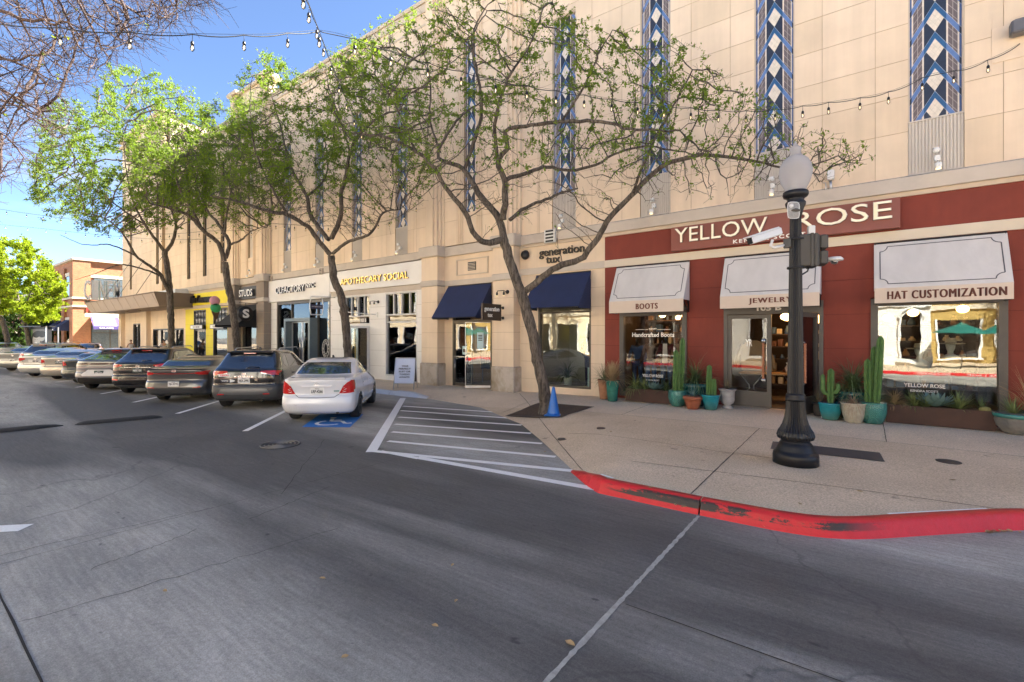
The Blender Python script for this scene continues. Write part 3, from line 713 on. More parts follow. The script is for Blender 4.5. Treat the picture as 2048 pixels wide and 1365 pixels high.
room(-17.4,-14.8,.2,4.0,3.0,'roomdark'); room(-20.4,-17.9,.17,4.0,3.0,'roomdark')
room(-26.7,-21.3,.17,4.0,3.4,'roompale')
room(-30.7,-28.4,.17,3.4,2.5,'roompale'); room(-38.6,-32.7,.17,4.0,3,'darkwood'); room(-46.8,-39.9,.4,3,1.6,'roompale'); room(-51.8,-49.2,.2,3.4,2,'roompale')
window(-5.97,-3.98,.30,2.93,.13,'frame_grey',gm='glass_clear',Y=WY+.05,fwt=.25)
window(.10,2.28,.45,2.93,.13,'frame_grey',Y=WY+.05,fwt=.16)
window(-8.95,-6.95,.40,3.9,.06,'frame',trans=(2.88,))
window(-17.08,-15.0,.33,3.99,.06,'frame_white',mull=[(-16.56,3.05,4),(-16.04,3.05,4),(-15.52,3.05,4)],trans=(3.02,2.70,))
window(-20.15,-18.15,2.62,3.99,.06,'frame_white',mull=[(-19.65,3.05,4),(-19.15,3.05,4),(-18.65,3.05,4)],trans=(3.02,))
w=window(-26.6,-21.3,.10,3.99,.12,'frame',mull=[(-25.1,.2,3.9),(-22.55,.2,3.9)],fwt=.16)
window(-30.8,-28.3,.12,3.0,.08,'frame')
window(-38.3,-36.2,.12,3.9,.07,'frame',mull=[(-37.75,2.9,3.9),(-37.25,2.9,3.9),(-36.75,2.9,3.9)],trans=(2.85,2.5))
window(-35.05,-32.85,.12,3.95,.07,'frame',mull=[(-34.5,2.9,3.9),(-33.95,2.9,3.9),(-33.4,2.9,3.9)],trans=(2.85,2.5))
window(-46.6,-40.1,.75,2.65,.10,'black',mull=[(-44.9,.8,2.6),(-43.3,.8,2.6),(-41.7,.8,2.6)])
window(-51.6,-49.4,.3,3.15,.08,'frame',mull=[(-50.5,.3,3.1)])
# diamond lattice behind the tall transoms
for x0,x1,z0,z1 in ((-38.23,-36.27,2.9,3.83),(-34.98,-32.92,2.9,3.88)):
    n=4; w=(x1-x0)/n; lt=MB()
    for k in range(n):
        a=x0+k*w
        for j in range(2):
            zz=z0+(z1-z0)/2*j; h=(z1-z0)/2
            for (p,q) in (((a+.1,zz),(a+w/2,zz+h)),((a+w-.1,zz),(a+w/2,zz+h)),((a+w/2,zz),(a+.1,zz+h)),((a+w/2,zz),(a+w-.1,zz+h))):
                lt.tube([(p[0],WY+.07,p[1]),(q[0],WY+.07,q[1])],.014,4)
    lt.build('window_lattice',M['alu'],bld,True)
# ---------------------------------------------------------------- doors
def leaf(name,x0,x1,z0,z1,fm,st=.09,bot=.28,Y=0,th=.05,gm='glass',parent=bld,Mx=None,handle=None):
    f=MB(); f.box(x0,x0+st,Y,Y+th,z0,z1,0,Mx); f.box(x1-st,x1,Y,Y+th,z0,z1,0,Mx); f.box(x0+st,x1-st,Y,Y+th,z1-st,z1,0,Mx); f.box(x0+st,x1-st,Y,Y+th,z0,z0+bot,0,Mx)
    fo=f.build(name,M[fm],parent,True)
    g=MB(); g.box(x0+st,x1-st,Y+th*.4,Y+th*.6,z0+bot,z1-st,0,Mx); g.build('pane',M[gm],fo,True); return fo
# red shop double door: outer frame, left leaf closed, right leaf swung out
f=MB(); f.box(-3.02,-2.93,WY-.03,WY+.12,.26,2.95); f.box(-.89,-.80,WY-.03,WY+.12,.26,2.95); f.box(-2.93,-.89,WY-.03,WY+.12,2.66,2.95)
f.build('door_frame',M['frame_grey'],bld,True)
zd=.275
l1=leaf('door',-2.93,-1.90,zd,2.64,'frame_grey',.10,.40,WY+.0,gm='glass_clear')
def rope(mb,x,y,z0,z1,r=.028,mi=0):
    n=44
    for ph in (0,math.pi*2/3,math.pi*4/3):
        mb.tube([(x+r*.5*math.cos(ph+k*.62),y+r*.5*math.sin(ph+k*.62),z0+(z1-z0)*k/n) for k in range(n+1)],r*.62,5,mi)
M['rope']=mat('copper twisted handle',(.45,.19,.10),.45,metal=.4,var=.2)
hb=MB(); rope(hb,-2.07,WY-.09,1.02,1.92); hb.build('handle',M['rope'],l1,True)
hb=MB(); 
for z in (.97,1.97): hb.lathe([(.045,-.02),(.055,0),(.045,.02)],12,Matrix.Translation((-2.07,WY-.04,z))@Matrix.Rotation(R(90),4,'X')); hb.tube([(-2.07,WY-.09,z),(-2.07,WY-.01,z)],.015,6)
hb.build('handle_mount',M['steel'],l1,True)
lb=MB(); text(lb,'YR',(-2.42,WY+.018,1.92),(1,0,0),(0,0,1),.16,.18,.003,0,.03); lb.build('door_monogram',M['letter'],l1,True)
Mr=Matrix.Translation((-.90,WY-.02,0))@Matrix.Rotation(R(72),4,'Z')
l2=leaf('door',-1.0,0,zd,2.64,'frame_grey',.10,.40,0,.05,Mx=Mr)
for s in (-.07,.12):
    hb=MB(); q=Mr@Vector((-.86,s,0)); rope(hb,q.x,q.y,1.02,1.92); hb.build('handle',M['rope'],l2,True)
hb=MB(); a=Mr@Vector((-.86,-.07,0)); b=Mr@Vector((-.86,.12,0))
for z in (1.0,1.95): hb.tube([(a.x,a.y,z),(b.x,b.y,z)],.013,6)
hb.build('handle_mount',M['steel'],l2,True)
nb=MB(); text(nb,'105 B',(-1.95,WY-.035,2.80),(1,0,0),(0,0,1),.55,.13,.004,0,.03); tag(nb.build('address_number',M['letter'],bld,True),'pale 105 B above the double door')
# suit shop glass doors
window(-12.97,-10.98,2.66,3.6,.05,'frame',name='door_transom')
f=MB(); f.box(-12.97,-12.90,WY+.0,WY+.12,.16,2.66); f.box(-11.05,-10.98,WY,WY+.12,.16,2.66); f.box(-12.90,-11.05,WY,WY+.12,2.60,2.66); f.build('door_frame',M['frame'],bld,True)
d1=leaf('door',-12.90,-11.98,.18,2.60,'frame',.05,.10,WY+.03)
Mr=Matrix.Translation((-11.06,WY+.03,0))@Matrix.Rotation(R(38),4,'Z')
d2=leaf('door',-.94,0,.18,2.60,'alu',.012,.09,0,.03,Mx=Mr)
hb=MB(); hb.tube([Mr@Vector(p) for p in ((-.86,-.01,.98),(-.86,-.08,.98),(-.86,-.08,1.32),(-.86,-.01,1.32))],.013,6); hb.build('handle',M['steel'],d2,True)
hb=MB(); hb.box(-12.85,-12.03,WY-.03,WY-.0,1.28,1.31); hb.tube([(-12.80,WY-.04,.4),(-12.80,WY-.04,1.3)],.012,6); hb.build('handle',M['steel'],d1,True)
pm=MB(); pm.box(-12.45,-12.22,WY+.01,WY+.022,1.38,1.70,0); pm.box(-12.42,-12.25,WY+.006,WY+.010,1.47,1.60,1)
pm.build('door_notice',[mat('pale blue notice',(.50,.66,.68),.6,var=.03),M['darkletter']],d1,True)
pm=MB(); pm.box(-.5,-.27,-.012,-.004,1.62,2.22,0,Mr)
for k in range(4): pm.box(-.46,-.31,-.016,-.013,2.10-.06*k,2.13-.06*k,1,Mr)
pm.build('door_notice',[bpy.data.materials['pale blue notice'],M['darkletter']],d2,True)
tx=MB(); text(tx,'103 S-101',(-11.9,WY+.085,3.08),(1,0,0),(0,0,1),.9,.16,.004,0,.02); tx.build('address_number',M['letter'],bld,True)
# white shop door (103 B), one leaf swung out
f=MB(); f.box(-20.15,-20.07,WY,WY+.12,.15,2.62); f.box(-18.23,-18.15,WY,WY+.12,.15,2.62); f.box(-20.07,-18.23,WY,WY+.12,2.54,2.62); f.build('door_frame',M['frame_white'],bld,True)
d3=leaf('door',-20.07,-19.16,.17,2.54,'frame_white',.09,.25,WY+.03)
Mr=Matrix.Translation((-18.25,WY+.02,0))@Matrix.Rotation(R(72),4,'Z')
d4=leaf('door',-.9,0,.17,2.54,'frame_white',.09,.25,0,.05,Mx=Mr)
for d,q in ((d3,[Vector((-19.24,WY-.03,0))]),(d4,[Mr@Vector((-.82,-.06,0)),Mr@Vector((-.82,.11,0))])):
    for p in q:
        hb=MB(); hb.tube([(p.x,p.y,.9),(p.x,p.y,1.7)],.02,8); hb.build('handle',M['gold'],d,True)
mb=MB(); mb.box(-18.95,-18.45,WY+.03,WY+.045,2.68,2.96,0); text(mb,'103 B',(-18.7,WY+.03,2.82),(1,0,0),(0,0,1),.42,.17,.004,1,.03); mb.build('address_plate',[M['black'],M['letter']],bld,True)
# scent shop portal
pt=MB(); pt.box(-25.1,-24.93,WY-.38,WY+.1,.15,3.02); pt.box(-22.72,-22.55,WY-.38,WY+.1,.15,3.02); pt.box(-24.93,-22.72,WY-.38,WY+.1,2.86,3.02); pt.build('door_portal',M['frame_blue'],bld,True)
for a,b in ((-24.9,-23.84),(-23.80,-22.75)):
    d=leaf('door',a,b,.17,2.84,'alu',.05,.10,WY-.05)
    x=(b-.1 if a<-24.5 else a+.1); hb=MB(); hb.tube([(x,WY-.12,.7),(x,WY-.12,2.3)],.016,8); hb.build('handle',M['steel'],d,True)
tx=MB(); text(tx,'CUSTOM\nSCENT',(-25.8,WY+.10,1.55),(1,0,0),(0,0,1),.62,.42,.004,0,.03); tx.build('window_lettering',M['letter'],bld,True)
rg=MB()
for rr in (.46,.26): 
    pts=[(-21.9+rr*.66*math.cos(a),WY+.10,1.45+rr*math.sin(a)) for a in [2*math.pi*k/28 for k in range(29)]]; rg.tube(pts,.012,4)
for k,chh in enumerate('OLFACTORYNYC'):
    a=R(90-30*k); cx=-21.9+.36*.66*math.cos(a); cz=1.45+.36*math.sin(a)
    text(rg,chh,(cx,WY+.10,cz),(math.sin(a),0,-math.cos(a)),(math.cos(a),0,math.sin(a)),.07,.11,.004,0,.03)
rg.build('window_emblem',M['letter'],bld,True)
# red shop window lettering
tx=MB(); Yg=WY+.058
for t,z,w,h in (('NEW!',2.30,.22,.05),('Handcrafted Boots',2.13,1.25,.13),('YELLOW ROSE',.93,.62,.085),('KENDRA SCOTT',.80,.40,.05)): text(tx,t,(-4.98,Yg,z),(1,0,0),(0,0,1),w,h,.003,0,.02)
tx.box(-5.5,-5.12,Yg-.003,Yg,2.275,2.285); tx.box(-4.84,-4.46,Yg-.003,Yg,2.275,2.285)
tx.build('window_lettering',M['letter'],bld,True); tx=MB()
for t,z,w,h in (('YELLOW ROSE',1.02,.68,.085),('KENDRA SCOTT',.90,.46,.05)): text(tx,t,(1.02,Yg,z),(1,0,0),(0,0,1),w,h,.003,0,.02)
tx.build('window_lettering',M['letter'],bld,True)
# soffit vents and louvre
def vent(x,z,w,h,m):
    b=MB(); b.bbox(x-w/2,x+w/2,WY-.19,WY-.10,z-h/2,z+h/2,.01,0)
    n=4
    for k in range(n): zz=z-h/2+h*(k+.5)/n; b.box(x-w*.36,x+w*.36,WY-.196,WY-.189,zz-h*.07,zz+h*.07,1)
    return b.build('louvre_vent',[M[m],M['black']],bld,True)
vent(-8.38,5.40,.42,.44,'frame_white'); vent(-27.0,5.33,.3,.3,'stucco_pale'); vent(-21.9,5.33,.3,.3,'stucco_pale')
# ---------------------------------------------------------------- marquee canopy
mq=MB(); x0,x1=-55.2,-38.3; yb=11.45; yt=11.05
prof=[(WY+.0,4.10),(yb,4.10),(yt,4.98),(yt+.02,5.06),(WY,5.06)]
mq.prism([(y,z) for y,z in prof],'x',x0,x1,0)
o=mq; b=len(o.v)
# flare the ends: top edges wider
o.v=[(x+(-.35 if x<-47 else .35)*(1 if z>4.5 else 0),y,z) for x,y,z in o.v]
mqo=o.build('marquee_canopy',[M['marquee'],M['marquee_pale']],bld,True)
for p in mqo.data.polygons:
    if p.normal.y<-.5: p.material_index=1
sm=MB()
for k in range(9): 
    x=x0+1.6+k*1.9; sm.tube([(x,yb-.006,4.12),(x+.0,yt-.006,4.97)],.012,4)
sm.tube([(x0-.3,yt-.02,5.0),(x1+.3,yt-.02,5.0)],.035,4)
for k in range(5): sm.lathe([(.09,0),(.11,.03),(.11,.05)],10,Matrix.Translation((x0+3+3.2*k,12.4,4.05)))
sm.build('canopy_trim',M['marquee'],bld,True)
wb=MB(); wb.box(-43.0,-39.0,WY-.9,WY-.0,5.07,5.42); wb.build('canopy_plinth',M['white'],bld,True)
for k,(xa,xb) in enumerate(((-52,-52),(-48,-48),(-43.5,-43.5))):
    rd=MB(); rd.tube([(xa,11.5,5.06),(xb,WY-.1,8.6)],.018,5); rd.build('canopy_stay',M['frame'],bld,True)
# ------------------------------------------------------------------ awnings
def awning(label,x0,x1,zt,zv,zb,proj,fab,val=None,text_=None,tw=1,th=.12,border=False,side=True,Y=WY,sidefab=None):
    t=thing('awning',label,'awning',((x0+x1)/2,Y,zb),0,'awnings over the shopfronts')
    c=MB(); T=Vector((0,-proj,zv-zt)); 
    yf=Y-proj; ya=Y-.06
    c.add([(x0,ya,zt),(x1,ya,zt),(x1,yf,zv),(x0,yf,zv),(x0,ya,zt-.012),(x1,ya,zt-.012),(x1,yf+.012,zv-.012),(x0,yf+.012,zv-.012)],[(0,3,2,1),(4,5,6,7),(0,1,5,4),(1,2,6,5),(2,3,7,6),(3,0,4,7)])
    if side:
        for x in (x0,x1): c.prism([(ya,zt-.014),(yf+.012,zv-.014),(yf+.012,zb+.0) if val is None else (yf+.012,zv-.02),(ya,zv-.02 if val else zb)],'x',x-.004,x+.004)
    c.build('canvas',[M[fab]],t,True)
    if val:
        v=MB(); v.box(x0,x1,yf-.004,yf+.006,zb,zv)
        v.build('valance',M[val],t,True)
    fr=MB(); r=.014
    for x in (x0+.02,x1-.02):
        fr.tube([(x,ya,zt-.03),(x,yf+.03,zv-.03)],r,5); fr.tube([(x,yf+.03,zb+.01),(x,ya,zb+.01)],r,5); fr.tube([(x,yf+.03,zv-.02),(x,yf+.03,zb)],r,5); fr.tube([(x,ya,zb+.01),(x,yf+proj*.5,(zt+zv)/2-.03)],r,5)
        fr.tube([(x,ya+.0,zt),(x,ya,zb)],r,5); fr.tube([(x,ya,zb+.01),(x,yf+.04,zv-.05)],r,5)
    fr.tube([(x0,yf+.02,zb+.01),(x1,yf+.02,zb+.01)],r,5); fr.tube([(x0,ya-.0,zt+.006),(x1,ya,zt+.006)],.02,5)
    fr.build('awning_frame',M['black'],t,True)
    if border:
        N=Vector((0,-(zt-zv),-0)).normalized(); dirn=(Vector((0,yf,zv))-Vector((0,ya,zt))); Ls=dirn.length; dn=dirn.normalized(); nn=Vector((1,0,0)).cross(-dn)
        if nn.y>0: nn=-nn
        O=Vector((x0,ya,zt)); w=x1-x0; m=.10; k=.13; pts=[]
        def arc(cx,cy,a0,a1): 
            return [(cx+k*math.cos(R(a0+(a1-a0)*i/6)),cy+k*math.sin(R(a0+(a1-a0)*i/6))) for i in range(7)]
        pts+=arc(m,m,90,0)+arc(w-m,m,180,90)+arc(w-m,Ls-m,270,180)+arc(m,Ls-m,0,-90); pts.append(pts[0])
        b=MB(); q=[O+Vector((p[0],0,0))+dn*p[1]+nn*.006 for p in pts]
        for p,r_ in zip(q[:-1],q[1:]):
            d=(r_-p); 
            if d.length<1e-5: continue
            s_=d.normalized().cross(nn)*.010; b.add([p-s_,r_-s_,r_+s_,p+s_],[(0,1,2,3)])
        b.build('border_trim',M['line'],t,True)
    if text_:
        b=MB()
        for q_,dx_ in enumerate((-.009,-.003,.003,.009)): text(b,text_,((x0+x1)/2+.03*(x1-x0)+dx_,yf-.005,(zb+zv)/2),(1,0,0),(0,0,1),tw,th,.006+.0004*q_,0,0,0,1.2); b.build('lettering',M['maroon'],t,True)
    return t
awning('white awning lettered BOOTS with a grey scalloped border',-6.05,-3.90,4.16,3.10,2.76,.60,'canvas','valance','BOOTS',.62,.16,True)
awning('white awning lettered JEWELRY over the double door',-2.98,-.84,4.16,3.10,2.79,.60,'canvas','valance','JEWELRY',.92,.16,True)
awning('white awning lettered HAT CUSTOMIZATION over the widest red shop window',.16,2.26,4.16,3.12,2.80,.60,'canvas','valance','HAT CUSTOMIZATION',1.78,.17,True)
awning('plain navy awning above the glass door of the suit shop',-13.15,-10.95,4.02,2.78,2.74,.95,'navy',Y=WY)
awning('plain navy awning behind the leaning tree, over the mannequin window',-8.98,-6.93,4.13,3.0,2.95,.85,'navy',Y=WY)
awning('steep black awning with closed sides beside the black round sign',-30.95,-28.15,3.95,2.72,2.6,1.5,'blackcanvas',Y=WY)
# ------------------------------------------------------------------ signs
# YELLOW ROSE
sg=thing('shop_sign','maroon sign board with neon channel letters YELLOW ROSE','sign',(-1.87,WY,4.44))
b=MB(); b.bbox(-4.36,.61,WY-.20,WY-.02,4.46,5.12,.006); b.build('sign_board',M['signred'],sg,True)
neon=mat('worn cream channel letter',(.66,.63,.58),.5,var=.25,scale=14,dirt=.5); tubem=mat('glass neon tube',(.85,.80,.70),.25,var=.1,emit=(1,.9,.75),es=.03)
retm=mat('letter return',(.16,.11,.07),.6)
def chan(t,x0,x1):
    b=MB(); bt=MB()
    text(b,t,((x0+x1)/2,WY-.20,4.865),(1,0,0),(0,0,1),x1-x0,.40,.07,0,.004,side=1)
    for s in (-.012,.016): text(bt,t,((x0+x1)/2,WY-.275,4.865+s*.3),(1,0,0),(0,0,1),(x1-x0)*.98,.37,.010,0,-.014)
    b.build('channel_letters',[neon,retm],sg,True); bt.build('neon_tubes',tubem,sg,True)
chan('YELLOW',-4.24,-1.95); chan('ROSE',-1.40,.47)
sl=MB()
for t,x0,x1 in (('YELLOW',-4.24,-1.95),('ROSE',-1.40,.47)): pass
b=MB(); text(b,'KENDRA SCOTT',(-1.95,WY-.20,4.54),(1,0,0),(0,0,1),1.60,.095,.02,0,.03,0,1.4); b.build('small_lettering',M['letter'],sg,True)
def letters(name,label,t,x,z,w,h,m,Y,depth=.05,bold=.03,shear=0,off=.0,cat='sign',spacing=1):
    b=MB(); text(b,t,(x,Y-off,z),(1,0,0),(0,0,1),w,h,depth,0,bold,shear,spacing,side=1); o=b.build(name,[M[m],mat('dark gold return',(.20,.12,.03),.4,metal=.6)],None); return tag(o,label,cat)
# serif lower case letters are the default face thickened, with feet
def serifsign(t,org,xd,w,h,depth,bold=.012): 
    b=MB(); text(b,t,org,xd,(0,0,1),w,h,depth,0,bold); return b
root=thing('shop_sign','dark bronze lettering generation tux on the cream fascia','sign',(-8.0,WY,4.6))
serifsign('generation',(-8.02,WY-.01,4.86),(1,0,0),1.72,.34,.05).build('lettering',M['darkletter'],root,True)
serifsign('tux',(-8.33,WY-.01,4.63),(1,0,0),.55,.22,.05).build('lettering',M['darkletter'],root,True)
letters('shop_sign','gold raised letters APOTHECARY SOCIAL on the white fascia','APOTHECARY SOCIAL',-17.75,4.66,4.85,.30,'gold',WY-.13,.05,.0,0,.03)
root=thing('shop_sign','white raised letters OLFACTORY NYC with shade-coloured sides on the white fascia','sign',(-24.3,WY-.14,4.5))
b=MB(); text(b,'OLFACTORY',(-24.75,WY-.17,4.60),(1,0,0),(0,0,1),3.0,.36,.10,0,.01,side=1); text(b,'NYC',(-22.75,WY-.17,4.68),(1,0,0),(0,0,1),.78,.24,.10,0,.02,side=1); b.build('lettering',[mat('bright white face',(.85,.85,.84),.4,var=0),M['line']],root,True)  # dark letter sides put the shade around the white faces into the colour
root=thing('shop_sign','dark sign board with white letters STUDS','sign',(-29.55,WY,4.4))
b=MB(); b.box(-30.9,-28.2,WY-.14,WY-.02,4.32,5.05); b.build('sign_board',mat('charcoal ribbed board',(.035,.034,.032),.5),root,True)
b=MB(); text(b,'STUDS',(-29.75,WY-.17,4.66),(1,0,0),(0,0,1),1.7,.42,.12,0,.02,side=1); b.build('lettering',[M['white'],M['line']],root,True)
root=thing('shop_sign','black script lettering Van Leeuwen on the yellow fascia','sign',(-36.3,WY-.1,4.5))
b=MB(); text(b,'Van Leeuwen',(-36.4,WY-.13,4.62),Vector((1,0,-.015)),(0,0,1),3.5,.52,.16,0,.045,.45); b.build('lettering',M['black'],root,True)
# yellow shop little lightbox signs
for x,t in ((-37.25,'ICE CREAM'),(-33.95,'ICE CREAM')):
    r=thing('window_sign','small white projecting box sign over the %s yellow shop window'%('left' if x<-36 else 'right'),'sign',(x,WY,2.55),0,'small box signs over the yellow shop windows')
    b=MB(); b.bbox(x-1.05,x+1.05,WY-.22,WY-.06,2.56,2.86,.01,0); b.build('sign_case',M['black'],r,True)
    b=MB(); b.box(x-.98,x+.98,WY-.226,WY-.221,2.60,2.82); b.build('sign_face',M['white'],r,True)
    b=MB(); text(b,t,(x,WY-.226,2.71),(1,0,0),(0,0,1),1.1,.12,.003,0,.02); b.build('lettering',M['darkletter'],r,True)
# blade signs -----------------------------------------------------
def wallbracket(mb,x,Y,z,L,r=.012): mb.tube([(x,Y,z),(x,Y-L,z)],r,6)
r=thing('blade_sign','dark hanging panel lettered generation tux on two wall brackets','sign',(-10.1,13.1,2.9))
x=-10.15; b=MB(); b.bbox(x-.04,x+.04,11.95,12.95,2.62,3.18,.008); 
r=thing('blade_sign','dark hanging panel lettered generation tux on two wall brackets','sign',(-10.15,13.1,2.6)) if False else r
b.build('sign_panel',mat('dark brown sign panel',(.03,.018,.014),.4),r,True)
b=MB(); text(b,'generation',(x+.041,12.43,2.98),(0,1,0),(0,0,1),.80,.19,.006,0,.03); text(b,'tux',(x+.041,12.33,2.79),(0,1,0),(0,0,1),.26,.12,.006,0,.03); b.build('lettering',M['letter'],r,True)
b=MB()
for z in (2.72,3.07): b.box(x-.02,x+.02,12.95,13.1,z-.02,z+.02); b.box(x-.045,x+.045,13.08,13.1,z-.05,z+.05)
b.build('bracket',M['black'],r,True)
r=thing('blade_sign','round black blade sign with a white letter S','sign',(-28.1,13.1,3.1))
x=-28.0; b=MB(); b.lathe([(.40,-.04),(.42,0),(.40,.04)],32,Matrix.Translation((x,12.45,3.35))@Matrix.Rotation(R(90),4,'Y')); b.build('sign_disc',M['black'],r,True)
b=MB(); text(b,'S',(x+.042,12.45,3.35),(0,1,0),(0,0,1),.36,.50,.006,0,.04); b.build('lettering',M['letter'],r,True)
b=MB(); b.tube([(x,13.1,3.95),(x,12.1,3.95)],.015,5); b.tube([(x,12.45,3.95),(x,12.45,3.76)],.012,5); b.build('bracket',M['black'],r,True)
r=thing('blade_sign','ice cream cone blade sign with a pink and a green scoop','sign',(-32.6,WY,3.5))
x=-32.6; y=12.7
for nm,z,c in (('pink_scoop',4.28,(.72,.35,.42)),('green_scoop',3.84,(.05,.42,.14))):
    b=MB(); b.lathe([(.28,-.04),(.31,0),(.28,.04)],24,Matrix.Translation((x,y+(-.05 if z>4 else 0),z))@Matrix.Rotation(R(90),4,'Y')); b.build(nm,mat(nm,c,.5),r,True)
b=MB(); b.prism([(y-.24,3.62),(y+.24,3.62),(y,3.0)],'x',x-.035,x+.035); b.build('cone',mat('cone brown',(.10,.055,.025),.6),r,True)
b=MB(); b.tube([(x,WY,4.0),(x,y,4.0)],.014,5); b.tube([(x,WY,3.5),(x,y+.1,3.5)],.014,5); b.build('bracket',M['black'],r,True)
r=thing('blade_sign','open white rounded frame sign with a navy name bar on a long bar','sign',(-21.0,WY,3.4))
x=-20.9; b=MB(); yc=12.5; b.tube([(x,yc-.33,3.65),(x,yc-.28,3.95),(x,yc+.28,3.95),(x,yc+.33,3.65),(x,yc+.33,3.35),(x,yc+.28,3.1),(x,yc-.28,3.1),(x,yc-.33,3.35),(x,yc-.33,3.65)],.03,6); b.build('sign_frame',M['white'],r,True)
b=MB(); b.box(x-.03,x+.03,yc-.30,yc+.30,3.38,3.58); b.build('name_bar',mat('navy name bar',(.02,.02,.06),.5),r,True)
b=MB(); text(b,'APOTHECARY SOCIAL',(x+.031,yc,3.48),(0,1,0),(0,0,1),.5,.06,.003); b.build('lettering',M['letter'],r,True)
b=MB(); b.tube([(x,WY,3.98),(x,yc-.3,3.98)],.02,6); b.build('bracket',M['white'],r,True)
r=thing('blade_sign','long thin white bar bracket projecting beside the tall shop transom','bracket',(-17.7,WY,3.0))
b=MB(); b.tube([(-17.65,WY,3.05),(-19.0,12.3,3.20)],.022,6); b.box(-17.72,-17.58,WY-.04,WY,2.93,3.17); b.build('bar',M['white'],r,True)
# marquee letters
r=thing('marquee_sign','tall white hollow letters standing on the far end of the taupe canopy','sign',(-54,11.3,5.06))
b=MB(); x=-55.3
for k,chh in enumerate('CINEMA'):
    text(b,chh,(x+.0-0.02*k,11.15-.0+.52*k,6.15+.03*k),(0,1,0),(0,0,1),.42,1.75,.35,0,.01)
b.v=[(px_,py_,pz_) for (px_,py_,pz_) in b.v]; b.build('lettering',mat('white sign metal',(.62,.64,.66),.4),r,True)
b=MB(); b.box(-55.35,-55.0,11.0,14.0,5.07,5.22); b.build('sign_rail',M['frame'],r,True)
# ------------------------------------------------------------------ wall lights
def floodlight(x,z,lab,lit=True,Y=WY-.02):
    t=thing('floodlight',lab,'wall light',(x,Y,z-.3),0,'small floodlights along the belt course')
    b=MB(); b.bbox(x-.05,x+.05,Y-.10,Y,z-.06,z+.06,.01); b.tube([(x,Y-.06,z-.05),(x,Y-.18,z-.12),(x+.01,Y-.24,z-.15)],.014,6)
    b.build('mount',M['white'],t,True)
    b=MB(); b.lathe([(.035,0),(.06,.03),(.065,.10),(.05,.12)],12,Matrix.Translation((x,Y-.25,z-.27))); b.build('lamp_head',M['white'],t,True)
    b=MB(); b.lathe([(.05,0),(.05,.008)],12,Matrix.Translation((x,Y-.25,z-.282))); b.build('lens',M['bulb'],t,True)
    b=MB(); b.lathe([(.05,0),(.068,.05),(.05,.11)],12,Matrix.Translation((x-.02,Y-.12,z+.10))@Matrix.Rotation(R(15),4,'X')); b.build('sensor_head',M['white'],t,True)
    return t
for x,l in ((1.22,'between the hat shop awning and the rightmost tile strip'),(-1.86,'under the tile strip left of the street lamp globe'),(-4.9,'above the left part of the red fascia'),(-7.95,'beside the white louvre above the dark lettering'),
            (-16.0,'above the gold letters, right one'),(-19.15,'above the gold letters, left one'),(-22.3,'above the white NYC letters'),(-25.45,'above the first white letters of the white fascia'),(-29.6,'above the STUDS board')):
    floodlight(x,5.86,'white twin head floodlight '+l)
t=thing('camera_bracket','white box camera on a grey pipe standing on the belt course','camera',(-.65,WY-.1,5.5))
b=MB(); b.tube([(-.65,WY-.06,5.5),(-.65,WY-.1,5.75)],.03,6); b.tube([(-.75,WY-.05,5.5),(-.75,WY-.06,5.72),(-.80,WY-.02,5.74)],.012,5); b.build('pipe',M['alu'],t,True)
b=MB(); b.bbox(-.72,-.58,WY-.2,WY-.05,5.75,5.98,.02); b.build('camera_head',M['white'],t,True)
def sconce(x,z,Y,lab):
    t=thing('wall_sconce',lab,'wall light',(x,Y,z-.2),0,'black two head sconces')
    b=MB(); b.lathe([(.07,0),(.07,.03)],14,Matrix.Translation((x,Y,z))@Matrix.Rotation(R(90),4,'X')); b.tube([(x,Y-.02,z),(x,Y-.25,z+.03),(x-.25,Y-.25,z+.03),(x-.28,Y-.25,z-.04)],.014,6); b.tube([(x+.02,Y-.25,z+.02),(x+.02,Y-.25,z-.04)],.014,6)
    b.build('arm',M['black'],t,True)
    for xx in (x-.28,x+.02):
        b=MB(); b.lathe([(.03,0),(.038,-.05),(.035,-.11)][::-1],10,Matrix.Translation((xx,Y-.25,z-.02))); b.build('shade',M['black'],t,True)
        b=MB(); b.lathe([(.03,0),(.03,.01)],10,Matrix.Translation((xx,Y-.25,z-.14))); b.build('lamp',M['bulb'],t,True)
sconce(-9.95,3.62,13.1,'black two head sconce on the pier above the hanging dark sign'); sconce(-17.55,3.62,WY,'black two head sconce on the white wall between the shop windows')
sp=thing('siren_speaker','round black speaker on the tan wall just left of the dark lettering','speaker',(-9.4,WY,4.75)); b=MB(); b.lathe([(.13,0),(.17,.05),(.13,.14)],18,Matrix.Translation((-9.45,WY,4.90))@Matrix.Rotation(R(90),4,'X')); b.build('speaker_cone',M['black'],sp,True)
t=thing('wall_camera','dark camera box on the tan wall where the bulb string ends','camera',(2.35,WY,8.0)); b=MB(); b.bbox(2.28,2.75,WY-.3,WY-.05,7.98,8.25,.03); b.build('housing',mat('grey plastic',(.12,.12,.13),.5),t,True)
b=MB(); b.box(2.05,2.8,WY-.015,WY+.0,7.6,8.3); b.build('back_plate',M['stucco_b'],t,True)
for px_,lab in ((537,'on the pier left of the white fascia'),(480,'above the yellow fascia')):
    pass
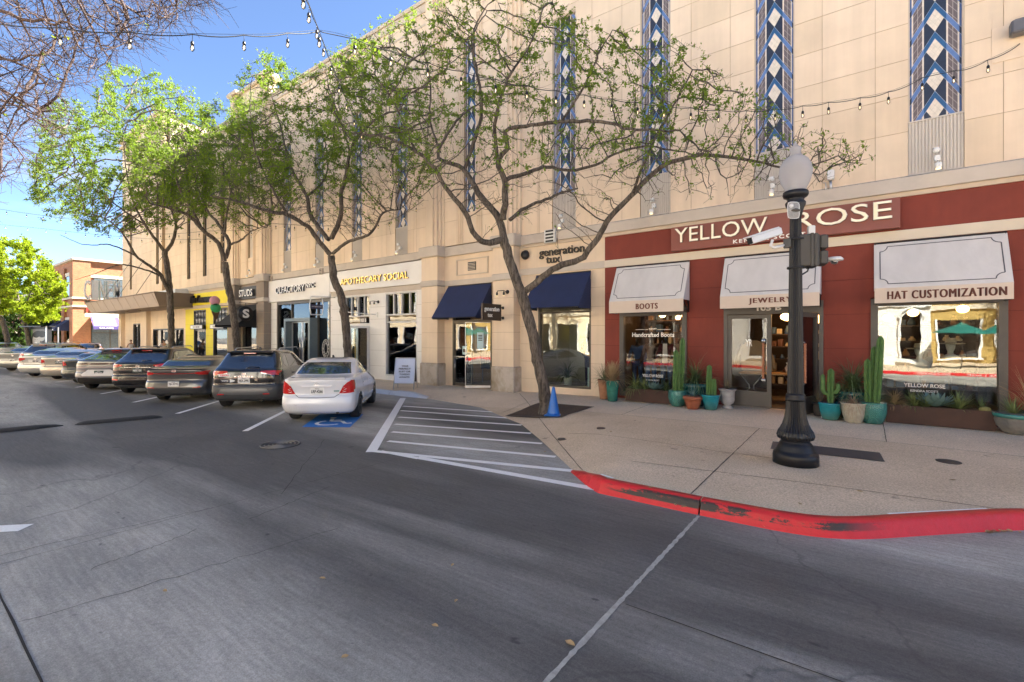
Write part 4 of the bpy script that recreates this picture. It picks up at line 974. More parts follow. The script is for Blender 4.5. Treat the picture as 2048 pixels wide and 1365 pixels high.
# ------------------------------------------------------------------ A-frame
t=thing('sandwich_board','aluminium A frame board reading YOUR PERFECT SUIT OR TUXEDO AWAITS','sandwich board',(-13.3,11.45,.15))
a=gs(786,783); 
c0=Vector((-13.45,11.55,0)); xd=Vector((.80,.60,0)); nd=Vector((.60,-.80,0)); zb=.17; hgt=1.12; W=.36; spread=.34
def PT(u,v,s):  # u across, v height, s=+1 front leg set
    return c0+xd*u+nd*(s*spread*(1-v/hgt))+Vector((0,0,zb+v))
for s,nm in ((1,'front_panel'),(-1,'rear_panel')):
    b=MB(); q=[PT(-W,.22,s),PT(W,.22,s),PT(W,hgt,s),PT(-W,hgt,s)]; 
    n_=(q[1]-q[0]).cross(q[3]-q[0]).normalized(); 
    b.add(q+[p-n_*.02 for p in q],[(0,1,2,3),(7,6,5,4),(0,4,5,1),(1,5,6,2),(2,6,7,3),(3,7,4,0)]); b.build(nm,mat('pale blue white board',(.58,.62,.74),.4,var=.04) if s>0 else mat('grey board back',(.10,.09,.08),.6),t,True)
    b=MB()
    for u in (-W,W): b.tube([PT(u,0,s),PT(u,hgt,s)],.016,5)
    b.tube([PT(-W,.22,s),PT(W,.22,s)],.016,5); b.tube([PT(-W,hgt,s),PT(W,hgt,s)],.018,5); b.build('board_frame',M['alu'],t,True)
b=MB(); q0=PT(0,.0,1); upv=(PT(0,1,1)-PT(0,0,1)).normalized()
for i,l in enumerate(('YOUR','PERFECT','SUIT OR','TUXEDO','AWAITS')): text(b,l,PT(0,.83-.098*i,1)+nd*.012,xd,upv,.062*len(l),.062,.002,0,.03)
b.build('lettering',M['darkletter'],t,True)
# ------------------------------------------------------------------ cone, grate, covers
p=gs(1107,831); t=thing('traffic_cone','bright blue traffic cone at the foot of the leaning tree','traffic cone',(p.x,p.y,p.z))
b=MB(); b.lathe([(.155,.03),(.15,.06),(.035,.68),(.028,.70),(.02,.70)],24); b.build('cone_body',mat('cone blue',(.006,.12,.44),.35,var=.12,dirt=.2),t)
b=MB(); b.bbox(-.20,.20,-.20,.20,0,.032,.012,0,Matrix.Rotation(R(20),4,'Z')); b.build('base_plate',bpy.data.materials['cone blue'],t)
g=[gs(1029,817.5),gs(1140,811),gs(1184,828),gs(1056,833.5)]; cgx=sum(q.x for q in g)/4; cgy=sum(q.y for q in g)/4
gx0,gx1=cgx-.85,cgx+.85; gy0,gy1=cgy-.85,cgy+.85
def soilmat():
    tt=NT('tree pit soil'); f=tt.noise(30,6,.8); v=tt.noise(3,3,.5); c=tt.mix(tt.ramp(f,(.35,0.0),(.7,1.0)),(.035,.022,.014),(.13,.085,.055)); tt.set(tt.b.inputs['Base Color'],c); tt.b.inputs['Roughness'].default_value=.95; tt.bump(f,.8,.02); return tt.m
M['soil']=soilmat()
t=thing('tree_grate','dark square tree pit cover around the leaning trunk','tree grate',(cgx,cgy,sz(cgx,cgy)))
b=MB(); vs=[];fs=[];n=14
for i in range(n+1):
    for j in range(n+1):
        x=gx0+(gx1-gx0)*i/n; y=gy0+(gy1-gy0)*j/n; vs.append((x,y,sz(x,y)+.008))
for i in range(n):
    for j in range(n): fs.append((i*(n+1)+j,(i+1)*(n+1)+j,(i+1)*(n+1)+j+1,i*(n+1)+j+1))
b.add(vs,fs); b.build('soil',M['soil'],t,True)
b=MB()
for (x0,x1,y0,y1) in ((gx0,gx1,gy0,gy0+.03),(gx0,gx1,gy1-.03,gy1),(gx0,gx0+.03,gy0,gy1),(gx1-.03,gx1,gy0,gy1)):
    A=[(x0,y0),(x1,y0),(x1,y1),(x0,y1)]; b.quad(*[(x,y,sz(x,y)+.013) for x,y in A])
b.build('rim',M['frame'],t,True)
q=[gs(1549,881),gs(1541,899),gs(1770,925),gs(1752,899)]
t=thing('utility_cover','long ribbed steel utility cover behind the lamp post base','utility cover',(-.3,9.0,.17))
x0,x1,y0,y1=-1.55,.55,8.68,9.20; b=MB(); zz=lambda x,y: sz(x,y)+.008
A=Vector((q[1].x,q[1].y)); B=Vector((q[2].x,q[2].y)); dv=(B-A).normalized(); nv=Vector((-dv.y,dv.x)); wd=.62; Ln=(B-A).length
f=lambda u,v,h: (A.x+dv.x*u+nv.x*v,A.y+dv.y*u+nv.y*v,sz(A.x+dv.x*u,A.y+dv.y*u+nv.y*v)+h)
b.quad(f(0,0,.008),f(Ln,0,.008),f(Ln,wd,.008),f(0,wd,.008))
for k in range(40):
    u=.04+k*(Ln-.08)/40; b.quad(f(u,.03,.012),f(u+.025,.03,.012),f(u+.025,wd-.03,.012),f(u,wd-.03,.012))
b.build('cover_plate',mat('weathered steel plate',(.085,.085,.09),.55,metal=.3,var=.2,scale=8),t,True)
for (px_,py_,r_,lab) in ((1897,924,.15,'round iron cover on the pavement right of the lamp post'),(1125,879,.10,'small round cover by the hatched bay edge'),(1202,857,.09,'small round cover in front of the blue cone')):
    p=gs(px_,py_); t=thing('valve_cover',lab,'utility cover',(p.x,p.y,p.z)); b=MB(); b.lathe([(r_,-.01),(r_,.008),(r_*.9,.012)],24); b.build('lid',mat('rusty iron',(.06,.045,.035),.7,var=.3),t)
p=gp(560,890); t=thing('manhole_cover','round iron manhole cover in the street','manhole cover',(p.x,p.y,0)); b=MB(); b.lathe([(.37,0),(.37,.006),(.36,.008)],40); b.build('lid',mat('iron lid',(.055,.05,.045),.5,metal=.4,var=.3),t)
b=MB()
for r_ in (.34,.27,.20,.13,.06):
    pts=[(r_*math.cos(2*math.pi*k/36),r_*math.sin(2*math.pi*k/36),.012) for k in range(37)]; b.tube(pts,.012,4)
b.build('rings',mat('worn iron',(.20,.185,.165),.45,metal=.5,var=.2),t)
# speed bumps
for k,(a,bb,lab) in enumerate((((-14.95,2.80),(-14.55,4.42),'black rubber speed bump nearest the parked cars'),((-15.5,-.9),(-15.05,2.62),'black rubber speed bump cut by the left picture edge'))):
    a=Vector(a);bb=Vector(bb);dv=(bb-a).normalized();nv=Vector((-dv.y,dv.x)); b=MB(); n=30; ring=[]
    for i in range(n+1):
        s=i/n; e=min(1,min(s,1-s)*8)**.5 if 0<s<1 else .02; c=a+(bb-a)*s; rr=[]
        for j in range(9):
            th=math.pi*j/8; w=.19*(.35+.65*e)*math.cos(th); rr.append((c.x+nv.x*w,c.y+nv.y*w,.004+.065*e*math.sin(th)))
        ring.append(rr)
    for i in range(n): b.add(ring[i]+ring[i+1],[(j,j+9,j+10,j+1) for j in range(8)],0,True)
    o=b.build('speed_bump',mat('black rubber',(.022,.021,.02),.85,var=.35,scale=12,bump=.4,bscale=50),None); tag(o,lab,'speed bump',group='speed bumps across the street')
# ------------------------------------------------------------------ lamp post
LX,LY=-.84,8.24; LZ=sz(LX,LY)
M['iron']=mat('black cast iron',(.010,.010,.012),.42,metal=.0,var=.2,scale=12,bump=.25,bscale=60,spec=.35)
LPp=gs(1591,926.5); LX,LY=LPp.x,LPp.y; LZ=LPp.z
lamp=thing('street_lamp','black fluted street lamp with a frosted acorn globe','street lamp',(LX,LY,LZ))
s=7.11/948
b=MB(); b.lathe([(.345,0),(.345,.13),(.335,.17),(.30,.19),(.285,.22),(.27,.27),(.235,.33),(.215,.345),(.22,.37)],40); b.build('plinth',M['iron'],lamp)
b=MB(); b.lathe([(.215,.37),(.27,.39),(.288,.44),(.27,.50)],64,smooth=False,flute=1,fd=.04); b.lathe([(.27,.50),(.235,.55),(.20,.62),(.17,.72),(.15,.84),(.14,.98)],64,smooth=False,flute=1,fd=.09); b.lathe([(.145,.98),(.155,1.0),(.155,1.03),(.14,1.05),(.15,1.07),(.128,1.10)],40); b.build('base_bell',M['iron'],lamp)
b=MB(); b.lathe([(.126,1.10),(.118,1.6),(.100,3.0),(.086,3.86)],40,smooth=False,flute=1,fd=.12); b.build('shaft',M['iron'],lamp)
b=MB(); b.lathe([(.085,3.86),(.10,3.92),(.12,4.0),(.15,4.06),(.155,4.10),(.12,4.14),(.14,4.17),(.18,4.19),(.195,4.22),(.19,4.27),(.17,4.28)],36); b.build('capital',M['iron'],lamp)
def globemat():
    t=NT('frosted ribbed glass'); n=t.n; b=t.b
    b.inputs['Base Color'].default_value=(.84,.84,.86,1); b.inputs['Roughness'].default_value=.25
    tr=n.new('ShaderNodeBsdfTranslucent'); tr.inputs[0].default_value=(.85,.85,.87,1)
    tp=n.new('ShaderNodeBsdfTransparent'); tp.inputs[0].default_value=(.9,.9,.92,1)
    m1=n.new('ShaderNodeMixShader'); m1.inputs[0].default_value=.5; t.lk(b.outputs[0],m1.inputs[1]); t.lk(tr.outputs[0],m1.inputs[2])
    m2=n.new('ShaderNodeMixShader'); m2.inputs[0].default_value=.40; t.lk(m1.outputs[0],m2.inputs[1]); t.lk(tp.outputs[0],m2.inputs[2]); t.lk(m2.outputs[0],t.out.inputs[0])
    w=n.new('ShaderNodeTexWave'); w.inputs['Scale'].default_value=28; w.bands_direction='Z'; t.lk(t.C(),w.inputs[0]); t.bump(w.outputs['Fac'],.8,.012); return t.m
b=MB(); b.lathe([(.155,4.28),(.17,4.33),(.215,4.42),(.245,4.52),(.252,4.60),(.235,4.69),(.19,4.77),(.13,4.82),(.095,4.84)],48); b.build('globe',globemat(),lamp)
b=MB(); b.lathe([(.095,4.84),(.085,4.87),(.075,4.91),(.09,4.94),(.092,4.96),(.05,4.99),(.022,5.03),(.012,5.07)],32); b.build('finial',bpy.data.materials['frosted ribbed glass'],lamp)
b=MB(); b.lathe([(.07,4.28),(.07,4.36),(.05,4.40),(.05,4.48),(.02,4.50)],16); b.build('lamp_socket',M['frame_white'],lamp)
b=MB(); b.lathe([(.045,4.40),(.06,4.44),(.04,4.48)],12); b.build('lamp',M['bulb'],lamp) if False else None
rt=Vector((CY,SY,0)); fw=Vector((-SY,CY,0))
def LP(px,py,dd=0): return P(px,py,7.11+dd)
M['camwhite']=mat('camera white plastic',(.62,.63,.64),.35,var=.05)
t=thing('security_camera','white bullet camera on an arm left of the lamp post','security camera',tuple(LP(1557,485)),0,'cameras fixed to the lamp post')
b=MB(); a=LP(1497,484,-.12); e=LP(1560,463,.02); ax=(e-a).normalized(); sd_=ax.cross(Vector((0,0,1))).normalized(); up=sd_.cross(ax)
Mx=Matrix((( ax.x,sd_.x,up.x,a.x),(ax.y,sd_.y,up.y,a.y),(ax.z,sd_.z,up.z,a.z),(0,0,0,1)))
Lc=(e-a).length; b.bbox(.03,Lc,-.055,.055,-.05,.06,.015,0,Mx); b.build('camera_body',M['camwhite'],t,True)
b=MB(); b.bbox(-.03,Lc-.05,-.065,.065,.055,.075,.005,0,Mx); b.build('sun_shield',M['camwhite'],t,True)
b=MB(); b.box(.018,.032,-.045,.045,-.04,.05,0,Mx); b.build('lens_window',M['black'],t,True)
b=MB(); b.tube([LP(1545,480),LP(1541,492),LP(1548,496),LP(1575,489)],.022,8); b.build('arm',M['camwhite'],t,True)
b=MB(); c=LP(1575,488); b.box(c.x-.05,c.x+.05,c.y-.05,c.y+.05,c.z-.06,c.z+.07); b.build('clamp',M['black'],t,True)
t=thing('equipment_box','dark plastic equipment box strapped to the lamp post','equipment box',tuple(LP(1620,535)))
c=LP(1620,503,.02); Mb=Matrix.Translation(c)@Matrix.Rotation(YAW-.35,4,'Z'); bxm=mat('dark box plastic',(.045,.042,.038),.55,var=.15)
b=MB(); b.bbox(-.17,.10,-.14,.14,-.24,.24,.02,0,Mb); b.build('box_shell',bxm,t,True)
b=MB(); b.bbox(-.02,.02,-.155,.155,-.25,.25,.005,0,Mb); b.bbox(.03,.07,-.15,.15,-.245,.245,.005,0,Mb); b.build('strap_ribs',bxm,t,True)
b=MB(); b.bbox(.10,.21,-.13,.13,.01,.22,.02,0,Mb); b.bbox(.10,.21,-.13,.13,-.22,-.01,.02,0,Mb); b.build('rear_pods',bxm,t,True)
b=MB(); b.bbox(-.03,.06,-.05,.05,.25,.38,.01,0,Mb); b.build('radio_module',M['camwhite'],t,True)
b=MB(); b.tube([LP(1617,536),LP(1615,543),LP(1605,549),LP(1598,551)],.012,6); b.build('cable',M['black'],t,True)
for z in (3.35,2.92):
    b=MB(); b.lathe([(.112,z),(.116,z+.01),(.112,z+.03)],24,Matrix.Translation((LX,LY,LZ))); b.build('band_clamp',M['black'],t,True)
t=thing('security_camera','white dome camera hanging right of the dark box on the lamp post','security camera',tuple(LP(1668,520)),0,'cameras fixed to the lamp post')
b=MB(); c=LP(1669,519); b.lathe([(.02,.035),(.085,.03),(.115,.0),(.11,-.02),(.07,-.025)][::-1],24,Matrix.Translation(c)); b.build('dome_cover',M['camwhite'],t,True)
b=MB(); b.ball((c.x,c.y,c.z-.03),.05,.05,.05,14,8); b.build('dome_lens',M['glass_dark'],t,True)
b=MB(); b.tube([LP(1648,526,.1),LP(1655,520,.05),c],.025,8); b.build('arm',M['camwhite'],t,True)
t=thing('perforated_bracket','perforated clear bracket with a grey sensor near the lamp globe','bracket',tuple(LP(1588,438)))
b=MB(); c=LP(1587,421,-.13)
pts=[]; 
for k in range(28):
    a=2*math.pi*k/28; rx=.088*(abs(math.cos(a))**.5)*(1 if math.cos(a)>0 else -1); rz=.122*(abs(math.sin(a))**.5)*(1 if math.sin(a)>0 else -1); pts.append(c+rt*rx+Vector((0,0,rz)))
b.tube(pts+[pts[0]],.006,4)
for k in range(-6,7):
    b.tube([c+rt*(.013*k)+Vector((0,0,-.115)),c+rt*(.013*k)+Vector((0,0,.115))],.0024,3); 
for k in range(-9,10): b.tube([c+rt*-.085+Vector((0,0,.0125*k)),c+rt*.085+Vector((0,0,.0125*k))],.0024,3)
b.build('mesh_plate',M['camwhite'],t,True)
b=MB(); b.lathe([(.03,-.03),(.085,-.01),(.085,.01),(.04,.035),(.03,.04)],20,Matrix.Translation(LP(1588,423,-.08))); b.build('sensor',M['frame'],t,True)
b=MB(); b.lathe([(.03,0),(.03,.012)],14,Matrix.Translation(LP(1583,412,-.14))@Matrix.Rotation(R(90),4,'X')); b.build('sensor_disc',M['camwhite'],t,True)
lamp.scale=(.88,.88,.954)
# ------------------------------------------------------------------ string lights
M['wire']=mat('black cable',(.012,.012,.012),.6,var=0)
def bulbglass():
    t=glassmat('bulb glass',(.95,.9,.82),.08,1.45); return t
M['bulbglass']=bulbglass()
def string(label,pts,nb,lit=0,big=1.0,r=.007,drop=.10,scal=.05):
    t=thing('string_lights',label,'string lights',tuple(pts[0]),0,'bulb strings across the street')
    pts=[Vector(p) for p in pts]; L=[0]
    for a,c in zip(pts[:-1],pts[1:]): L.append(L[-1]+(c-a).length)
    def at(s):
        s=min(max(s,0),L[-1]-1e-6)
        for i in range(len(L)-1):
            if L[i]<=s<=L[i+1]: break
        f=(s-L[i])/(L[i+1]-L[i]); p0=pts[max(i-1,0)];p1=pts[i];p2=pts[i+1];p3=pts[min(i+2,len(pts)-1)]
        return .5*((2*p1)+(-p0+p2)*f+(2*p0-5*p1+4*p2-p3)*f*f+(-p0+3*p1-3*p2+p3)*f**3)
    T=L[-1]; N=nb*6; path=[]
    for k in range(N+1):
        q=at(T*k/N); ph=(k%6)/6; q=q-Vector((0,0,scal*4*ph*(1-ph)*.5)); path.append(q)
    b=MB(); b.tube(path,r,4); b.build('cable',M['wire'],t,True)
    b=MB(); b.tube([at(T*k/N)+Vector((0,0,.012)) for k in range(0,N+1)],r*.45,3); b.build('guy_wire',M['wire'],t,True)
    for k in range(nb):
        q=at(T*(k*6)/N); sw=random.Random(k).uniform(-.01,.01); z0=-drop*big
        b=MB(); b.tube([q+Vector((0,0,-.0)),q+Vector((sw,0,z0))],.004*big,4); b.lathe([(.012,0),(.02,-.015),(.024,-.04),(.022,-.06)][::-1] if False else [(.022*big,-.06*big),(.026*big,-.045*big),(.022*big,-.015*big),(.012*big,0)],10,Matrix.Translation(q+Vector((sw,0,z0))))
        so=b.build('socket',M['black'],t,True)
        b=MB(); b.lathe([(.006*big,-.155*big),(.024*big,-.135*big),(.030*big,-.11*big),(.026*big,-.08*big),(.016*big,-.055*big)],10,Matrix.Translation(q+Vector((sw,0,z0)))); bo=b.build('bulb',M['bulbglass'],t,True)
        b=MB(); b.lathe([(.006*big,-.12*big),(.011*big,-.10*big),(.006*big,-.07*big)],6,Matrix.Translation(q+Vector((sw,0,z0)))); fo=b.build('filament',M['bulb'],None); fo.parent=bo; 
        fo.data.transform(WM[bo].inverted())
    return t
string('near bulb string crossing the blue sky at the upper left',[P(-180,38,4.8),P(0,46,5.0),P(150,58,5.2),P(290,66,5.5),P(415,70,5.8),P(530,70,6.3),P(638,62,7.0)],7,big=.8)
string('long bulb string from over the street to the wall at upper right',[P(638,62,7.0),P(697,74,7.3),P(835,120,7.9),P(1018,165,8.5),P(1185,193,9.1),P(1335,212,9.6),P(1500,222,9.8),P(1660,205,9.9),P(1775,185,9.8),P(1862,150,9.6),P(1930,138,9.5),P(2000,110,9.4),P(2040,88,9.30)],23)
string('bulb string curving down through the trees to the middle of the facade',[P(606,-20,5.2),P(638,62,7.0),P(672,150,8.8),P(712,240,11),P(760,320,13.8),P(810,372,17),P(846,398,19.3)],17,big=.85)
string('distant bulb string low across the trees above the street',[P(540,447,21),P(660,452,19.5),P(780,440,18.6),P(848,400,19.3)],14,scal=.03)
string('distant bulb string above the black awning',[P(548,462,27.0),P(430,462,28),P(320,468,30),P(240,452,33),P(150,440,34),P(40,425,33),P(-20,415,32)],26,scal=.03,big=1.2)
string('farthest bulb string low over the parked cars at the left',[P(548,462,27.0),P(420,478,32),P(300,478,38),P(180,468,42),P(60,455,42),P(-20,448,42)],22,scal=.03,big=1.4)
# ------------------------------------------------------------------ planters
def potmat(name,c,c2=None,rough=.25,pattern=None,coat=.4):
    t=NT(name); o=t.xyz(); f=t.noise(7,5,.65)
    cc=t.mix(t.ramp(f,(.3,0.0),(.7,1.0)),c,tuple(x*.65 for x in c))
    if c2: cc=t.mix(t.ramp(t.math('ADD',o[2],t.math('MULTIPLY',t.noise(30,2,.5),.12)),(.08,1.0),(.30,0.0)),cc,c2)
    t.set(t.b.inputs['Base Color'],cc); t.b.inputs['Roughness'].default_value=rough; t.b.inputs['Coat Weight'].default_value=coat
    if pattern=='diamond':
        a=t.math('ARCTAN2',o[1],o[0]); k=t.math('MULTIPLY',a,3.5); zz=t.math('MULTIPLY',o[2],22.0)
        p=t.math('PINGPONG',t.math('ADD',k,zz),.5); q=t.math('PINGPONG',t.math('SUBTRACT',k,zz),.5); t.bump(t.math('MULTIPLY',p,q),1.0,.06)
    elif pattern=='carved': t.bump(t.noise(28,3,.8),1.0,.03)
    else: t.bump(f,.2,.01)
    return t.m
def pot(name,label,x,y,prof,m,group='potted plants along the red wall',fill=True,fm='pebble'):
    z=sz(x,min(y,13.4)); t=thing(name,label,'planter',(x,y,z),0,group)
    b=MB(); b.lathe(prof,36); b.build('pot',m,t)
    r,h=prof[-1]; b=MB(); b.lathe([(r*.80,h-.05),(r*.82,h-.02),(.01,h-.015)],24); 
    rnd=random.Random(int(x*100)); 
    for k in range(26 if fm=='pebble' else 8):
        a=rnd.uniform(0,6.28); q=rnd.uniform(0,r*.78); b.ball((q*math.cos(a),q*math.sin(a),h-.012),.018,.016,.012,6,4)
    b.build('gravel' if fm=='pebble' else 'soil',M[fm],t); return t,h,z
M['pebble']=mat('pale pebbles',(.55,.54,.50),.8,var=.15,scale=30)
M['cactus']=mat('cactus green',(.07,.155,.035),.65,var=.35,scale=9,bump=.3,bscale=60); M['cactus_tip']=mat('pale cactus',(.22,.34,.10),.6,var=.2)
M['agave']=mat('blue agave',(.15,.25,.23),.55,var=.15); M['blade']=mat('grass blade green',(.085,.13,.045),.6,var=.4,scale=5)
M['straw']=mat('dry straw blade',(.40,.29,.15),.8,var=.3,scale=6); M['yucca']=mat('striped yucca',(.16,.21,.07),.6,var=.5,scale=9); M['reddish']=mat('reddish blade',(.16,.12,.07),.7,var=.4,scale=6)
M['needle']=mat('cactus spines',(.35,.28,.16),.7,var=0)
def column(b,x,y,z0,h,r,lean=(0,0),ribs=8,bend=None):
    n=ribs*2; rows=18; r=r*1.06; vs=[];fs=[]
    for k in range(rows+1):
        t=k/rows; rr=r*(1-.04*math.sin(t*9)) * (1 if t<.9 else math.sqrt(max(0.02,1-((t-.9)/.1)**2))) * (.85+.15*min(1,t*6))
        cx=x+lean[0]*t; cy=y+lean[1]*t
        for i in range(n):
            a=2*math.pi*i/n; q=rr*(1 if i%2==0 else .60); vs.append((cx+q*math.cos(a),cy+q*math.sin(a),z0+h*t))
    for k in range(rows):
        for i in range(n): j=(i+1)%n; fs.append((k*n+i,k*n+j,(k+1)*n+j,(k+1)*n+i))
    fs.append(tuple(range(rows*n,(rows+1)*n))); b.add(vs,fs,0,False)
def blades(b,x,y,z,n,L,w,spread=1.0,droop=.5,seed=1,curl=0,stiff=0,lmin=.6,mi=0):
    rnd=random.Random(seed)
    for k in range(n):
        a=rnd.uniform(0,6.283); l=L*rnd.uniform(lmin,1); el=rnd.uniform(.25,1.45) if spread>.5 else rnd.uniform(.9,1.5); dr=droop*rnd.uniform(.4,1.3)
        p=Vector((x+rnd.uniform(-.02,.02),y+rnd.uniform(-.02,.02),z)); d=Vector((math.cos(a)*math.cos(el),math.sin(a)*math.cos(el),math.sin(el))); seg=5; pr=None; sdv=Vector((-math.sin(a),math.cos(a),0))
        for s_ in range(seg+1):
            t=s_/seg; ww=w*(1-t**1.5)*.5+.0012; nrm=d.cross(sdv).normalized(); cur=[p-sdv*ww+nrm*ww*.35,p+sdv*ww+nrm*ww*.35,p-nrm*0.0]
            if pr: 
                b.add([pr[0],pr[2],cur[2],cur[0],pr[1],cur[1]],[(0,1,2,3),(1,4,5,2)],mi,True)
            pr=cur; p=p+d*(l/seg); d=(d+Vector((0,0,-dr*l*.55))+sdv*curl*rnd.uniform(-.3,.3)).normalized()
def rosette(b,x,y,z,R_,n=26,seed=3):
    rnd=random.Random(seed)
    for k in range(n):
        a=k*2.399; t=k/n; el=R(20+60*t); l=R_*(1-.45*t); w=.085*R_/.3*(1-.3*t); d=Vector((math.cos(a)*math.cos(el),math.sin(a)*math.cos(el),math.sin(el))); sdv=Vector((-math.sin(a),math.cos(a),0)); p0=Vector((x,y,z)); nrm=d.cross(sdv)*-1
        pts=[]
        for s_,wd,up in ((0,.35,0),(.35,.85,.0),(.65,1,.01),(.88,.45,.03),(1,.02,.06)):
            c=p0+d*l*s_+Vector((0,0,up*R_)); pts.append((c-sdv*w*.5*wd+nrm*.3*w*wd*.5,c-nrm*.0,c+sdv*w*.5*wd+nrm*.3*w*wd*.5))
        for q,r_ in zip(pts[:-1],pts[1:]): b.add([q[0],q[1],r_[1],r_[0],q[2],r_[2]],[(0,1,2,3),(1,4,5,2)],0,True)
PR=lambda rb,rt,h,bul=0,lip=.012: [(rb*.9,0),(rb,.012),(rb+(rt-rb)*.35+bul,h*.35),(rb+(rt-rb)*.75+bul,h*.75),(rt,h-.03),(rt+lip,h-.02),(rt+lip,h),(rt-.012,h),(rt-.02,h-.03)]
# left end: terracotta tall + green tall
t,h,z=pot('potted_plant','tall pale terracotta pot with spiky green blades at the left end of the red wall',-6.28,13.05,PR(.13,.19,.58),potmat('pale terracotta',(.45,.22,.12),rough=.8,coat=0),fm='soil')
b=MB(); blades(b,0,0,h-.03,60,.75,.016,1,.6,5); b.build('foliage',M['blade'],t)
t,h,z=pot('potted_plant','tall sea green pot full of dry straw coloured grass',-5.86,12.72,PR(.14,.20,.60),potmat('sea green glaze',(.035,.19,.14),(.02,.11,.09)),fm='soil')
b=MB(); blades(b,0,0,h-.03,260,.66,.013,.2,.5,6); blades(b,0,0,h-.03,110,.8,.013,1,.9,16); b.build('foliage',M['straw'],t)
# corten troughs
M['corten']=mat('dark rusted steel',(.05,.022,.015),.6,metal=.3,var=.4,scale=3,bump=.2,bscale=50,dirt=.5)
def trough(label,x0,x1,y0,y1,h):
    xm,ym=(x0+x1)/2,(y0+y1)/2; z=max(sz(x0,y0),sz(x1,y0))+.005; t=thing('steel_trough',label,'planter',(xm,ym,z),0,'steel troughs under the shop windows')
    b=MB(); e=.015
    b.box(x0,x1,y0,y0+e,z,z+h); b.box(x0,x1,y1-e,y1,z,z+h); b.box(x0,x0+e,y0+e,y1-e,z,z+h); b.box(x1-e,x1,y0+e,y1-e,z,z+h); b.box(x0+e,x1-e,y0+e,y1-e,z,z+.02)
    b.box(x0-.004,x1+.004,y0-.004,y0,z+h-.03,z+h+.002)
    b.build('steel_box',M['corten'],t,True)
    b=MB(); b.box(x0+e,x1-e,y0+e,y1-e,z+h-.08,z+h-.04); b.build('soil',M['soil'],t,True); return t,z+h-.04
t1,zt1=trough('rusty steel trough of succulents under the BOOTS window',-5.50,-4.16,12.82,13.24,.36)
def plant(label,kind,x,y,z,f,m,cat='plant'):
    p=thing(kind,label,cat,(x,y,z),0,'succulents in the steel troughs'); b=MB(); f(b); b.build('leaves',M[m],p); return p
plant('arching striped grass spilling over the left end of the left trough','spider_grass',-5.28,13.0,zt1,lambda b:blades(b,0,0,0,120,.62,.022,1,1.9,21,.6),'yucca')
plant('green and cream striped clump in the left half of the left trough','striped_succulent',-4.98,12.98,zt1,lambda b:blades(b,0,0,0,90,.42,.026,1,1.1,22),'yucca')
plant('pale blue agave in the middle of the left trough','agave',-4.72,12.98,zt1,lambda b:rosette(b,0,0,.03,.33,24,4),'agave')
plant('thin green blades at the right end of the left trough','spider_grass',-4.40,13.0,zt1,lambda b:blades(b,0,0,0,110,.46,.018,1,1.4,23,.4),'blade')
t2,zt2=trough('long rusty steel trough under the hat customization window',.36,2.02,12.86,13.30,.38)
plant('dry straw tuft at the left end of the right trough','dry_grass',.50,13.08,zt2,lambda b:blades(b,0,0,.02,260,.38,.013,1,1.8,31,.8),'straw')
plant('green and yellow striped clump left of the big blue agave','striped_succulent',.82,13.05,zt2,lambda b:(blades(b,0,0,0,90,.42,.028,1,1.0,32),blades(b,.18,.03,0,60,.36,.026,1,1.0,35)),'yucca')
plant('large pale blue agave in the middle of the right trough','agave',1.15,13.05,zt2,lambda b:rosette(b,0,0,.04,.44,32,5),'agave')
plant('dark green spiky clump right of the big blue agave','spiky_succulent',1.52,13.05,zt2,lambda b:(blades(b,0,0,0,110,.46,.026,1,.8,33)),'yucca')
plant('small dark upright blades near the right end of the right trough','spiky_succulent',1.86,13.15,zt2,lambda b:blades(b,0,0,0,26,.36,.016,.2,.3,34),'blade')
b_=thing('barrel_cactus','small round barrel cactus at the right end of the right trough','cactus',(1.88,12.98,zt2),0,'succulents in the steel troughs'); b=MB(); b.ball((0,0,.05),.09,.09,.07,20,10); b.build('stem',mat('barrel cactus',(.22,.20,.06),.7,var=.4,scale=40,bump=.8,bscale=90),b_)
def cactuspot(label,x,y,prof,m,cols,extra=None):
    t,h,z=pot('cactus_pot',label,x,y,prof,m)
    for (dx,dy,hh,r,lean,z0) in cols: b=MB(); column(b,dx,dy,h-.03+z0,hh,r,lean); b.build('stem',M['cactus'],t)
    if extra: b=MB(); extra(b,h); b.build('arm',M['cactus'],t)
    return t,h
teal=potmat('teal diamond glaze',(.045,.24,.20),(.03,.15,.13),.3,'diamond')
cactuspot('teal diamond patterned pot with a tall twin column cactus by the BOOTS window',-3.98,12.66,[(.12,0),(.14,.01),(.20,.10),(.235,.24),(.235,.36),(.22,.40),(.225,.42),(.205,.42)],teal,[(-.03,0,1.10,.075,(-.01,0),0),(.08,.04,1.42,.07,(.04,0),0),(-.05,-.08,.48,.05,(0,0),0)])
t,h,z=pot('potted_plant','wide terracotta bowl with small grey green spiky leaves',-3.52,12.42,[(.13,0),(.14,.01),(.19,.16),(.21,.24),(.235,.245),(.24,.32),(.22,.32)],potmat('terracotta',(.34,.10,.045),rough=.7,coat=0))
b=MB(); blades(b,0,0,h-.02,46,.34,.014,1,.7,41); b.build('foliage',M['agave'],t)
turq=potmat('turquoise drip glaze',(.01,.24,.30),(.05,.16,.14),.2)
cactuspot('turquoise drip glazed pot with a stubby branching cactus left of the double door',-3.12,12.55,[(.13,0),(.15,.01),(.18,.16),(.215,.33),(.225,.35),(.225,.37),(.20,.37)],turq,[(-.05,0,.78,.062,(.02,0),0),(.08,-.02,.44,.06,(0,0),0)])
t,h,z=pot('potted_plant','pale grey urn with thin dry sprigs beside the left door leaf',-2.82,12.98,[(.14,0),(.15,.02),(.09,.06),(.08,.09),(.14,.12),(.17,.2),(.175,.42),(.20,.46),(.215,.47),(.215,.49),(.19,.49)],potmat('pale grey urn',(.42,.41,.41),rough=.45))
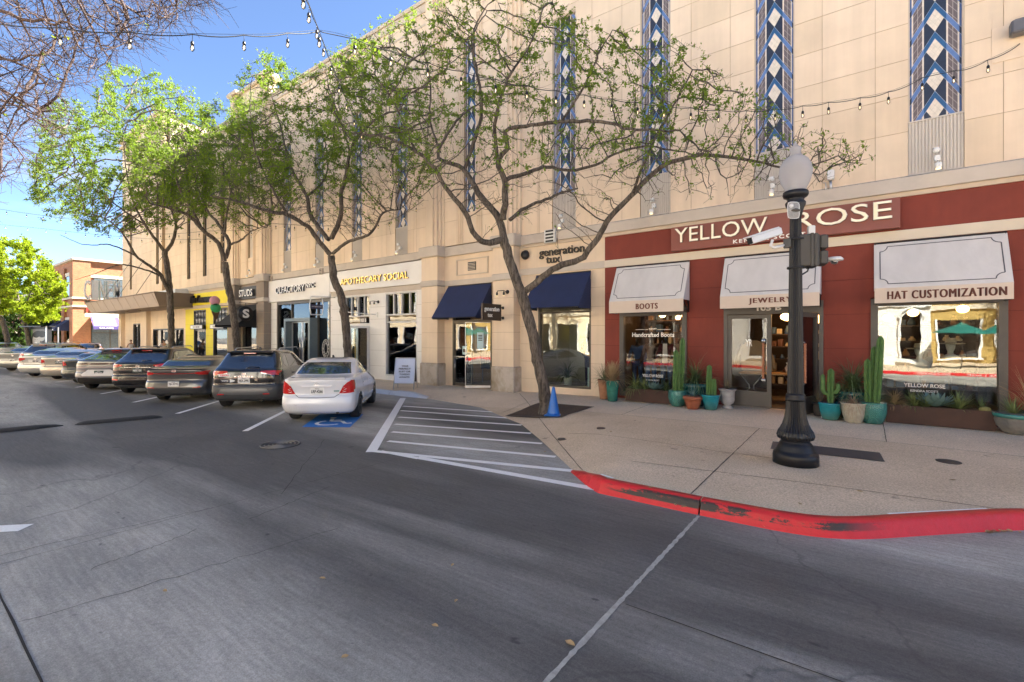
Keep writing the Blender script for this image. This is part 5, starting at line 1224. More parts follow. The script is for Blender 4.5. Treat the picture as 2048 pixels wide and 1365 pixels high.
b=MB(); blades(b,0,0,h-.03,70,.42,.008,1,.8,42,.5); b.build('foliage',M['reddish'],t)
t,h,z=pot('potted_plant','dark teal bowl of long arching blades behind the terracotta bowl',-3.62,12.98,[(.20,0),(.22,.02),(.30,.3),(.33,.48),(.36,.50),(.36,.60),(.33,.60)],potmat('dark teal glaze',(.015,.09,.09),(.01,.05,.05)),fm='soil')
b=MB(); blades(b,0,0,h-.03,200,1.0,.018,1,1.05,43,.3); b.build('foliage',M['blade'],t)
# right of the door
cactuspot('turquoise drip glazed pot with a three armed cactus right of the double door',-.62,12.62,[(.14,0),(.16,.01),(.20,.16),(.225,.33),(.235,.35),(.235,.37),(.21,.37)],turq,[(0,0,.78,.065,(.01,0),0)],
   lambda b,h:(b.tube([(-.0,0,h+.18),(-.10,0,h+.20),(-.14,0,h+.28),(-.14,0,h+.58),(-.14,0,h+.62)],[.04,.045,.05,.045,.01],10),b.tube([(0,0,h+.22),(.10,0,h+.23),(.14,0,h+.30),(.14,0,h+.40),(.14,0,h+.43)],[.04,.045,.05,.045,.01],10)))
t,h,z=pot('potted_plant','small spiky striped plant in the back pot right of the double door',-.84,12.98,PR(.12,.15,.30),potmat('dark clay',(.06,.05,.045),rough=.7,coat=0),fm='soil')
b=MB(); blades(b,0,0,h-.03,60,.50,.012,1,.5,44); b.build('foliage',M['reddish'],t)
t,h,z=pot('potted_plant','large dark teal bowl of long arching blades between the door and the hat window',-.22,13.02,[(.22,0),(.24,.02),(.33,.3),(.36,.50),(.39,.52),(.40,.62),(.36,.62)],bpy.data.materials['dark teal glaze'],fm='soil')
b=MB(); blades(b,0,0,h-.03,230,1.05,.018,1,.95,45,.3); b.build('foliage',M['blade'],t)
t,h,z=pot('potted_plant','cream pot with dead trailing straw hanging over its rim',-.20,12.50,PR(.16,.23,.42,.01),potmat('cream glaze',(.46,.42,.32),rough=.4),fm='soil')
b=MB(); blades(b,0,0,h-.02,150,.55,.007,1,3.6,46,.9); b.build('foliage',mat('dead brown blade',(.30,.20,.14),.8,var=.3),t)
cactuspot('teal diamond patterned pot with three tall cactus columns beside the right trough',.13,12.60,[(.14,0),(.16,.01),(.20,.10),(.235,.24),(.235,.38),(.225,.42),(.23,.44),(.21,.44)],teal,[(-.08,0,.95,.065,(-.01,0),0),(.02,.05,1.22,.06,(.0,0),0),(.06,-.04,1.44,.065,(.07,0),0)])
t,h,z=pot('potted_plant','grey carved bowl with a teal rim and a striped yucca at the right picture edge',2.30,12.86,[(.17,0),(.20,.02),(.29,.14),(.32,.26),(.31,.30),(.33,.31),(.34,.38),(.31,.38)],potmat('grey carved stoneware',(.22,.21,.19),rough=.7,pattern='carved',coat=0))
b=MB(); b.lathe([(.322,.305),(.345,.31),(.352,.38),(.30,.385),(.30,.37)],36); b.build('glazed_rim',bpy.data.materials['teal diamond glaze'] if False else potmat('teal rim glaze',(.04,.22,.19)),t)
b=MB(); blades(b,-.05,0,h-.03,70,.46,.020,1,.35,47); b.build('foliage',M['yucca'],t); b=MB(); blades(b,.22,.15,h-.03,80,1.0,.006,.2,.6,48); b.build('dry_grass',M['straw'],t)
t=thing('door_wedge','small white door stop under the open door leaf','door stop',(-1.0,12.6,.26)); b=MB(); b.bbox(-.07,.07,-.03,.03,0,.05,.008); b.build('wedge',M['white'],t); t.location=(-.72,12.60,.262)
# ------------------------------------------------------------------ brick corner building across the side street
def brickmat(name,c):
    t=NT(name); b=t.n.new('ShaderNodeTexBrick'); b.inputs['Scale'].default_value=1; b.inputs['Brick Width'].default_value=.23; b.inputs['Row Height'].default_value=.08; b.inputs['Mortar Size'].default_value=.008
    b.inputs['Color1'].default_value=(*c,1); b.inputs['Color2'].default_value=(c[0]*.75,c[1]*.7,c[2]*.7,1); b.inputs['Mortar'].default_value=(.33,.25,.18,1)
    o=t.xyz(); cb=t.n.new('ShaderNodeCombineXYZ'); t.lk(t.math('ADD',o[0],o[1]),cb.inputs[0]); t.lk(o[2],cb.inputs[1]); t.lk(cb.outputs[0],b.inputs[0])
    t.set(t.b.inputs['Base Color'],t.mix(1.0,b.outputs[0],t.ramp(t.noise(.8,4,.6),(.3,.85),(.7,1.12)),'MULTIPLY')); t.b.inputs['Roughness'].default_value=.9; return t.m
M['brick']=brickmat('orange brick',(.40,.145,.055))
br=thing('brick_building','two storey orange brick corner building with cream bands across the side street','building',(-84,30,0))
X0,Y0=-73.5,13.8
b=MB(); b.box(-95.5,X0,Y0,45,0.02,10.9); b.build('brick_wall',M['brick'],br,True)
b=MB()
for x in (-74.2,-78.3,-82.4,-86.5,-90.6,-94.8): b=MB(); b.box(x-.7,x+.7,Y0-.25,Y0,.02,10.2); b.build('brick_pier',M['brick'],br,True)
for y in (Y0-.25,22.5): b=MB(); b.box(X0,X0+.2,y,y+1.6,.02,10.9); b.build('brick_pier',M['brick'],br,True)
for nm,z0,z1,o,m in (('coping',10.9,11.15,.3,'stucco_pale'),('sill_band',6.4,6.6,.32,'cream'),('storey_band',5.45,5.65,.32,'cream')):
    b=MB(); b.box(-95.8,X0+o,Y0-o,Y0-.26 if nm!='coping' else 45,z0,z1); 
    if nm!='coping': b.box(X0+.21,X0+o,Y0-.26,45,z0,z1)
    b.build(nm,M[m],br,True)
dg=M['glass_dark']
def bwin(x0,x1,y0,y1,z0,z1,lint=True,nm=3,name='window'):
    b=MB(); 
    if x0==x1:   # on the X0 face
        b.box(X0+.02,X0+.10,y0,y1,z0,z1,0)
        fo=b.build(name,M['frame'],br,True); g=MB()
        w=(y1-y0)/nm
        for k in range(nm): g.box(X0+.10,X0+.12,y0+w*k+.06,y0+w*(k+1)-.06,z0+.08,z1-.9 if z1-z0>2 else z1-.08); 
        if z1-z0>2:
            for k in range(nm): g.box(X0+.10,X0+.12,y0+w*k+.06,y0+w*(k+1)-.06,z1-.8,z1-.08)
        g.build('pane',M['glass_sky'],fo,True)
        if lint: l=MB(); l.box(X0+.02,X0+.16,y0-.3,y1+.3,z1,z1+.35); l.build('lintel',M['cream'],br,True)
    else:
        b.box(x0,x1,Y0-.10,Y0-.02,z0,z1,0); fo=b.build(name,M['frame'],br,True); g=MB(); w=(x1-x0)/nm
        for k in range(nm): g.box(x0+w*k+.05,x0+w*(k+1)-.05,Y0-.12,Y0-.10,z0+.08,z1-.08)
        g.build('pane',dg,fo,True)
        if lint: l=MB(); l.box(x0-.1,x1+.1,Y0-.15,Y0-.0,z1,z1+.4); l.build('lintel',M['cream'],br,True)
M['glass_sky']=mat('reflecting office glass',(.10,.13,.15),.05,metal=.0,var=.3,spec=1.5,coat=1)
bwin(X0,X0,15.4,22.2,6.6,9.0,True,3); bwin(X0,X0,24.5,33,6.6,9.0,True,3)
for x in (-76.25,-80.35,-84.45,-88.55,-92.7): bwin(x-1.2,x+1.2,0,0,6.6,9.2,True,2); bwin(x-1.25,x+1.25,0,0,.3,3.9,True,2)
bwin(X0,X0,15.2,22.2,.25,3.3,False,4,'shop_window')
l=MB(); l.box(X0+.02,X0+.22,14.6,40,4.35,4.75); l.build('cream_band',M['cream'],br,True)
tx=MB(); text(tx,'HU',(X0+.24,15.2,5.15),(0,1,0),(0,0,1),.95,.55,.05,0,.03); tx.build('sign_letters',mat('red sign letters',(.35,.04,.03),.5),br,True)
for k,x in enumerate((-76.25,-80.35,-84.45,-88.55)):
    w=thing('awning',['navy awning nearest the brick corner, on the shaded side','second navy awning from the brick corner','third navy awning from the brick corner','fourth navy awning from the brick corner'][k],'awning',(x,Y0,2.9),0,'navy awnings on the brick building')
    b=MB(); b.prism([(Y0-.02,4.1),(Y0-1.5,2.95),(Y0-1.5,2.7),(Y0-.02,2.7)],'x',x-1.35,x+1.35); b.build('canvas',M['navy'],w,True)
    if k==0: b=MB(); text(b,'SALADS',(x,Y0-1.51,2.82),(1,0,0),(0,0,1),1.6,.16,.01); b.build('lettering',M['letter'],w,True)
awst=mat('pale stripe canvas',(.36,.35,.40),.8,var=.05)
w=thing('awning','purple and white striped awning on the sunlit side of the brick building','awning',(X0,18.7,2.8)); pur=mat('purple canvas',(.06,.04,.16),.8)
b=MB(); a0,a1=15.1,22.3
b.quad((X0+.25,a0,4.3),(X0+.25,a1,4.3),(X0+1.5,a1,3.2),(X0+1.5,a0,3.2),0); b.box(X0+1.48,X0+1.5,a0,a1,2.85,3.2,0)
for k in range(3):
    y0_=a0+.15+2.4*k
    for j in range(9):
        f=j/9; z=4.30-1.07*f; x=X0+.29+1.2*f; b.quad((x,y0_,z),(x,y0_+2.05,z),(x+.085,y0_+2.05,z-.075),(x+.085,y0_,z-.075),1)
b.build('canvas',[pur,awst],w,True); b=MB(); text(b,'SALADS',(X0+1.52,16.3,3.02),(0,1,0),(0,0,1),1.3,.17,.01); text(b,'SANDWICHES',(X0+1.52,18.9,3.02),(0,1,0),(0,0,1),1.7,.17,.01); b.build('lettering',M['letter'],w,True)
# bus shelter style poster case
ps=P(80,712,47); t=thing('poster_case','dark poster case with a black and white portrait before the brick building','poster case',(ps.x,ps.y,.15),R(20))
b=MB(); b.box(-1.45,1.45,-.15,.15,.3,.42); b.box(-1.45,-1.25,-.15,.15,.42,2.8); b.box(1.25,1.45,-.15,.15,.42,2.8); b.box(-1.45,1.45,-.15,.15,2.6,2.8); b.box(-1.6,1.6,-.8,.4,2.8,2.92); b.box(-1.3,-1.1,-.1,.1,.0,.3); b.box(1.1,1.3,-.1,.1,0,.3); b.build('case_frame',M['black'],t)
b=MB(); b.box(-1.25,1.25,-.10,.10,.42,2.6,0)
def ell(cx,cz,rx,rz,y,mi): b.add([(cx,y,cz)]+[(cx+rx*math.cos(2*math.pi*k/24),y,cz+rz*math.sin(2*math.pi*k/24)) for k in range(24)],[(0,k+1,(k+1)%24+1) for k in range(24)],mi)
b.quad((-1.25,-.105,.42),(-.9,-.105,.42),(-.9,-.105,2.6),(-1.25,-.105,2.6),3)
ell(-.1,1.6,1.0,.85,-.107,2); ell(-.35,1.5,.55,.68,-.11,1); ell(.45,1.85,.5,.45,-.112,1); ell(.5,2.1,.6,.32,-.114,2); ell(-.35,2.0,.5,.25,-.115,2); ell(-.4,1.28,.2,.07,-.116,4); ell(-.5,1.6,.06,.03,-.116,2); ell(-.2,1.6,.06,.03,-.116,2)
b.build('poster',[mat('poster grey',(.20,.20,.20),.5,var=.3,scale=1.5),mat('poster pale',(.48,.48,.48),.5),mat('poster dark',(.04,.04,.04),.5),mat('poster green',(.16,.32,.08),.5),mat('poster white',(.75,.75,.75),.5)],t)
b=MB(); text(b,'For The Love',(.0,-.12,.75),(1,0,0),(0,0,1),1.9,.26,.01,0,.02,.2); b.build('lettering',M['yellow'],t)
b=MB(); b.box(1.7,1.78,-.5,-.42,0,2.9); b.box(2.0,2.08,.3,.38,0,2.8); b.build('shelter_post',M['alu'],t)
# far brick / pale buildings down the street
for (x0,x1,y0,y1,h,m,lab) in ((-150,-104,16,40,9,'brick','far orange brick building behind the left trees'),(-175,-150,-30,12,8,'stucco_pale','distant pale building closing the street')):
    t=thing('far_building',lab,'building',((x0+x1)/2,(y0+y1)/2,0)); b=MB(); b.box(x0,x1,y0,y1,0.02,h); b.build('wall',M[m],t,True); b=MB(); b.box(x0-.2,x1+.2,y0-.2,y1+.2,h,h+.4); b.build('coping',M['cream'],t,True)
    b=MB(); n=0
    for k in range(10):
        yy=y0+(y1-y0)*(k+.5)/10; 
        for z in (1.0,5.0): b.box(x1,x1+.05,yy-.8,yy+.8,z,z+2.2); 
        xx=x0+(x1-x0)*(k+.5)/10
        for z in (1.0,5.0): b.box(xx-1.2,xx+1.2,y0-.05,y0,z,z+2.2)
    b.build('windows',dg,t,True)
# ------------------------------------------------------------------ the other side of the street (seen in the glass; its sunlit walls light the shade)
M['unseen_dimming_brick']=brickmat('dark brown brick of the unseen dimming building',(.12,.06,.04))
M['opp_white']=mat('sunlit white render',(.80,.77,.70),.8,var=.05,scale=.7)
M['opp_cream']=mat('sunlit cream render',(.78,.66,.47),.8,var=.05,scale=.7)
M['opp_yellow']=mat('sunlit ochre render',(.42,.29,.09),.8,var=.08,scale=.7)
def oppb(lab,x0,x1,y,h,m,arch=False,y1=None,nw=5,doors=True):
    t=thing('opposite_building',lab,'building',((x0+x1)/2,y,0)); w=MB(); y1=y1 or y-12; w.box(x0,x1,y1,y,.1,h); w.build('wall',M[m],t,True)
    c=MB(); c.box(x0-.2,x1+.2,y1,y+.35,h,h+.35); c.box(x0,x1,y,y+.18,h-.8,h-.6); c.box(x0,x1,y,y+.15,4.0,4.3); c.build('cornice',M['cream' if m!='opp_white' else 'white'],t,True)
    for k in range(nw):
        xx=x0+(x1-x0)*(k+.5)/nw if not arch else x1-1.0-3.0*k
        if xx<x0+1: break
        for z0,z1 in ((.6,3.2),(5.0,7.4)):
            if z1>h-.8: continue
            ww=.45 if arch else min(1.2,(x1-x0)/nw*.35)
            b=MB(); pts=[(xx-ww,z0),(xx+ww,z0),(xx+ww,z1)]+([(xx+ww*math.cos(R(a)),z1+ww*1.1*math.sin(R(a))) for a in range(20,180,20)] if arch else [])+[(xx-ww,z1)]
            b.prism(pts,'y',y+.02,y+.05,0); b.box(xx-ww-.12,xx-ww,y,y+.14,z0-.1,z1+.05,1); b.box(xx+ww,xx+ww+.12,y,y+.14,z0-.1,z1+.05,1); b.box(xx-ww-.2,xx+ww+.2,y,y+.2,z0-.25,z0-.1,1)
            if arch: b.tube([(xx+(ww+.14)*math.cos(R(a)),y+.06,z1+(ww+.14)*1.15*math.sin(R(a))) for a in range(0,181,15)],.08,6,1)
            b.build('window',[dg,M['white']],t,True)
    return t
oppb('white render building with arched windows on the opposite side',-9.5,3.35,-13,9,'opp_white',True,nw=4)
oppb('unseen brick building opposite, made dark to dim reflections in the BOOTS window',-18,-9.8,-13,10,'unseen_dimming_brick',nw=3)  # unseen from the camera; dark brick chosen to dim what the BOOTS glass reflects
oppb('long cream building on the opposite side',-64,-18.3,-13,13.5,'opp_cream',nw=14)
oppb('ochre building set back on the opposite side',3.8,16,-19,8.5,'opp_yellow',nw=4)
oppb('pale corner building at the right end of the opposite side',17,42,-13,10,'opp_cream',nw=8)
for k,(x,y) in enumerate(((4.6,-11.5),(6.6,-12.3))):
    t=thing('patio_umbrella','green patio umbrella on the opposite terrace, %s'%('nearer one' if k==0 else 'farther one'),'umbrella',(x,y,.15),0,'green umbrellas on the opposite terrace')
    b=MB(); b.lathe([(.03,0),(.03,2.6)],8); b.build('pole',M['frame'],t); b=MB(); b.lathe([(1.35,2.1),(1.30,2.15),(.05,2.72),(.02,2.75)],8,smooth=False); b.build('canopy',mat('green canvas',(.01,.14,.11),.7),t)
    for j,(dx,dy) in enumerate(((-.6,.4),(.5,.5))):
        pass
# ------------------------------------------------------------------ cars
def paint(name,c,metal=.0,rough=.28,scr=False,coat=1.0,dust=.06):
    t=NT(name); o=t.xyz()
    c2=t.mix(t.math('MULTIPLY',t.ramp(t.noise(2.2,5,.6),(.35,0.0),(.8,1.0)),dust),c,(.22,.19,.15))
    if scr:
        n=t.noise(1.0,7,.8,t.map((3,5,26),(0,0,0))); m=t.ramp(n,(.60,0.0),(.66,1.0))
        dy=t.math('LESS_THAN',t.math('ABSOLUTE',t.math('SUBTRACT',o[1],.42)),.33); dz=t.math('LESS_THAN',t.math('ABSOLUTE',t.math('SUBTRACT',o[2],.46)),.07); dx=t.math('LESS_THAN',o[0],.2)
        c2=t.mix(t.math('MULTIPLY',t.math('MULTIPLY',dy,dz),t.math('MULTIPLY',dx,m)),c2,(.04,.04,.04))
    t.set(t.b.inputs['Base Color'],c2); t.b.inputs['Roughness'].default_value=rough; t.b.inputs['Metallic'].default_value=metal
    t.b.inputs['Coat Weight'].default_value=coat; t.b.inputs['Coat Roughness'].default_value=.04
    return t.m
M['tyre']=mat('tyre rubber',(.020,.020,.020),.8,var=.3,scale=12); M['rim']=mat('alloy wheel',(.42,.43,.45),.3,metal=.9,var=.1); M['rimdark']=mat('dark wheel back',(.02,.02,.02),.6,var=0)
M['carglass']=mat('tinted car glass',(.012,.016,.022),.03,var=0,spec=1.3,coat=1); M['taillight']=mat('red tail lamp',(.48,.012,.010),.12,var=.15,scale=20,coat=1)
M['clearlamp']=mat('clear lamp lens',(.62,.58,.56),.15,var=.1,coat=1); M['plastic']=mat('grey bumper plastic',(.055,.058,.062),.5,var=.12); M['chrome']=mat('chrome trim',(.7,.7,.72),.12,metal=1,var=0)
M['plate']=mat('number plate',(.66,.66,.64),.4,var=.04); M['underbody']=mat('dark underbody',(.012,.012,.012),.8,var=0); M['gap']=mat('panel gap',(.015,.015,.015),.7,var=0)
M['platedark']=mat('dark number plate',(.03,.06,.06),.4,var=.04)
class Car:
    def __init__(s,rows,ar,af,nr=4.2,nf=3.2):
        # rows: z, xr, xf, hw  ; catmull-rom over rows
        R0=np.array(rows,float); out=[]
        for i in range(len(R0)-1):
            p0=R0[max(i-1,0)];p1=R0[i];p2=R0[i+1];p3=R0[min(i+2,len(R0)-1)]
            for k in range(4):
                t=k/4; dz1=p2[0]-p1[0]
                # monotone-ish tangents
                m1=(p2-p0)/max(p2[0]-p0[0],1e-6)*dz1; m2=(p3-p1)/max(p3[0]-p1[0],1e-6)*dz1
                d=p2-p1; 
                for q in (m1,m2):
                    for j in range(4):
                        if d[j]==0: q[j]=0
                        elif q[j]/d[j]<0: q[j]=0
                        elif abs(q[j])>3*abs(d[j]): q[j]=3*d[j]
                h=(2*t**3-3*t**2+1)*p1+(t**3-2*t**2+t)*m1+(-2*t**3+3*t**2)*p2+(t**3-t**2)*m2
                h[0]=p1[0]+dz1*t; out.append(h)
        out.append(R0[-1]); s.T=np.array(out); s.ar,s.af,s.nr,s.nf=ar,af,nr,nf
    def row(s,z): return [float(np.interp(z,s.T[:,0],s.T[:,k])) for k in (1,2,3)]
    def rad(s,xr,xf,hw): 
        L=xf-xr; return min(s.ar,L*.45),min(s.af,L*.5)
    def ptr(s,z,y):          # rear skin at height z and y
        xr,xf,hw=s.row(z); ar,af=s.rad(xr,xf,hw); u=min(1,abs(y)/hw); th=math.asin(min(1,u**(s.nr/2))); x=xr+ar*(1-math.cos(th)**(2/s.nr))
        return Vector((x,math.copysign(min(abs(y),hw),y),z))
    def pts(s,z,x,sd=1):     # side skin at height z and x
        xr,xf,hw=s.row(z); ar,af=s.rad(xr,xf,hw)
        if x<xr+ar: c=max(0,min(1,1-(x-xr)/ar)); th=math.acos(min(1,c**(s.nr/2))); y=hw*math.sin(th)**(2/s.nr)
        elif x>xf-af: c=max(0,min(1,1-(xf-x)/af)); th=math.acos(min(1,c**(s.nf/2))); y=hw*math.sin(th)**(2/s.nf)
        else: y=hw
        return Vector((x,sd*y,z))
    def ring(s,z):
        xr,xf,hw=s.row(z); ar,af=s.rad(xr,xf,hw); P_=[]
        for k in range(15):
            th=math.pi/2*k/14; P_.append((xr+ar*(1-math.cos(th)**(2/s.nr)),hw*math.sin(th)**(2/s.nr),z))
        for k in range(1,20): P_.append((xr+ar+(xf-af-xr-ar)*k/20,hw,z))
        for k in range(15):
            th=math.pi/2*(1-k/14); P_.append((xf-af*(1-math.cos(th)**(2/s.nf)),hw*math.sin(th)**(2/s.nf),z))
        full=P_+[(x,-y,z) for x,y,z in reversed(P_[1:-1])]
        return full
def mkcar(label,loc,spec,group='cars parked at an angle along the kerb'):
    S=spec; c=Car(S['rows'],S.get('ar',.42),S.get('af',.9),S.get('nr',4.2)); W=max(r[3] for r in S['rows'])*2; rr=S['wr']; wb=S['wb']; ro=S['ro']; tr=W/2-.115
    # loc: where the left rear wheel touches the road
    hd=R(S.get('hd',135)); H=Vector((math.cos(hd),math.sin(hd),0)); Lf=Vector((-H.y,H.x,0)); org=Vector((loc[0],loc[1],0))-H*ro-Lf*tr
    t=thing('parked_car',label,'car',(org.x,org.y,0),hd,group)
    pm=S['paint']; mats=[pm,M['underbody'],M['plastic'] if not S.get('lowmat') else S['lowmat']]
    b=MB(); zs=list(c.T[:,0]); rings=[c.ring(z) for z in zs]; n=len(rings[0])
    for i,rg in enumerate(rings): b.v+= [tuple(p) for p in rg]
    zl=S.get('cladz',.0)
    for i in range(len(rings)-1):
        for j in range(n):
            k=(j+1)%n; b.f.append([i*n+j,(i+1)*n+j,(i+1)*n+k,i*n+k][::-1]); zc=(zs[i]+zs[i+1])/2; xc=rings[i][j][0]
            rowz=zl if xc<.75 else S.get('sidez',zl*.6)
            b.m.append(2 if zc<rowz else 0); b.sm.append(True)
    b.f.append(list(range(n))); b.m.append(1); b.sm.append(False)
    # roof cap with a little camber
    top=len(rings)-1; zt=zs[-1]; cx=sum(p[0] for p in rings[-1])/n
    b.f.append(list(reversed(range(top*n,(top+1)*n)))); b.m.append(0); b.sm.append(True)
    body=b.build('body',mats,t)
    # wheel wells
    cut=MB()
    for x in (ro,ro+wb):
        for sd in (-1,1): cut.lathe([(rr+.055,-.16),(rr+.055,.30)],28,Matrix.Translation((x,sd*(W/2-.08),rr*.98))@Matrix.Rotation(R(-90*sd),4,'X'),1,True)
    co=cut.build('cutter',mats,None); co.parent=t
    md=body.modifiers.new('b','BOOLEAN'); md.operation='DIFFERENCE'; md.solver='EXACT'; md.object=co
    dg_=bpy.context.evaluated_depsgraph_get(); dg_.update(); nm=bpy.data.meshes.new_from_object(body.evaluated_get(dg_)); body.modifiers.clear()
    if len(nm.polygons)>200: old=body.data; body.data=nm; nm.name='body'; bpy.data.meshes.remove(old)
    bpy.data.objects.remove(co,do_unlink=True)
    # wheels
    for x in (ro,ro+wb):
        for sd in (-1,1):
            Mx=Matrix.Translation((x,sd*tr,rr))@Matrix.Rotation(R(-90*sd),4,'X')
            w=MB(); w.lathe([(rr*.62,-.11),(rr*.90,-.115),(rr*.985,-.09),(rr,-.06),(rr,.06),(rr*.985,.09),(rr*.90,.112),(rr*.66,.105)],32,Mx); wo=w.build('wheel',M['tyre'],t)
            w=MB(); w.lathe([(rr*.66,.07),(rr*.67,.108),(rr*.60,.10),(rr*.58,.03)],32,Mx); 
            for k in range(S.get('spokes',7)):
                a=2*math.pi*k/S.get('spokes',7); w.prism([(.03,-.028),(rr*.62,-.018),(rr*.62,.018),(.03,.028)],'z',.06,.095,0,Mx@Matrix.Rotation(a,4,'Z'))
            w.lathe([(.06,.06),(.06,.10),(.03,.105)],12,Mx); w.build('rim',M['rim'],wo)
            w=MB(); w.lathe([(rr*.62,.025),(rr*.60,.03)],24,Mx); w.build('brake_backing',M['rimdark'],wo)
    def patch(nm,lo,hi,mode,mt,off=.006,seg=8,parent=t,both=False,skirt=.012,sub=4):
        """surface patch between two polylines given as (coordinate, height); mode 'r' rear (y,z), 's' side (x,z)"""
        res=None
        for sd in ((1,-1) if both else (S.get('_sd',1),)):
            g=MB()
            def dens(pl):
                out=[]; 
                for a,b_ in zip(pl[:-1],pl[1:]):
                    for k in range(seg): f=k/seg; out.append((a[0]+(b_[0]-a[0])*f,a[1]+(b_[1]-a[1])*f))
                return out+[pl[-1]]
            lo_,hi_=dens(lo),dens(hi); m=len(lo_)
            grid=[]
            def PT(a,z):
                return c.ptr(z,a*sd if both else a) if mode=='r' else c.pts(z,a,sd)
            for k in range(sub+1):
                f=k/sub; rowp=[]
                for (a,z),(a2,z2) in zip(lo_,hi_):
                    aa=a+(a2-a)*f; zz=z+(z2-z)*f; p=PT(aa,zz); e=.01
                    if mode=='r': u=PT(aa+e*(1 if not both else 1),zz)-PT(aa-e,zz)
                    else: u=PT(aa+e,zz)-PT(aa-e,zz)
                    v=PT(aa,zz+e)-PT(aa,zz-e); nrm=u.cross(v)
                    if nrm.length<1e-9: nrm=Vector((-1,0,0))
                    nrm.normalize(); 
                    ctr=Vector((S['L']/2,0,.6)); 
                    if nrm.dot(p-ctr)<0: nrm=-nrm
                    rowp.append((p+nrm*off,p-nrm*skirt))
                grid.append(rowp)
            vs=[q[0] for r_ in grid for q in r_]; fs=[]
            for k in range(sub):
                for j in range(m-1): fs.append((k*m+j,k*m+j+1,(k+1)*m+j+1,(k+1)*m+j))
            g.add(vs,fs,0,True)
            edge=[(0,j) for j in range(m)]+[(k,m-1) for k in range(1,sub+1)]+[(sub,j) for j in range(m-2,-1,-1)]+[(k,0) for k in range(sub-1,0,-1)]
            E=[grid[a][b_] for a,b_ in edge]; ne=len(E); g.add([e[0] for e in E]+[e[1] for e in E],[(i,(i+1)%ne,(i+1)%ne+ne,i+ne) for i in range(ne)])
            res=g.build(nm,mt,parent)
        return res
    G=M['carglass']
    w1,w2=S['rg']     # rear glass: (z0,half),(z1,half)
    patch('rear_window',[(-w1[1],w1[0]),(0,w1[0]-.012),(w1[1],w1[0])],[(-w2[1],w2[0]),(0,w2[0]+.012),(w2[1],w2[0])],'r',G,.004)
    for lo,hi in S['sg']: patch('side_window',lo,hi,'s',G,.004,both=True)
    for nm,lo,hi,mt in S['rear']: patch(nm,lo,hi,'r',mt,.010)
    for nm,lo,hi,mt in S.get('rearb',()): patch(nm,lo,hi,'r',mt,.012,both=True)
    for nm,lo,hi,mt in S.get('sideb',()): patch(nm,lo,hi,'s',mt,.010,both=True)
    # windscreen and bonnet side are out of view but complete the shell
    def fr(z,y):
        xr,xf,hw=c.row(z); ar,af=c.rad(xr,xf,hw); u=min(1,abs(y)/hw); th=math.asin(u**(c.nf/2)); return Vector((xf-af*(1-math.cos(th)**(2/c.nf))+.004,y,z))
    g=MB(); z0,z1=S['ws']; vs=[];k=8
    for i in range(k+1):
        z=z0+(z1-z0)*i/k; hw=c.row(z)[2]*.86
        for j in range(k+1): vs.append(fr(z,-hw+2*hw*j/k))
    g.add(vs,[(i*(k+1)+j,i*(k+1)+j+1,(i+1)*(k+1)+j+1,(i+1)*(k+1)+j) for i in range(k) for j in range(k)],0,True); g.build('windscreen',G,t)
    for sd in (-1,1):
        g=MB(); p=c.row(.66)[1]; g.ball((p-.35,sd*(W/2-.24),.68),.22,.13,.07,12,8); g.build('headlight',M['clearlamp'],t)
        g=MB(); mx=S['mir']; q=c.pts(mx[1],mx[0],sd); g.ball((q.x,q.y+sd*.11,mx[1]+.07),.07,.11,.075,12,8); g.tube([q,(q.x,q.y+sd*.08,mx[1]+.04)],.025,6); g.build('wing_mirror',S.get('mirm',pm),t)
        for hx in S['hx']:
            q=c.pts(S['hz'],hx,sd); g=MB(); g.bbox(hx-.09,hx+.09,q.y-.008 if sd>0 else q.y-.028,q.y+.028 if sd>0 else q.y+.008,S['hz']-.014,S['hz']+.014,.006); g.build('door_handle',S.get('hm',pm),t)
    for x in S['doors']:       # door shut lines
        patch('door_gap',[(x[0],x[1]),(x[0]+.006,x[1])],[(x[2],x[3]),(x[2]+.006,x[3])],'s',M['gap'],.0015,2,both=True,sub=8)
    # plate
    pz,pt=S['plate']; q=c.ptr(pz,0); g=MB(); x=q.x-S.get('pox',.012); 
    g.box(x-.006,x+.03,-.155,.155,pz-.078,pz+.078); po=g.build('number_plate',S.get('platem',M['plate']),t)
    g=MB(); text(g,pt,(x-.007,0,pz-.012),(0,-1,0),(0,0,1),.26,.075,.002,0,.03); text(g,'TEXAS',(x-.007,0,pz+.052),(0,-1,0),(0,0,1),.10,.022,.002,0,.02); g.build('lettering',M['gap'] if not S.get('platem') else M['plate'],po)
    if S.get('badge'):
        bz=S['badge']; q=c.ptr(bz,0); g=MB(); pts=[(q.x-.016,.058*math.cos(a),bz+.045*math.sin(a)) for a in [2*math.pi*k/20 for k in range(21)]]; g.tube(pts,.007,5); g.box(q.x-.02,q.x-.010,-.06,.06,bz-.006,bz+.006); g.build('badge',M['chrome'],t)
    if S.get('word'):
        w_,z,wd,h=S['word']; q=c.ptr(z,.0); g=MB(); text(g,w_,(q.x-.012,0,z),(0,-1,0),(0,0,1),wd,h,.008,0,.03,0,1.6); g.build('tailgate_lettering',M['chrome'],t)
    if S.get('spoiler'):
        z,h,d,hw,mt=S['spoiler']; x=c.row(z)[0]; g=MB()
        g.prism([(x-d,z+h),(x+.20,z+h*.9),(x+.22,z-.004),(x-d+.04,z-.012)],'y',-hw,hw); g.build('spoiler',mt,t)
    if S.get('antenna'):
        ax_=S['antenna']; zt=c.T[-1,0]; g=MB(); g.prism([(ax_,zt-.01),(ax_+.14,zt-.01),(ax_+.01,zt+.07)],'y',-.02,.02); g.build('antenna_fin',M['black'],t)
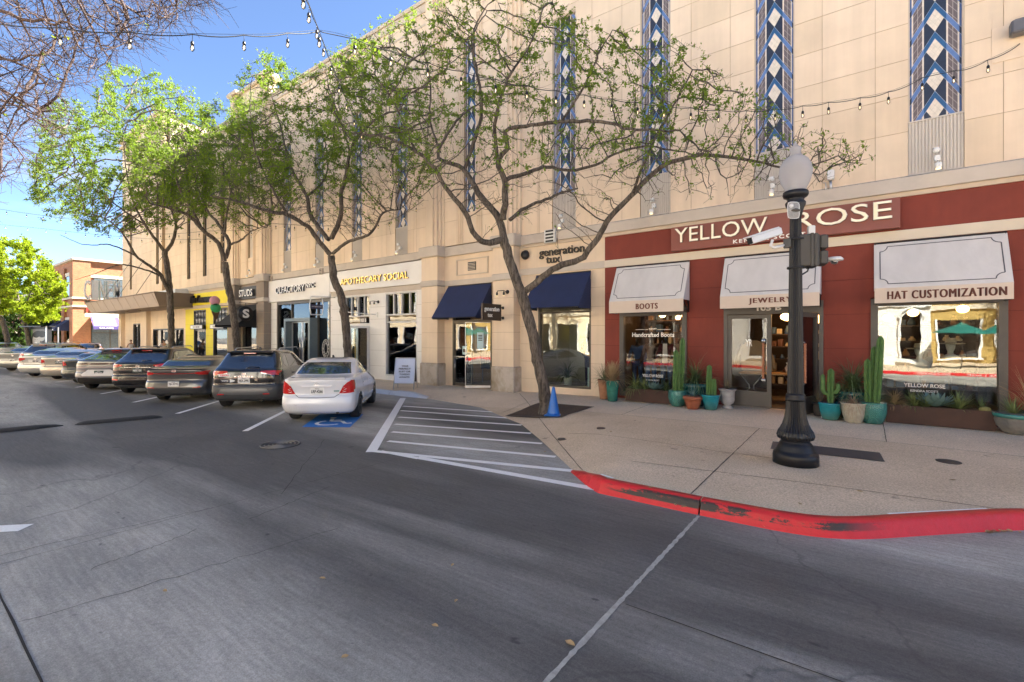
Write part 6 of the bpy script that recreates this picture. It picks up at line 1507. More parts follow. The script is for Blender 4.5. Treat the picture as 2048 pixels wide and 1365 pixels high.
    if S.get('brake3'):
        z,hw=S['brake3']; q=c.ptr(z,0); g=MB(); g.box(q.x-.014-S.get('b3o',0),q.x+.02,-hw,hw,z-.012,z+.012); g.build('high_brake_light',M['taillight'],t)
    if S.get('rails'):
        zt=c.T[-1,0]; x0,x1,yy=S['rails']
        for sd in (-1,1): g=MB(); g.tube([(x0,sd*yy,zt-.03),(x0+.12,sd*yy,zt+.035),(x1-.12,sd*yy,zt+.035),(x1,sd*yy,zt-.04)],.016,6); g.build('roof_rail',S.get('railm',M['alu']),t)
    if S.get('wiper'): 
        q=c.ptr(S['wiper'],0); g=MB(); g.tube([(q.x-.03,0,S['wiper']-.03),(q.x-.03,-.16,S['wiper']+.02),(q.x-.025,-.38,S['wiper']+.0)],.012,5); g.build('rear_wiper',M['black'],t)
    g=MB(); g.tube([(.12,-.45,.25),(.4,-.45,.26)],.035,10); g.build('exhaust_pipe',M['rimdark'],t)
    if S.get('extra'): S['extra'](t,c)
    return t
T_=M['taillight']; CL=M['clearlamp']; G_=M['gap']
def gapline(pl,w=.006): return [(a,z-w/2) for a,z in pl],[(a,z+w/2) for a,z in pl]
def sedan(paintm,L=4.45,hw=.845,H=1.51,deck=1.07,wb=2.6,ro=.98,wr=.31,plate='',**k):
    r=[(.20,.30,L-.35,hw*.86),(.25,.14,L-.15,hw*.93),(.33,.05,L-.06,hw*.97),(.48,.0,L,hw*1.0),(.60,.02,L-.02,hw),(.66,.045,L-.07,hw),(.70,.085,L-.14,hw),(.82,.075,L-.42,hw*.99),(.92,.055,L-.85,hw*.975),
       (deck-.05,.035,L-1.18,hw*.95),(deck-.01,.05,L-1.32,hw*.935),(deck+.012,.14,L-1.40,hw*.92),(deck+.035,.40,L-1.46,hw*.90),(deck+.06,.62,L-1.55,hw*.885),(deck+.12,.76,L-1.68,hw*.875),(deck+.25,1.0,L-1.98,hw*.82),(H-.10,1.28,L-2.28,hw*.76),(H-.045,1.50,L-2.48,hw*.71),(H-.015,1.72,L-2.66,hw*.63),(H,1.98,L-2.86,hw*.47)]
    S=dict(rows=r,L=L,wr=wr,wb=wb,ro=ro,paint=paintm,rg=((deck+.08,hw*.78),(H-.11,hw*.66)),
      sg=[([(1.28,deck+.06),(1.75,deck+.02),(2.2,deck+.0)],[(1.52,H-.20),(1.80,H-.115),(2.2,H-.085)]),([(2.27,deck+.0),(2.7,deck-.02),(3.05,deck-.02)],[(2.27,H-.085),(2.5,H-.095),(2.66,H-.16)])],
      rear=[],ws=(deck+.02,H-.12),mir=(L-1.42,deck),hx=(1.55,2.55),hz=.86,doors=[(2.24,.36,2.24,deck),(1.45,.75,1.36,deck),(3.25,.36,3.2,deck-.1)],plate=(.80,plate),badge=.93,antenna=1.72)
    S.update(k); return S
def suv(paintm,L=4.6,hw=.92,H=1.66,belt=1.10,wb=2.7,ro=.93,wr=.355,plate='',slope=.42,**k):
    r=[(.22,.32,L-.35,hw*.86),(.27,.14,L-.15,hw*.93),(.38,.04,L-.05,hw*.97),(.52,.0,L,hw*1.0),(.66,.015,L-.02,hw),(.72,.06,L-.06,hw),(.90,.05,L-.25,hw*.99),(1.0,.06,L-.62,hw*.98),
       (belt-.02,.085,L-1.05,hw*.965),(belt+.04,.14,L-1.28,hw*.94),(belt+.14,.14+slope*.33,L-1.55,hw*.90),(H-.22,.14+slope*.72,L-1.92,hw*.83),(H-.12,.14+slope*.92,L-2.12,hw*.79),(H-.055,.14+slope*1.0,L-2.3,hw*.74),(H-.02,.14+slope*1.25,L-2.5,hw*.68),(H,.9+slope,L-2.75,hw*.52)]
    S=dict(rows=r,L=L,wr=wr,wb=wb,ro=ro,paint=paintm,rg=((belt+.045,hw*.80),(H-.15,hw*.66)),
      sg=[([(.62+slope*.4,belt+.12),(.95,belt+.05),(1.12,belt+.05)],[(.66+slope*.55,H-.26),(.95,H-.20),(1.12,H-.18)]),([(1.18,belt+.04),(1.6,belt+.02),(2.1,belt+.0)],[(1.18,H-.18),(1.6,H-.15),(2.1,H-.135)]),([(2.17,belt+.0),(2.7,belt-.02),(3.15,belt-.02)],[(2.17,H-.135),(2.5,H-.15),(2.62,H-.20)])],
      rear=[],ws=(belt+.04,H-.14),mir=(L-1.52,belt),hx=(1.5,2.55),hz=.96,doors=[(2.14,.4,2.14,belt),(1.35,.85,1.2,belt),(3.3,.4,3.25,belt-.1)],plate=(.88,plate),badge=1.02,antenna=1.25,brake3=(H-.10,.16),b3o=.05,spoiler=(H-.075,.03,.10,hw*.66,paintm),wiper=belt+.09,rails=(1.1,2.6,hw*.62))
    S.update(k); return S
hb=lambda pl,m=G_: None
# 1 white sedan ------------------------------------------------------------
white=paint('white car paint',(.66,.67,.69),0,.25,True,dust=.03)
hw=.845
def whitex(t,c):
    g=MB(); q=c.ptr(.90,0); g.prism([(-.33,.885),(.33,.885),(.36,.925),(-.36,.925)],'x',q.x-.03,q.x+.02); g.build('boot_handle_trim',white,t)
    g=MB(); q=c.ptr(.80,.42); g.box(q.x-.010,q.x+.01,-.50,-.38,.765,.79); g.build('eco_badge',bpy.data.materials['teal rim glaze'] if 'teal rim glaze' in bpy.data.materials else M['chrome'],t)
S=sedan(white,plate='LRP-4266',mirm=M['black'],spoiler=(1.055,.05,.05,.64,white),brake3=(1.085,.13),b3o=.055,
 rear=[('boot_gap',*gapline([(-.60,.92),(-.50,.70),(-.40,.635),(0,.625),(.40,.635),(.50,.70),(.60,.92)],.009),G_)],
 rearb=[('tail_light',[(.50,.72),(.62,.715),(.74,.72),(.815,.735)],[(.505,.735),(.60,.90),(.68,.98),(.77,1.03)],T_),('reverse_light',[(.56,.735),(.66,.735)],[(.60,.86),(.665,.885)],CL)],
 sideb=[('tail_light_side',[(.16,.76),(.30,.80)],[(.16,1.03),(.36,1.02)],T_),('sill',[(1.4,.26),(3.1,.26)],[(1.4,.31),(3.1,.31)],white)],extra=whitex,plate_=1,spokes=8)
S['plate']=(.785,'LRP-4266')
mkcar('white sedan with a scratched rear bumper parked on the blue accessible bay',(-11.62,6.40),S)
# 2 black suv ----------------------------------------------------------------
blackp=paint('black car paint',(.010,.010,.011),.0,.2,False,1,.02)
def blackx(t,c):
    for (y,z,w,h,m,tx_) in ((.52,.985,.30,.07,M['plate'],'TEXAS'),(.50,.83,.22,.06,bpy.data.materials['navy name bar'],'VOTE'),):
        q=c.ptr(z,y); g=MB(); g.box(q.x-.014,q.x+.01,y-w/2,y+w/2,z-h/2,z+h/2); o=g.build('bumper_sticker',m,t); g=MB(); text(g,tx_,(q.x-.0145,y,z),(0,-1,0),(0,0,1),w*.8,h*.6,.001,0,.03); g.build('lettering',M['taillight'] if tx_=='TEXAS' else M['letter'],o)
    q=c.ptr(.83,.30); g=MB(); g.prism([(.37,.78),(.37,.88),(.28,.86),(.23,.83),(.28,.80)],'x',q.x-.014,q.x+.01); g.build('arrow_sticker',M['plate'],t)
    q=c.ptr(.86,-.30); g=MB(); pts=[]
    for k in range(10): a=math.pi*k/5; r_=.06 if k%2==0 else .028; pts.append((-.32+r_*math.sin(a),.86+r_*math.cos(a)))
    g.prism(pts,'x',q.x-.014,q.x+.01); g.build('star_sticker',mat('tan sticker',(.35,.28,.2),.5),t)
    for sd in (-1,1):
        q=c.ptr(.45,sd*.60); g=MB(); g.bbox(q.x-.025,q.x+.02,sd*.60-.09,sd*.60+.09,.435,.465,.004); g.build('rear_reflector',T_,t)
S=suv(blackp,L=4.65,hw=.92,H=1.69,belt=1.13,plate='RBX-2990',cladz=.70,sidez=.42,wiper=1.20,word=('ROGUE',.945,.50,.034),badge=1.02,hm=M['black'],
 rear=[('bumper_garnish',[(-.68,.47),(-.4,.44),(.4,.44),(.68,.47)],[(-.60,.60),(-.4,.61),(.4,.61),(.60,.60)],mat('bumper garnish grey',(.13,.135,.14),.4,metal=.4,var=.08)),('tailgate_gap',*gapline([(-.70,1.0),(-.62,.74),(0,.725),(.62,.74),(.70,1.0)],.008),G_)],
 rearb=[('tail_light',[(.42,1.06),(.65,1.0),(.87,.97)],[(.46,1.10),(.68,1.10),(.86,1.10)],T_),('lamp_chrome_strip',[(.45,1.035),(.70,.985)],[(.46,1.05),(.70,.997)],M['chrome'])],sideb=[('tail_light_side',[(.18,1.0),(.42,1.07)],[(.18,1.09),(.46,1.10)],T_)],extra=blackx,rails=(1.0,2.9,.62))
S['plate']=(.84,'RBX-2990')
mkcar('black suv with stickers on its tailgate next to the white sedan',(-15.28,6.27),S)
# 3 grey fastback sedan --------------------------------------------------------
greyp=paint('grey car paint',(.10,.102,.105),.6,.3)
S=sedan(greyp,L=4.68,hw=.91,H=1.42,deck=1.05,wb=2.72,ro=1.02,wr=.325,plate='TJH 9772',badge=1.0,cladz=.30,
 rear=[('light_bar',[(-.62,.915),(0,.90),(.62,.915)],[(-.62,.935),(0,.92),(.62,.935)],T_),('lower_valance',[(-.70,.27),(0,.27),(.70,.27)],[(-.64,.36),(0,.34),(.64,.36)],M['plastic'])],
 rearb=[('tail_light',[(.60,.90),(.72,.88),(.88,.87)],[(.60,.95),(.74,.97),(.88,1.0)],T_),('rear_reflector',[(.55,.47),(.75,.48)],[(.55,.49),(.76,.51)],T_)],sideb=[('tail_light_side',[(.2,.90),(.38,.95)],[(.2,1.0),(.42,.99)],T_)],spoiler=(1.035,.035,.04,.80,greyp))
S['rows'][12]=(1.085,.30,S['rows'][12][2],S['rows'][12][3]); S['plate']=(.60,'TJH 9772'); S['pox']=.02
mkcar('grey sedan with a full width red light bar, third from the right',(-18.53,5.68),S)
# 4 black suv with chrome strip -------------------------------------------------
S=suv(blackp,L=4.7,hw=.92,H=1.66,belt=1.12,plate='NRX 101',platem=M['platedark'],cladz=.34,slope=.55,word=('QX50',1.0,.18,.03),
 rear=[('tailgate_chrome_strip',[(-.42,.965),(.42,.965)],[(-.42,.985),(.42,.985)],M['chrome']),('tailgate_gap',*gapline([(-.66,.92),(-.55,.70),(0,.69),(.55,.70),(.66,.92)],.008),G_)],
 rearb=[('tail_light',[(.50,1.03),(.70,.98),(.88,.96)],[(.52,1.07),(.72,1.09),(.87,1.12)],T_),('rear_reflector',[(.62,.52),(.82,.53)],[(.62,.57),(.82,.58)],T_)],sideb=[('tail_light_side',[(.2,1.0),(.45,1.07)],[(.2,1.11),(.5,1.12)],T_)],word_=0)
S['word']=None
mkcar('black suv with a chrome strip above its dark plate, fourth from the right',(-21.88,5.59),S)
# 5 silver coupe-suv with black roof ----------------------------------------------
steelp=paint('steel blue car paint',(.13,.145,.17),.6,.28)
S=suv(steelp,L=4.75,hw=.93,H=1.60,belt=1.12,plate='XPW 6222',platem=M['platedark'],cladz=.36,slope=1.0,
 rear=[('dark_light_bar',[(-.84,.985),(0,.985),(.84,.985)],[(-.84,1.05),(0,1.05),(.84,1.05)],mat('dark red bar',(.05,.006,.01),.15,var=0,coat=1)),('silver_plate_surround',[(-.62,.60),(-.55,.56),(.55,.56),(.62,.60)],[(-.42,.78),(-.38,.80),(.38,.80),(.42,.78)],M['frame_white']),('black_valance',[(-.82,.26),(0,.26),(.82,.26)],[(-.72,.50),(0,.47),(.72,.50)],M['underbody'])],rearb=[],rails=None,badge=None,wiper=None)
S['plate']=(.68,'XPW 6222')
mkcar('steel blue crossover with a black lower bumper and pale plate surround',(-24.8,5.17),S)
# 6 dark green grey sedan
dg6=paint('dark slate car paint',(.045,.055,.06),.5,.3)
def lamps(a=.5,b=.87,z0=.80,z1=1.0): return [('tail_light',[(a,z0+.03),(b-.1,z0),(b,z0)],[(a+.02,z1-.04),(b-.1,z1),(b,z1)],T_)]
S=sedan(dg6,L=4.8,hw=.90,H=1.44,deck=1.06,ro=1.08,wr=.325,rearb=lamps(.62),sideb=[('tail_light_side',[(.2,.82),(.42,.86)],[(.2,1.0),(.44,.99)],T_)],rear=[('boot_gap',*gapline([(-.62,.9),(-.55,.64),(0,.63),(.55,.64),(.62,.9)],.008),G_)]); S['plate']=(.82,'LWJ 883')
mkcar('dark slate sedan between the steel blue crossover and the beige sedan',(-28.3,5.46),S)
# 7 beige sedan
beige=paint('beige car paint',(.40,.37,.32),.4,.3)
S=sedan(beige,L=4.85,hw=.90,H=1.45,deck=1.08,ro=1.1,wr=.32,platem=M['platedark'],rearb=lamps(.60,.87,.82,1.0),rear=[('boot_gap',*gapline([(-.62,.9),(-.58,.62),(0,.61),(.58,.62),(.62,.9)],.008),G_),('boot_chrome_strip',[(-.40,.925),(.40,.925)],[(-.40,.945),(.40,.945)],M['chrome'])]); S['plate']=(.86,'FTR 450')
mkcar('beige sedan with a dark plate, between the slate and the silver sedans',(-31.6,5.3),S)
# 8 silver sedan
silv=paint('silver car paint',(.46,.47,.46),.4,.28)
S=sedan(silv,L=4.8,hw=.91,H=1.47,deck=1.08,ro=1.08,wr=.33,rearb=[('tail_light',[(.44,.93),(.7,.83),(.87,.85)],[(.50,.99),(.72,1.0),(.87,1.0)],T_)],sideb=[('tail_light_side',[(.2,.86),(.42,.9)],[(.2,1.0),(.45,.99)],T_)],rear=[('plate_recess',[(-.32,.76),(.32,.76)],[(-.34,.90),(.34,.90)],M['frame_white']),('boot_gap',*gapline([(-.62,.9),(-.55,.66),(0,.65),(.55,.66),(.62,.9)],.008),G_)]); S['plate']=(.83,'BBR 1207')
mkcar('silver sedan with a wide white plate recess, third from the left',(-34.7,4.95),S)
# 9 silver wagon
S=suv(silv,L=4.7,hw=.92,H=1.69,belt=1.13,plate='KLM 202',cladz=.30,slope=.5,rearb=[('tail_light',[(.55,1.0),(.72,.96),(.88,.96)],[(.58,1.08),(.74,1.12),(.87,1.13)],T_)],sideb=[('tail_light_side',[(.2,1.0),(.45,1.05)],[(.2,1.12),(.5,1.12)],T_)])
mkcar('tall silver wagon, second from the left end of the row',(-37.9,5.3),S)
# 10 grey hatchback
S=sedan(paint('pale grey car paint',(.28,.29,.29),.5,.3),L=4.5,hw=.875,H=1.49,deck=1.09,ro=.98,wr=.315,rearb=lamps(.66,.85,.86,1.02)); S['plate']=(.66,'GPR 317')
mkcar('pale grey hatchback at the left end of the parked row',(-41.3,4.9),S)
for k,(x,y,m,lab) in enumerate(((-50.5,9.5,dg6,'small dark sedan standing beyond the row, by the poster case'),(-60,6.0,silv,'distant silver sedan at the left picture edge'),(-66,3.0,blackp,'distant black sedan at the left picture edge'))):
    S=sedan(m,L=4.6,rearb=lamps(.62,.83)); S['plate']=(.8,'ABC 123'); S['hd']=160; mkcar(lab,(x,y),S,'cars standing farther down the street')
# ------------------------------------------------------------------ trees
def barkmat(name,c,c2):
    t=NT(name); w=t.noise(1.0,6,.7,t.map((20,20,3.2)),dist=.6); cc=t.mix(t.ramp(w,(.42,0.0),(.58,1.0)),c,c2); cc=t.mix(1.0,cc,t.ramp(t.noise(2,3,.5),(.3,.75),(.7,1.2)),'MULTIPLY')
    t.set(t.b.inputs['Base Color'],cc); t.b.inputs['Roughness'].default_value=.9; t.bump(w,.9,.03); return t.m
M['bark']=barkmat('rough grey brown bark',(.042,.033,.025),(.15,.122,.095)); M['bark_red']=barkmat('reddish twig bark',(.035,.020,.018),(.10,.062,.050))
def leafmat(name,c,c2):
    t=NT(name); n=t.n; f=t.noise(1.1,3,.6); g=t.noise(37,1,.5)
    cc=t.mix(t.ramp(t.math('ADD',t.math('MULTIPLY',f,.5),t.math('MULTIPLY',g,.5)),(.40,0.0),(.60,1.0)),c,c2)
    t.set(t.b.inputs['Base Color'],cc); t.b.inputs['Roughness'].default_value=.6; t.b.inputs['Specular IOR Level'].default_value=.12
    tr=n.new('ShaderNodeBsdfTranslucent'); t.lk(t.mix(1.0,cc,(1.0,1.1,.35),'MULTIPLY'),tr.inputs[0]); m=n.new('ShaderNodeMixShader'); m.inputs[0].default_value=.5
    t.lk(t.b.outputs[0],m.inputs[1]); t.lk(tr.outputs[0],m.inputs[2]); t.lk(m.outputs[0],t.out.inputs[0]); return t.m
M['leaf']=leafmat('spring leaf',(.115,.185,.030),(.22,.295,.050)); M['leaf_lime']=leafmat('lime spring leaf',(.16,.225,.014),(.29,.335,.025)); M['leaf_dark']=leafmat('dark leaf',(.03,.065,.018),(.07,.12,.03))
def frusta(A,B,ra,rb,n):
    D=B-A; L=np.linalg.norm(D,axis=1,keepdims=True)+1e-9; D=D/L
    ref=np.where(np.abs(D[:,2:3])<.9,np.array([[0,0,1.]]),np.array([[1.,0,0]])); U=np.cross(D,ref); U/=np.linalg.norm(U,axis=1,keepdims=True)+1e-9; W=np.cross(D,U)
    ang=np.arange(n)*2*np.pi/n; c=np.cos(ang)[None,:,None]; s_=np.sin(ang)[None,:,None]
    off=U[:,None,:]*c+W[:,None,:]*s_
    VA=A[:,None,:]-D[:,None,:]*ra[:,None,None]*.3+off*ra[:,None,None]; VB=B[:,None,:]+off*rb[:,None,None]; V=np.concatenate([VA,VB],axis=1).reshape(-1,3)
    m=len(A); base=(np.arange(m)*2*n)[:,None]; i=np.arange(n)[None,:]; j=(i+1)%n
    F=np.stack([base+i,base+j,base+n+j,base+n+i],axis=2).reshape(-1,4); return V,F
def colonise(seed,att,step,infl,kill,iters,rng):
    """seed: list of (pos,parent); grows nodes towards the attractors"""
    pos=[np.array(p,float) for p,_ in seed]; par=[q for _,q in seed]; att=np.array(att); alive=np.ones(len(att),bool)
    near=np.full(len(att),-1); nd=np.full(len(att),1e9); P0=0; kids={}
    for it in range(iters):
        new=np.array(pos[P0:]); 
        if len(new):
            idx=np.where(alive)[0]
            if len(idx)==0: break
            for s0 in range(0,len(new),400):
                blk=new[s0:s0+400]; d=np.linalg.norm(att[idx][:,None,:]-blk[None,:,:],axis=2); k=d.argmin(1); dm=d[np.arange(len(idx)),k]; up=dm<nd[idx]
                nd[idx[up]]=dm[up]; near[idx[up]]=P0+s0+k[up]
            alive&=nd>kill
        P0=len(pos); idx=np.where(alive&(nd<infl))[0]
        if len(idx)==0: break
        dirs={}
        for a in idx:
            k=near[a]; v=att[a]-pos[k]; v=v/(np.linalg.norm(v)+1e-9); dirs.setdefault(k,[]).append(v)
        for k,vs_ in dirs.items():
            if kids.get(k,0)>=3: continue
            v=np.sum(vs_,axis=0); v=v/(np.linalg.norm(v)+1e-9)+rng.normal(0,.11,3); v/=np.linalg.norm(v)+1e-9
            pos.append(pos[k]+v*step); par.append(k); kids[k]=kids.get(k,0)+1
    return np.array(pos),np.array(par)
def tree(label,kind,limbs,att,seed=1,step=.22,infl=2.5,kill=.3,iters=70,bark='bark',leafm='leaf',nleaf=30000,lsize=.045,leafp=None,twigs=3,twl=.28,group='street trees along the pavement',tipr=.0045,sides=9,tuft=5):
    rng=np.random.default_rng(seed); base=limbs[0][0][0]
    t=thing(kind,label,'tree',(base[0],base[1],base[2]),0,group); off=np.array(base)
    b=MB(); seeds=[]; srad=[]
    for li,L in enumerate(limbs):
        pts=[np.array(p,float) for p,_ in L]; rs=[r for _,r in L]; dp=[]; dr=[]
        for i in range(len(pts)-1):
            p0=pts[max(i-1,0)];p1=pts[i];p2=pts[i+1];p3=pts[min(i+2,len(pts)-1)]; n=max(2,int(np.linalg.norm(p2-p1)/.14))
            for k in range(n):
                f=k/n; q=.5*((2*p1)+(-p0+p2)*f+(2*p0-5*p1+4*p2-p3)*f*f+(-p0+3*p1-3*p2+p3)*f**3); dp.append(q+rng.normal(0,.010,3)); dr.append((rs[i]+(rs[i+1]-rs[i])*f)*rng.uniform(.95,1.06))
        dp.append(pts[-1]); dr.append(rs[-1])
        if li==0: dr[0]*=1.45; dr[1]*=1.22; dr[2]*=1.08; dp[0][2]-=.06
        b.tube([p-off for p in dp],dr,sides if rs[0]>.03 else 6)
        s0=len(seeds); 
        for i,(p,r) in enumerate(zip(dp,dr)): seeds.append((p,(len(seeds)-1) if i else -1)); srad.append(r)
    ns=len(seeds); use=[k for k in range(ns) if srad[k]<.16]
    pos,par=colonise([(seeds[k][0],-1) for k in use],att,step,infl,kill,iters,rng)
    n0=len(use); N=len(pos); rad=np.full(N,tipr**2.2); 
    for k in range(N-1,n0-1,-1):
        if par[k]>=0: rad[par[k]]+=rad[k]
    rad=rad**(1/2.2); k=np.arange(n0,N); A=pos[par[k]]; B=pos[k]; rb=rad[k]; ra=np.minimum(np.where(par[k]>=n0,rad[par[k]],rad[k]*1.15),rb*1.6)
    cap=np.array([srad[q] for q in use]); ra=np.where(par[k]<n0,np.minimum(ra,cap[np.clip(par[k],0,n0-1)]*.8),ra)
    Vs=[];Fs=[];o=0
    for lo,hi,n in ((.02,9,7),(.009,.02,5),(0,.009,3)):
        m=(ra>=lo)&(ra<hi)
        if m.any(): V,F=frusta(A[m]-off,B[m]-off,ra[m],rb[m],n); Vs.append(V); Fs.append(F+o); o+=len(V)
    # side twigs
    thin=k[rad[k]<.022]; tp=[];tq=[]
    if len(thin):
        for rep in range(twigs):
            sel=thin[rng.random(len(thin))<.85]; d=B[sel-n0]-A[sel-n0]; d/=np.linalg.norm(d,axis=1,keepdims=True)+1e-9; r=rng.normal(0,1,d.shape); r/=np.linalg.norm(r,axis=1,keepdims=True); v=d*.7+r*.75+np.array([0,0,.12]); v/=np.linalg.norm(v,axis=1,keepdims=True)
            l=twl*rng.uniform(.35,1.2,(len(sel),1)); s_=pos[sel]; mid=s_+v*l*.55; e=mid+(v+rng.normal(0,.3,v.shape))*l*.45
            tp+= [s_,mid]; tq+=[mid,e]
        tp=np.concatenate(tp); tq=np.concatenate(tq); V,F=frusta(tp-off,tq-off,np.full(len(tp),tipr*.75),np.full(len(tp),tipr*.5),3); Vs.append(V);Fs.append(F+o)
    tv=np.array(b.v); quads=[f for f in b.f if len(f)==4]; 
    o2=sum(len(v) for v in Vs); Vs.append(tv); Fs.append(np.array(quads)+o2)
    npmesh('trunk',np.concatenate(Vs),np.concatenate(Fs),M[bark],t,None,True)
    if nleaf and len(thin):
        src=np.concatenate([tq,tp,B[rad[k]<.012]]) if len(tp) else B
        w=np.ones(len(src)) if leafp is None else leafp(src,rng); w=np.clip(w,0,None); w/=w.sum()
        nt=nleaf//tuft; ci=rng.choice(len(src),nt,p=w); C0=np.repeat(src[ci],tuft,axis=0)+rng.normal(0,lsize*.9,(nt*tuft,3)); m=len(C0)
        a=rng.normal(0,1,(m,3)); a/=np.linalg.norm(a,axis=1,keepdims=True); c=rng.normal(0,1,(m,3)); c-=a*(a*c).sum(1,keepdims=True); c/=np.linalg.norm(c,axis=1,keepdims=True)
        s_=lsize*rng.uniform(.35,1.4,(m,1)); nn=np.cross(a,c)
        V=np.stack([C0-a*s_,C0+c*s_*.45+nn*s_*.12,C0+a*s_,C0-c*s_*.45+nn*s_*.12],axis=1).reshape(-1,3)-off; F=np.arange(m*4).reshape(-1,4)
        npmesh('crown',V,F,M[leafm],t)
    return t
def env(n,rng,top,bot,dlo,dhi,clear=.9):
    """points between two outlines (picture columns) at real depths, kept in front of the facade"""
    out=[]; xs0=min(top[0][0],bot[0][0]); xs1=max(top[-1][0],bot[-1][0]); tx=[p[0] for p in top]; ty=[p[1] for p in top]; bx=[p[0] for p in bot]; by=[p[1] for p in bot]
    while len(out)<n:
        px=rng.uniform(xs0,xs1); a=np.interp(px,tx,ty); b_=np.interp(px,bx,by); py=rng.uniform(a,b_); fd=13.3/(CY+SY*(px-1024)/FPX)-clear if CY+SY*(px-1024)/FPX>.05 else 1e9; hi=min(dhi,fd); lo=min(dlo,hi-1.5); 
        e=1-abs(2*(py-a)/(b_-a+1e-6)-1)**4; mid=(lo+hi)/2; d=mid+(rng.uniform(-1,1))*(hi-lo)/2*max(.25,e)
        out.append(np.array(P(px,py,d)))
    return out
def T(pts): return [(np.array(P(x,y,d)),r) for x,y,d,r in pts]
rng=np.random.default_rng(7)
# tree 1: leaning, in the grate
b0=gs(1093,825); d0=FPX*(2.1-b0.z)/(825-HY)
L1=[T([(1093,826,d0,.165),(1088,780,d0,.15),(1075,720,d0,.14),(1062,650,d0-.05,.135),(1046,600,d0-.1,.14),(1036,570,d0-.1,.12),(1020,525,d0-.1,.12),(1008,480,d0-.1,.115)]),
 T([(1042,590,d0-.1,.09),(1066,571,d0-.2,.085),(1086,555,d0-.3,.083),(1105,541,d0-.4,.08),(1124,530,d0-.5,.078),(1150,523,d0-.55,.075),(1167,513,d0-.6,.075),(1182,494,d0-.7,.072),(1195,476,d0-.8,.07),(1222,432,d0-.95,.065),(1262,392,d0-1.1,.06),(1298,355,d0-1.3,.055),(1335,328,d0-1.5,.05),(1400,312,d0-1.8,.04),(1480,318,d0-2.1,.03),(1560,335,d0-2.3,.02),(1640,350,d0-2.4,.01)]),
 T([(1008,480,d0-.1,.09),(960,482,d0-.6,.07),(930,425,d0-.9,.06),(908,398,d0-1.1,.055),(889,372,d0-1.3,.05),(868,337,d0-1.5,.045),(832,303,d0-1.7,.035),(770,276,d0-1.8,.025),(700,266,d0-1.9,.012)]),
 T([(1008,480,d0-.1,.10),(998,438,d0+.0,.09),(963,396,d0+.2,.08),(945,365,d0+.35,.07),(924,337,d0+.5,.06),(877,316,d0+.6,.045),(890,276,d0+.8,.035),(925,230,d0+1.0,.028),(960,206,d0+1.1,.018)]),
 T([(1006,440,d0-.1,.09),(1010,370,d0-.3,.075),(996,323,d0-.4,.065),(1014,298,d0-.5,.055),(1010,262,d0-.6,.05),(1052,253,d0-.8,.045),(1122,244,d0-1.1,.042),(1210,245,d0-1.5,.036),(1262,259,d0-1.8,.028),(1360,262,d0-2.2,.015)]),
 T([(1020,440,d0-.1,.05),(1052,415,d0+.2,.045),(1092,400,d0+.5,.038),(1125,385,d0+.8,.03),(1155,378,d0+1.0,.018)]),
 T([(1008,359,d0-.3,.06),(1052,348,d0+.1,.05),(1094,334,d0+.4,.045),(1140,341,d0+.5,.04),(1192,330,d0+.4,.035),(1228,309,d0+.2,.03),(1290,294,d0-.2,.025),(1400,310,d0-.9,.012)]),
 T([(965,218,d0+1.1,.02),(960,176,d0+1.1,.03),(946,116,d0+1.0,.025),(946,70,d0+.9,.02),(974,22,d0+.8,.012)]),
 T([(930,335,d0+.5,.05),(958,250,d0+.3,.045),(962,200,d0+.2,.04),(950,120,d0,.03),(948,60,d0-.1,.02),(975,10,d0-.2,.012)]),
 T([(880,305,d0+.6,.03),(860,240,d0+.5,.028),(862,170,d0+.3,.02),(850,130,d0+.2,.012)]),
 T([(996,323,d0-.4,.045),(990,250,d0-1.0,.04),(1010,170,d0-1.4,.03),(1060,90,d0-1.6,.02),(1085,20,d0-1.8,.01)]),
 T([(1122,244,d0-1.1,.03),(1170,170,d0-1.6,.025),(1200,100,d0-1.9,.016),(1225,60,d0-2.0,.01)]),
 T([(1262,392,d0-1.1,.035),(1300,300,d0-1.9,.03),(1345,215,d0-2.4,.02),(1385,140,d0-2.7,.012)]),
 T([(832,303,d0-1.7,.03),(790,210,d0-2.0,.022),(750,150,d0-2.2,.014)])]
att=env(2000,rng,[(640,150),(700,90),(740,60),(800,20),(880,-20),(960,-60),(1080,-60),(1180,20),(1260,70),(1330,60),(1400,110),(1480,160),(1560,215),(1640,250),(1720,300)],
 [(640,280),(700,310),(800,390),(900,420),(980,430),(1080,450),(1180,440),(1260,420),(1350,400),(1450,400),(1560,385),(1640,375),(1740,335)],8.5,14.4)
def lp1(s,r):
    py=HY-(s[:,2]-2.1)*FPX/((s[:,0]*-SY+s[:,1]*CY)); px=1024+FPX*((s[:,0]*CY+s[:,1]*SY)/(s[:,0]*-SY+s[:,1]*CY)); g=(np.sin(s[:,0]*2.3+1)*np.sin(s[:,1]*2.1+s[:,2]*1.9)+.8)
    return np.clip((380-py)/160,.04,1)*np.clip(g,.15,2)*np.where(px>1420,.45,1)
tree('leaning street tree with thin spring leaves, its trunk in the square grate','street_tree',L1,att,3,.20,2.2,.26,80,nleaf=32000,lsize=.035,leafp=lp1,twl=.26,twigs=2,sides=12)
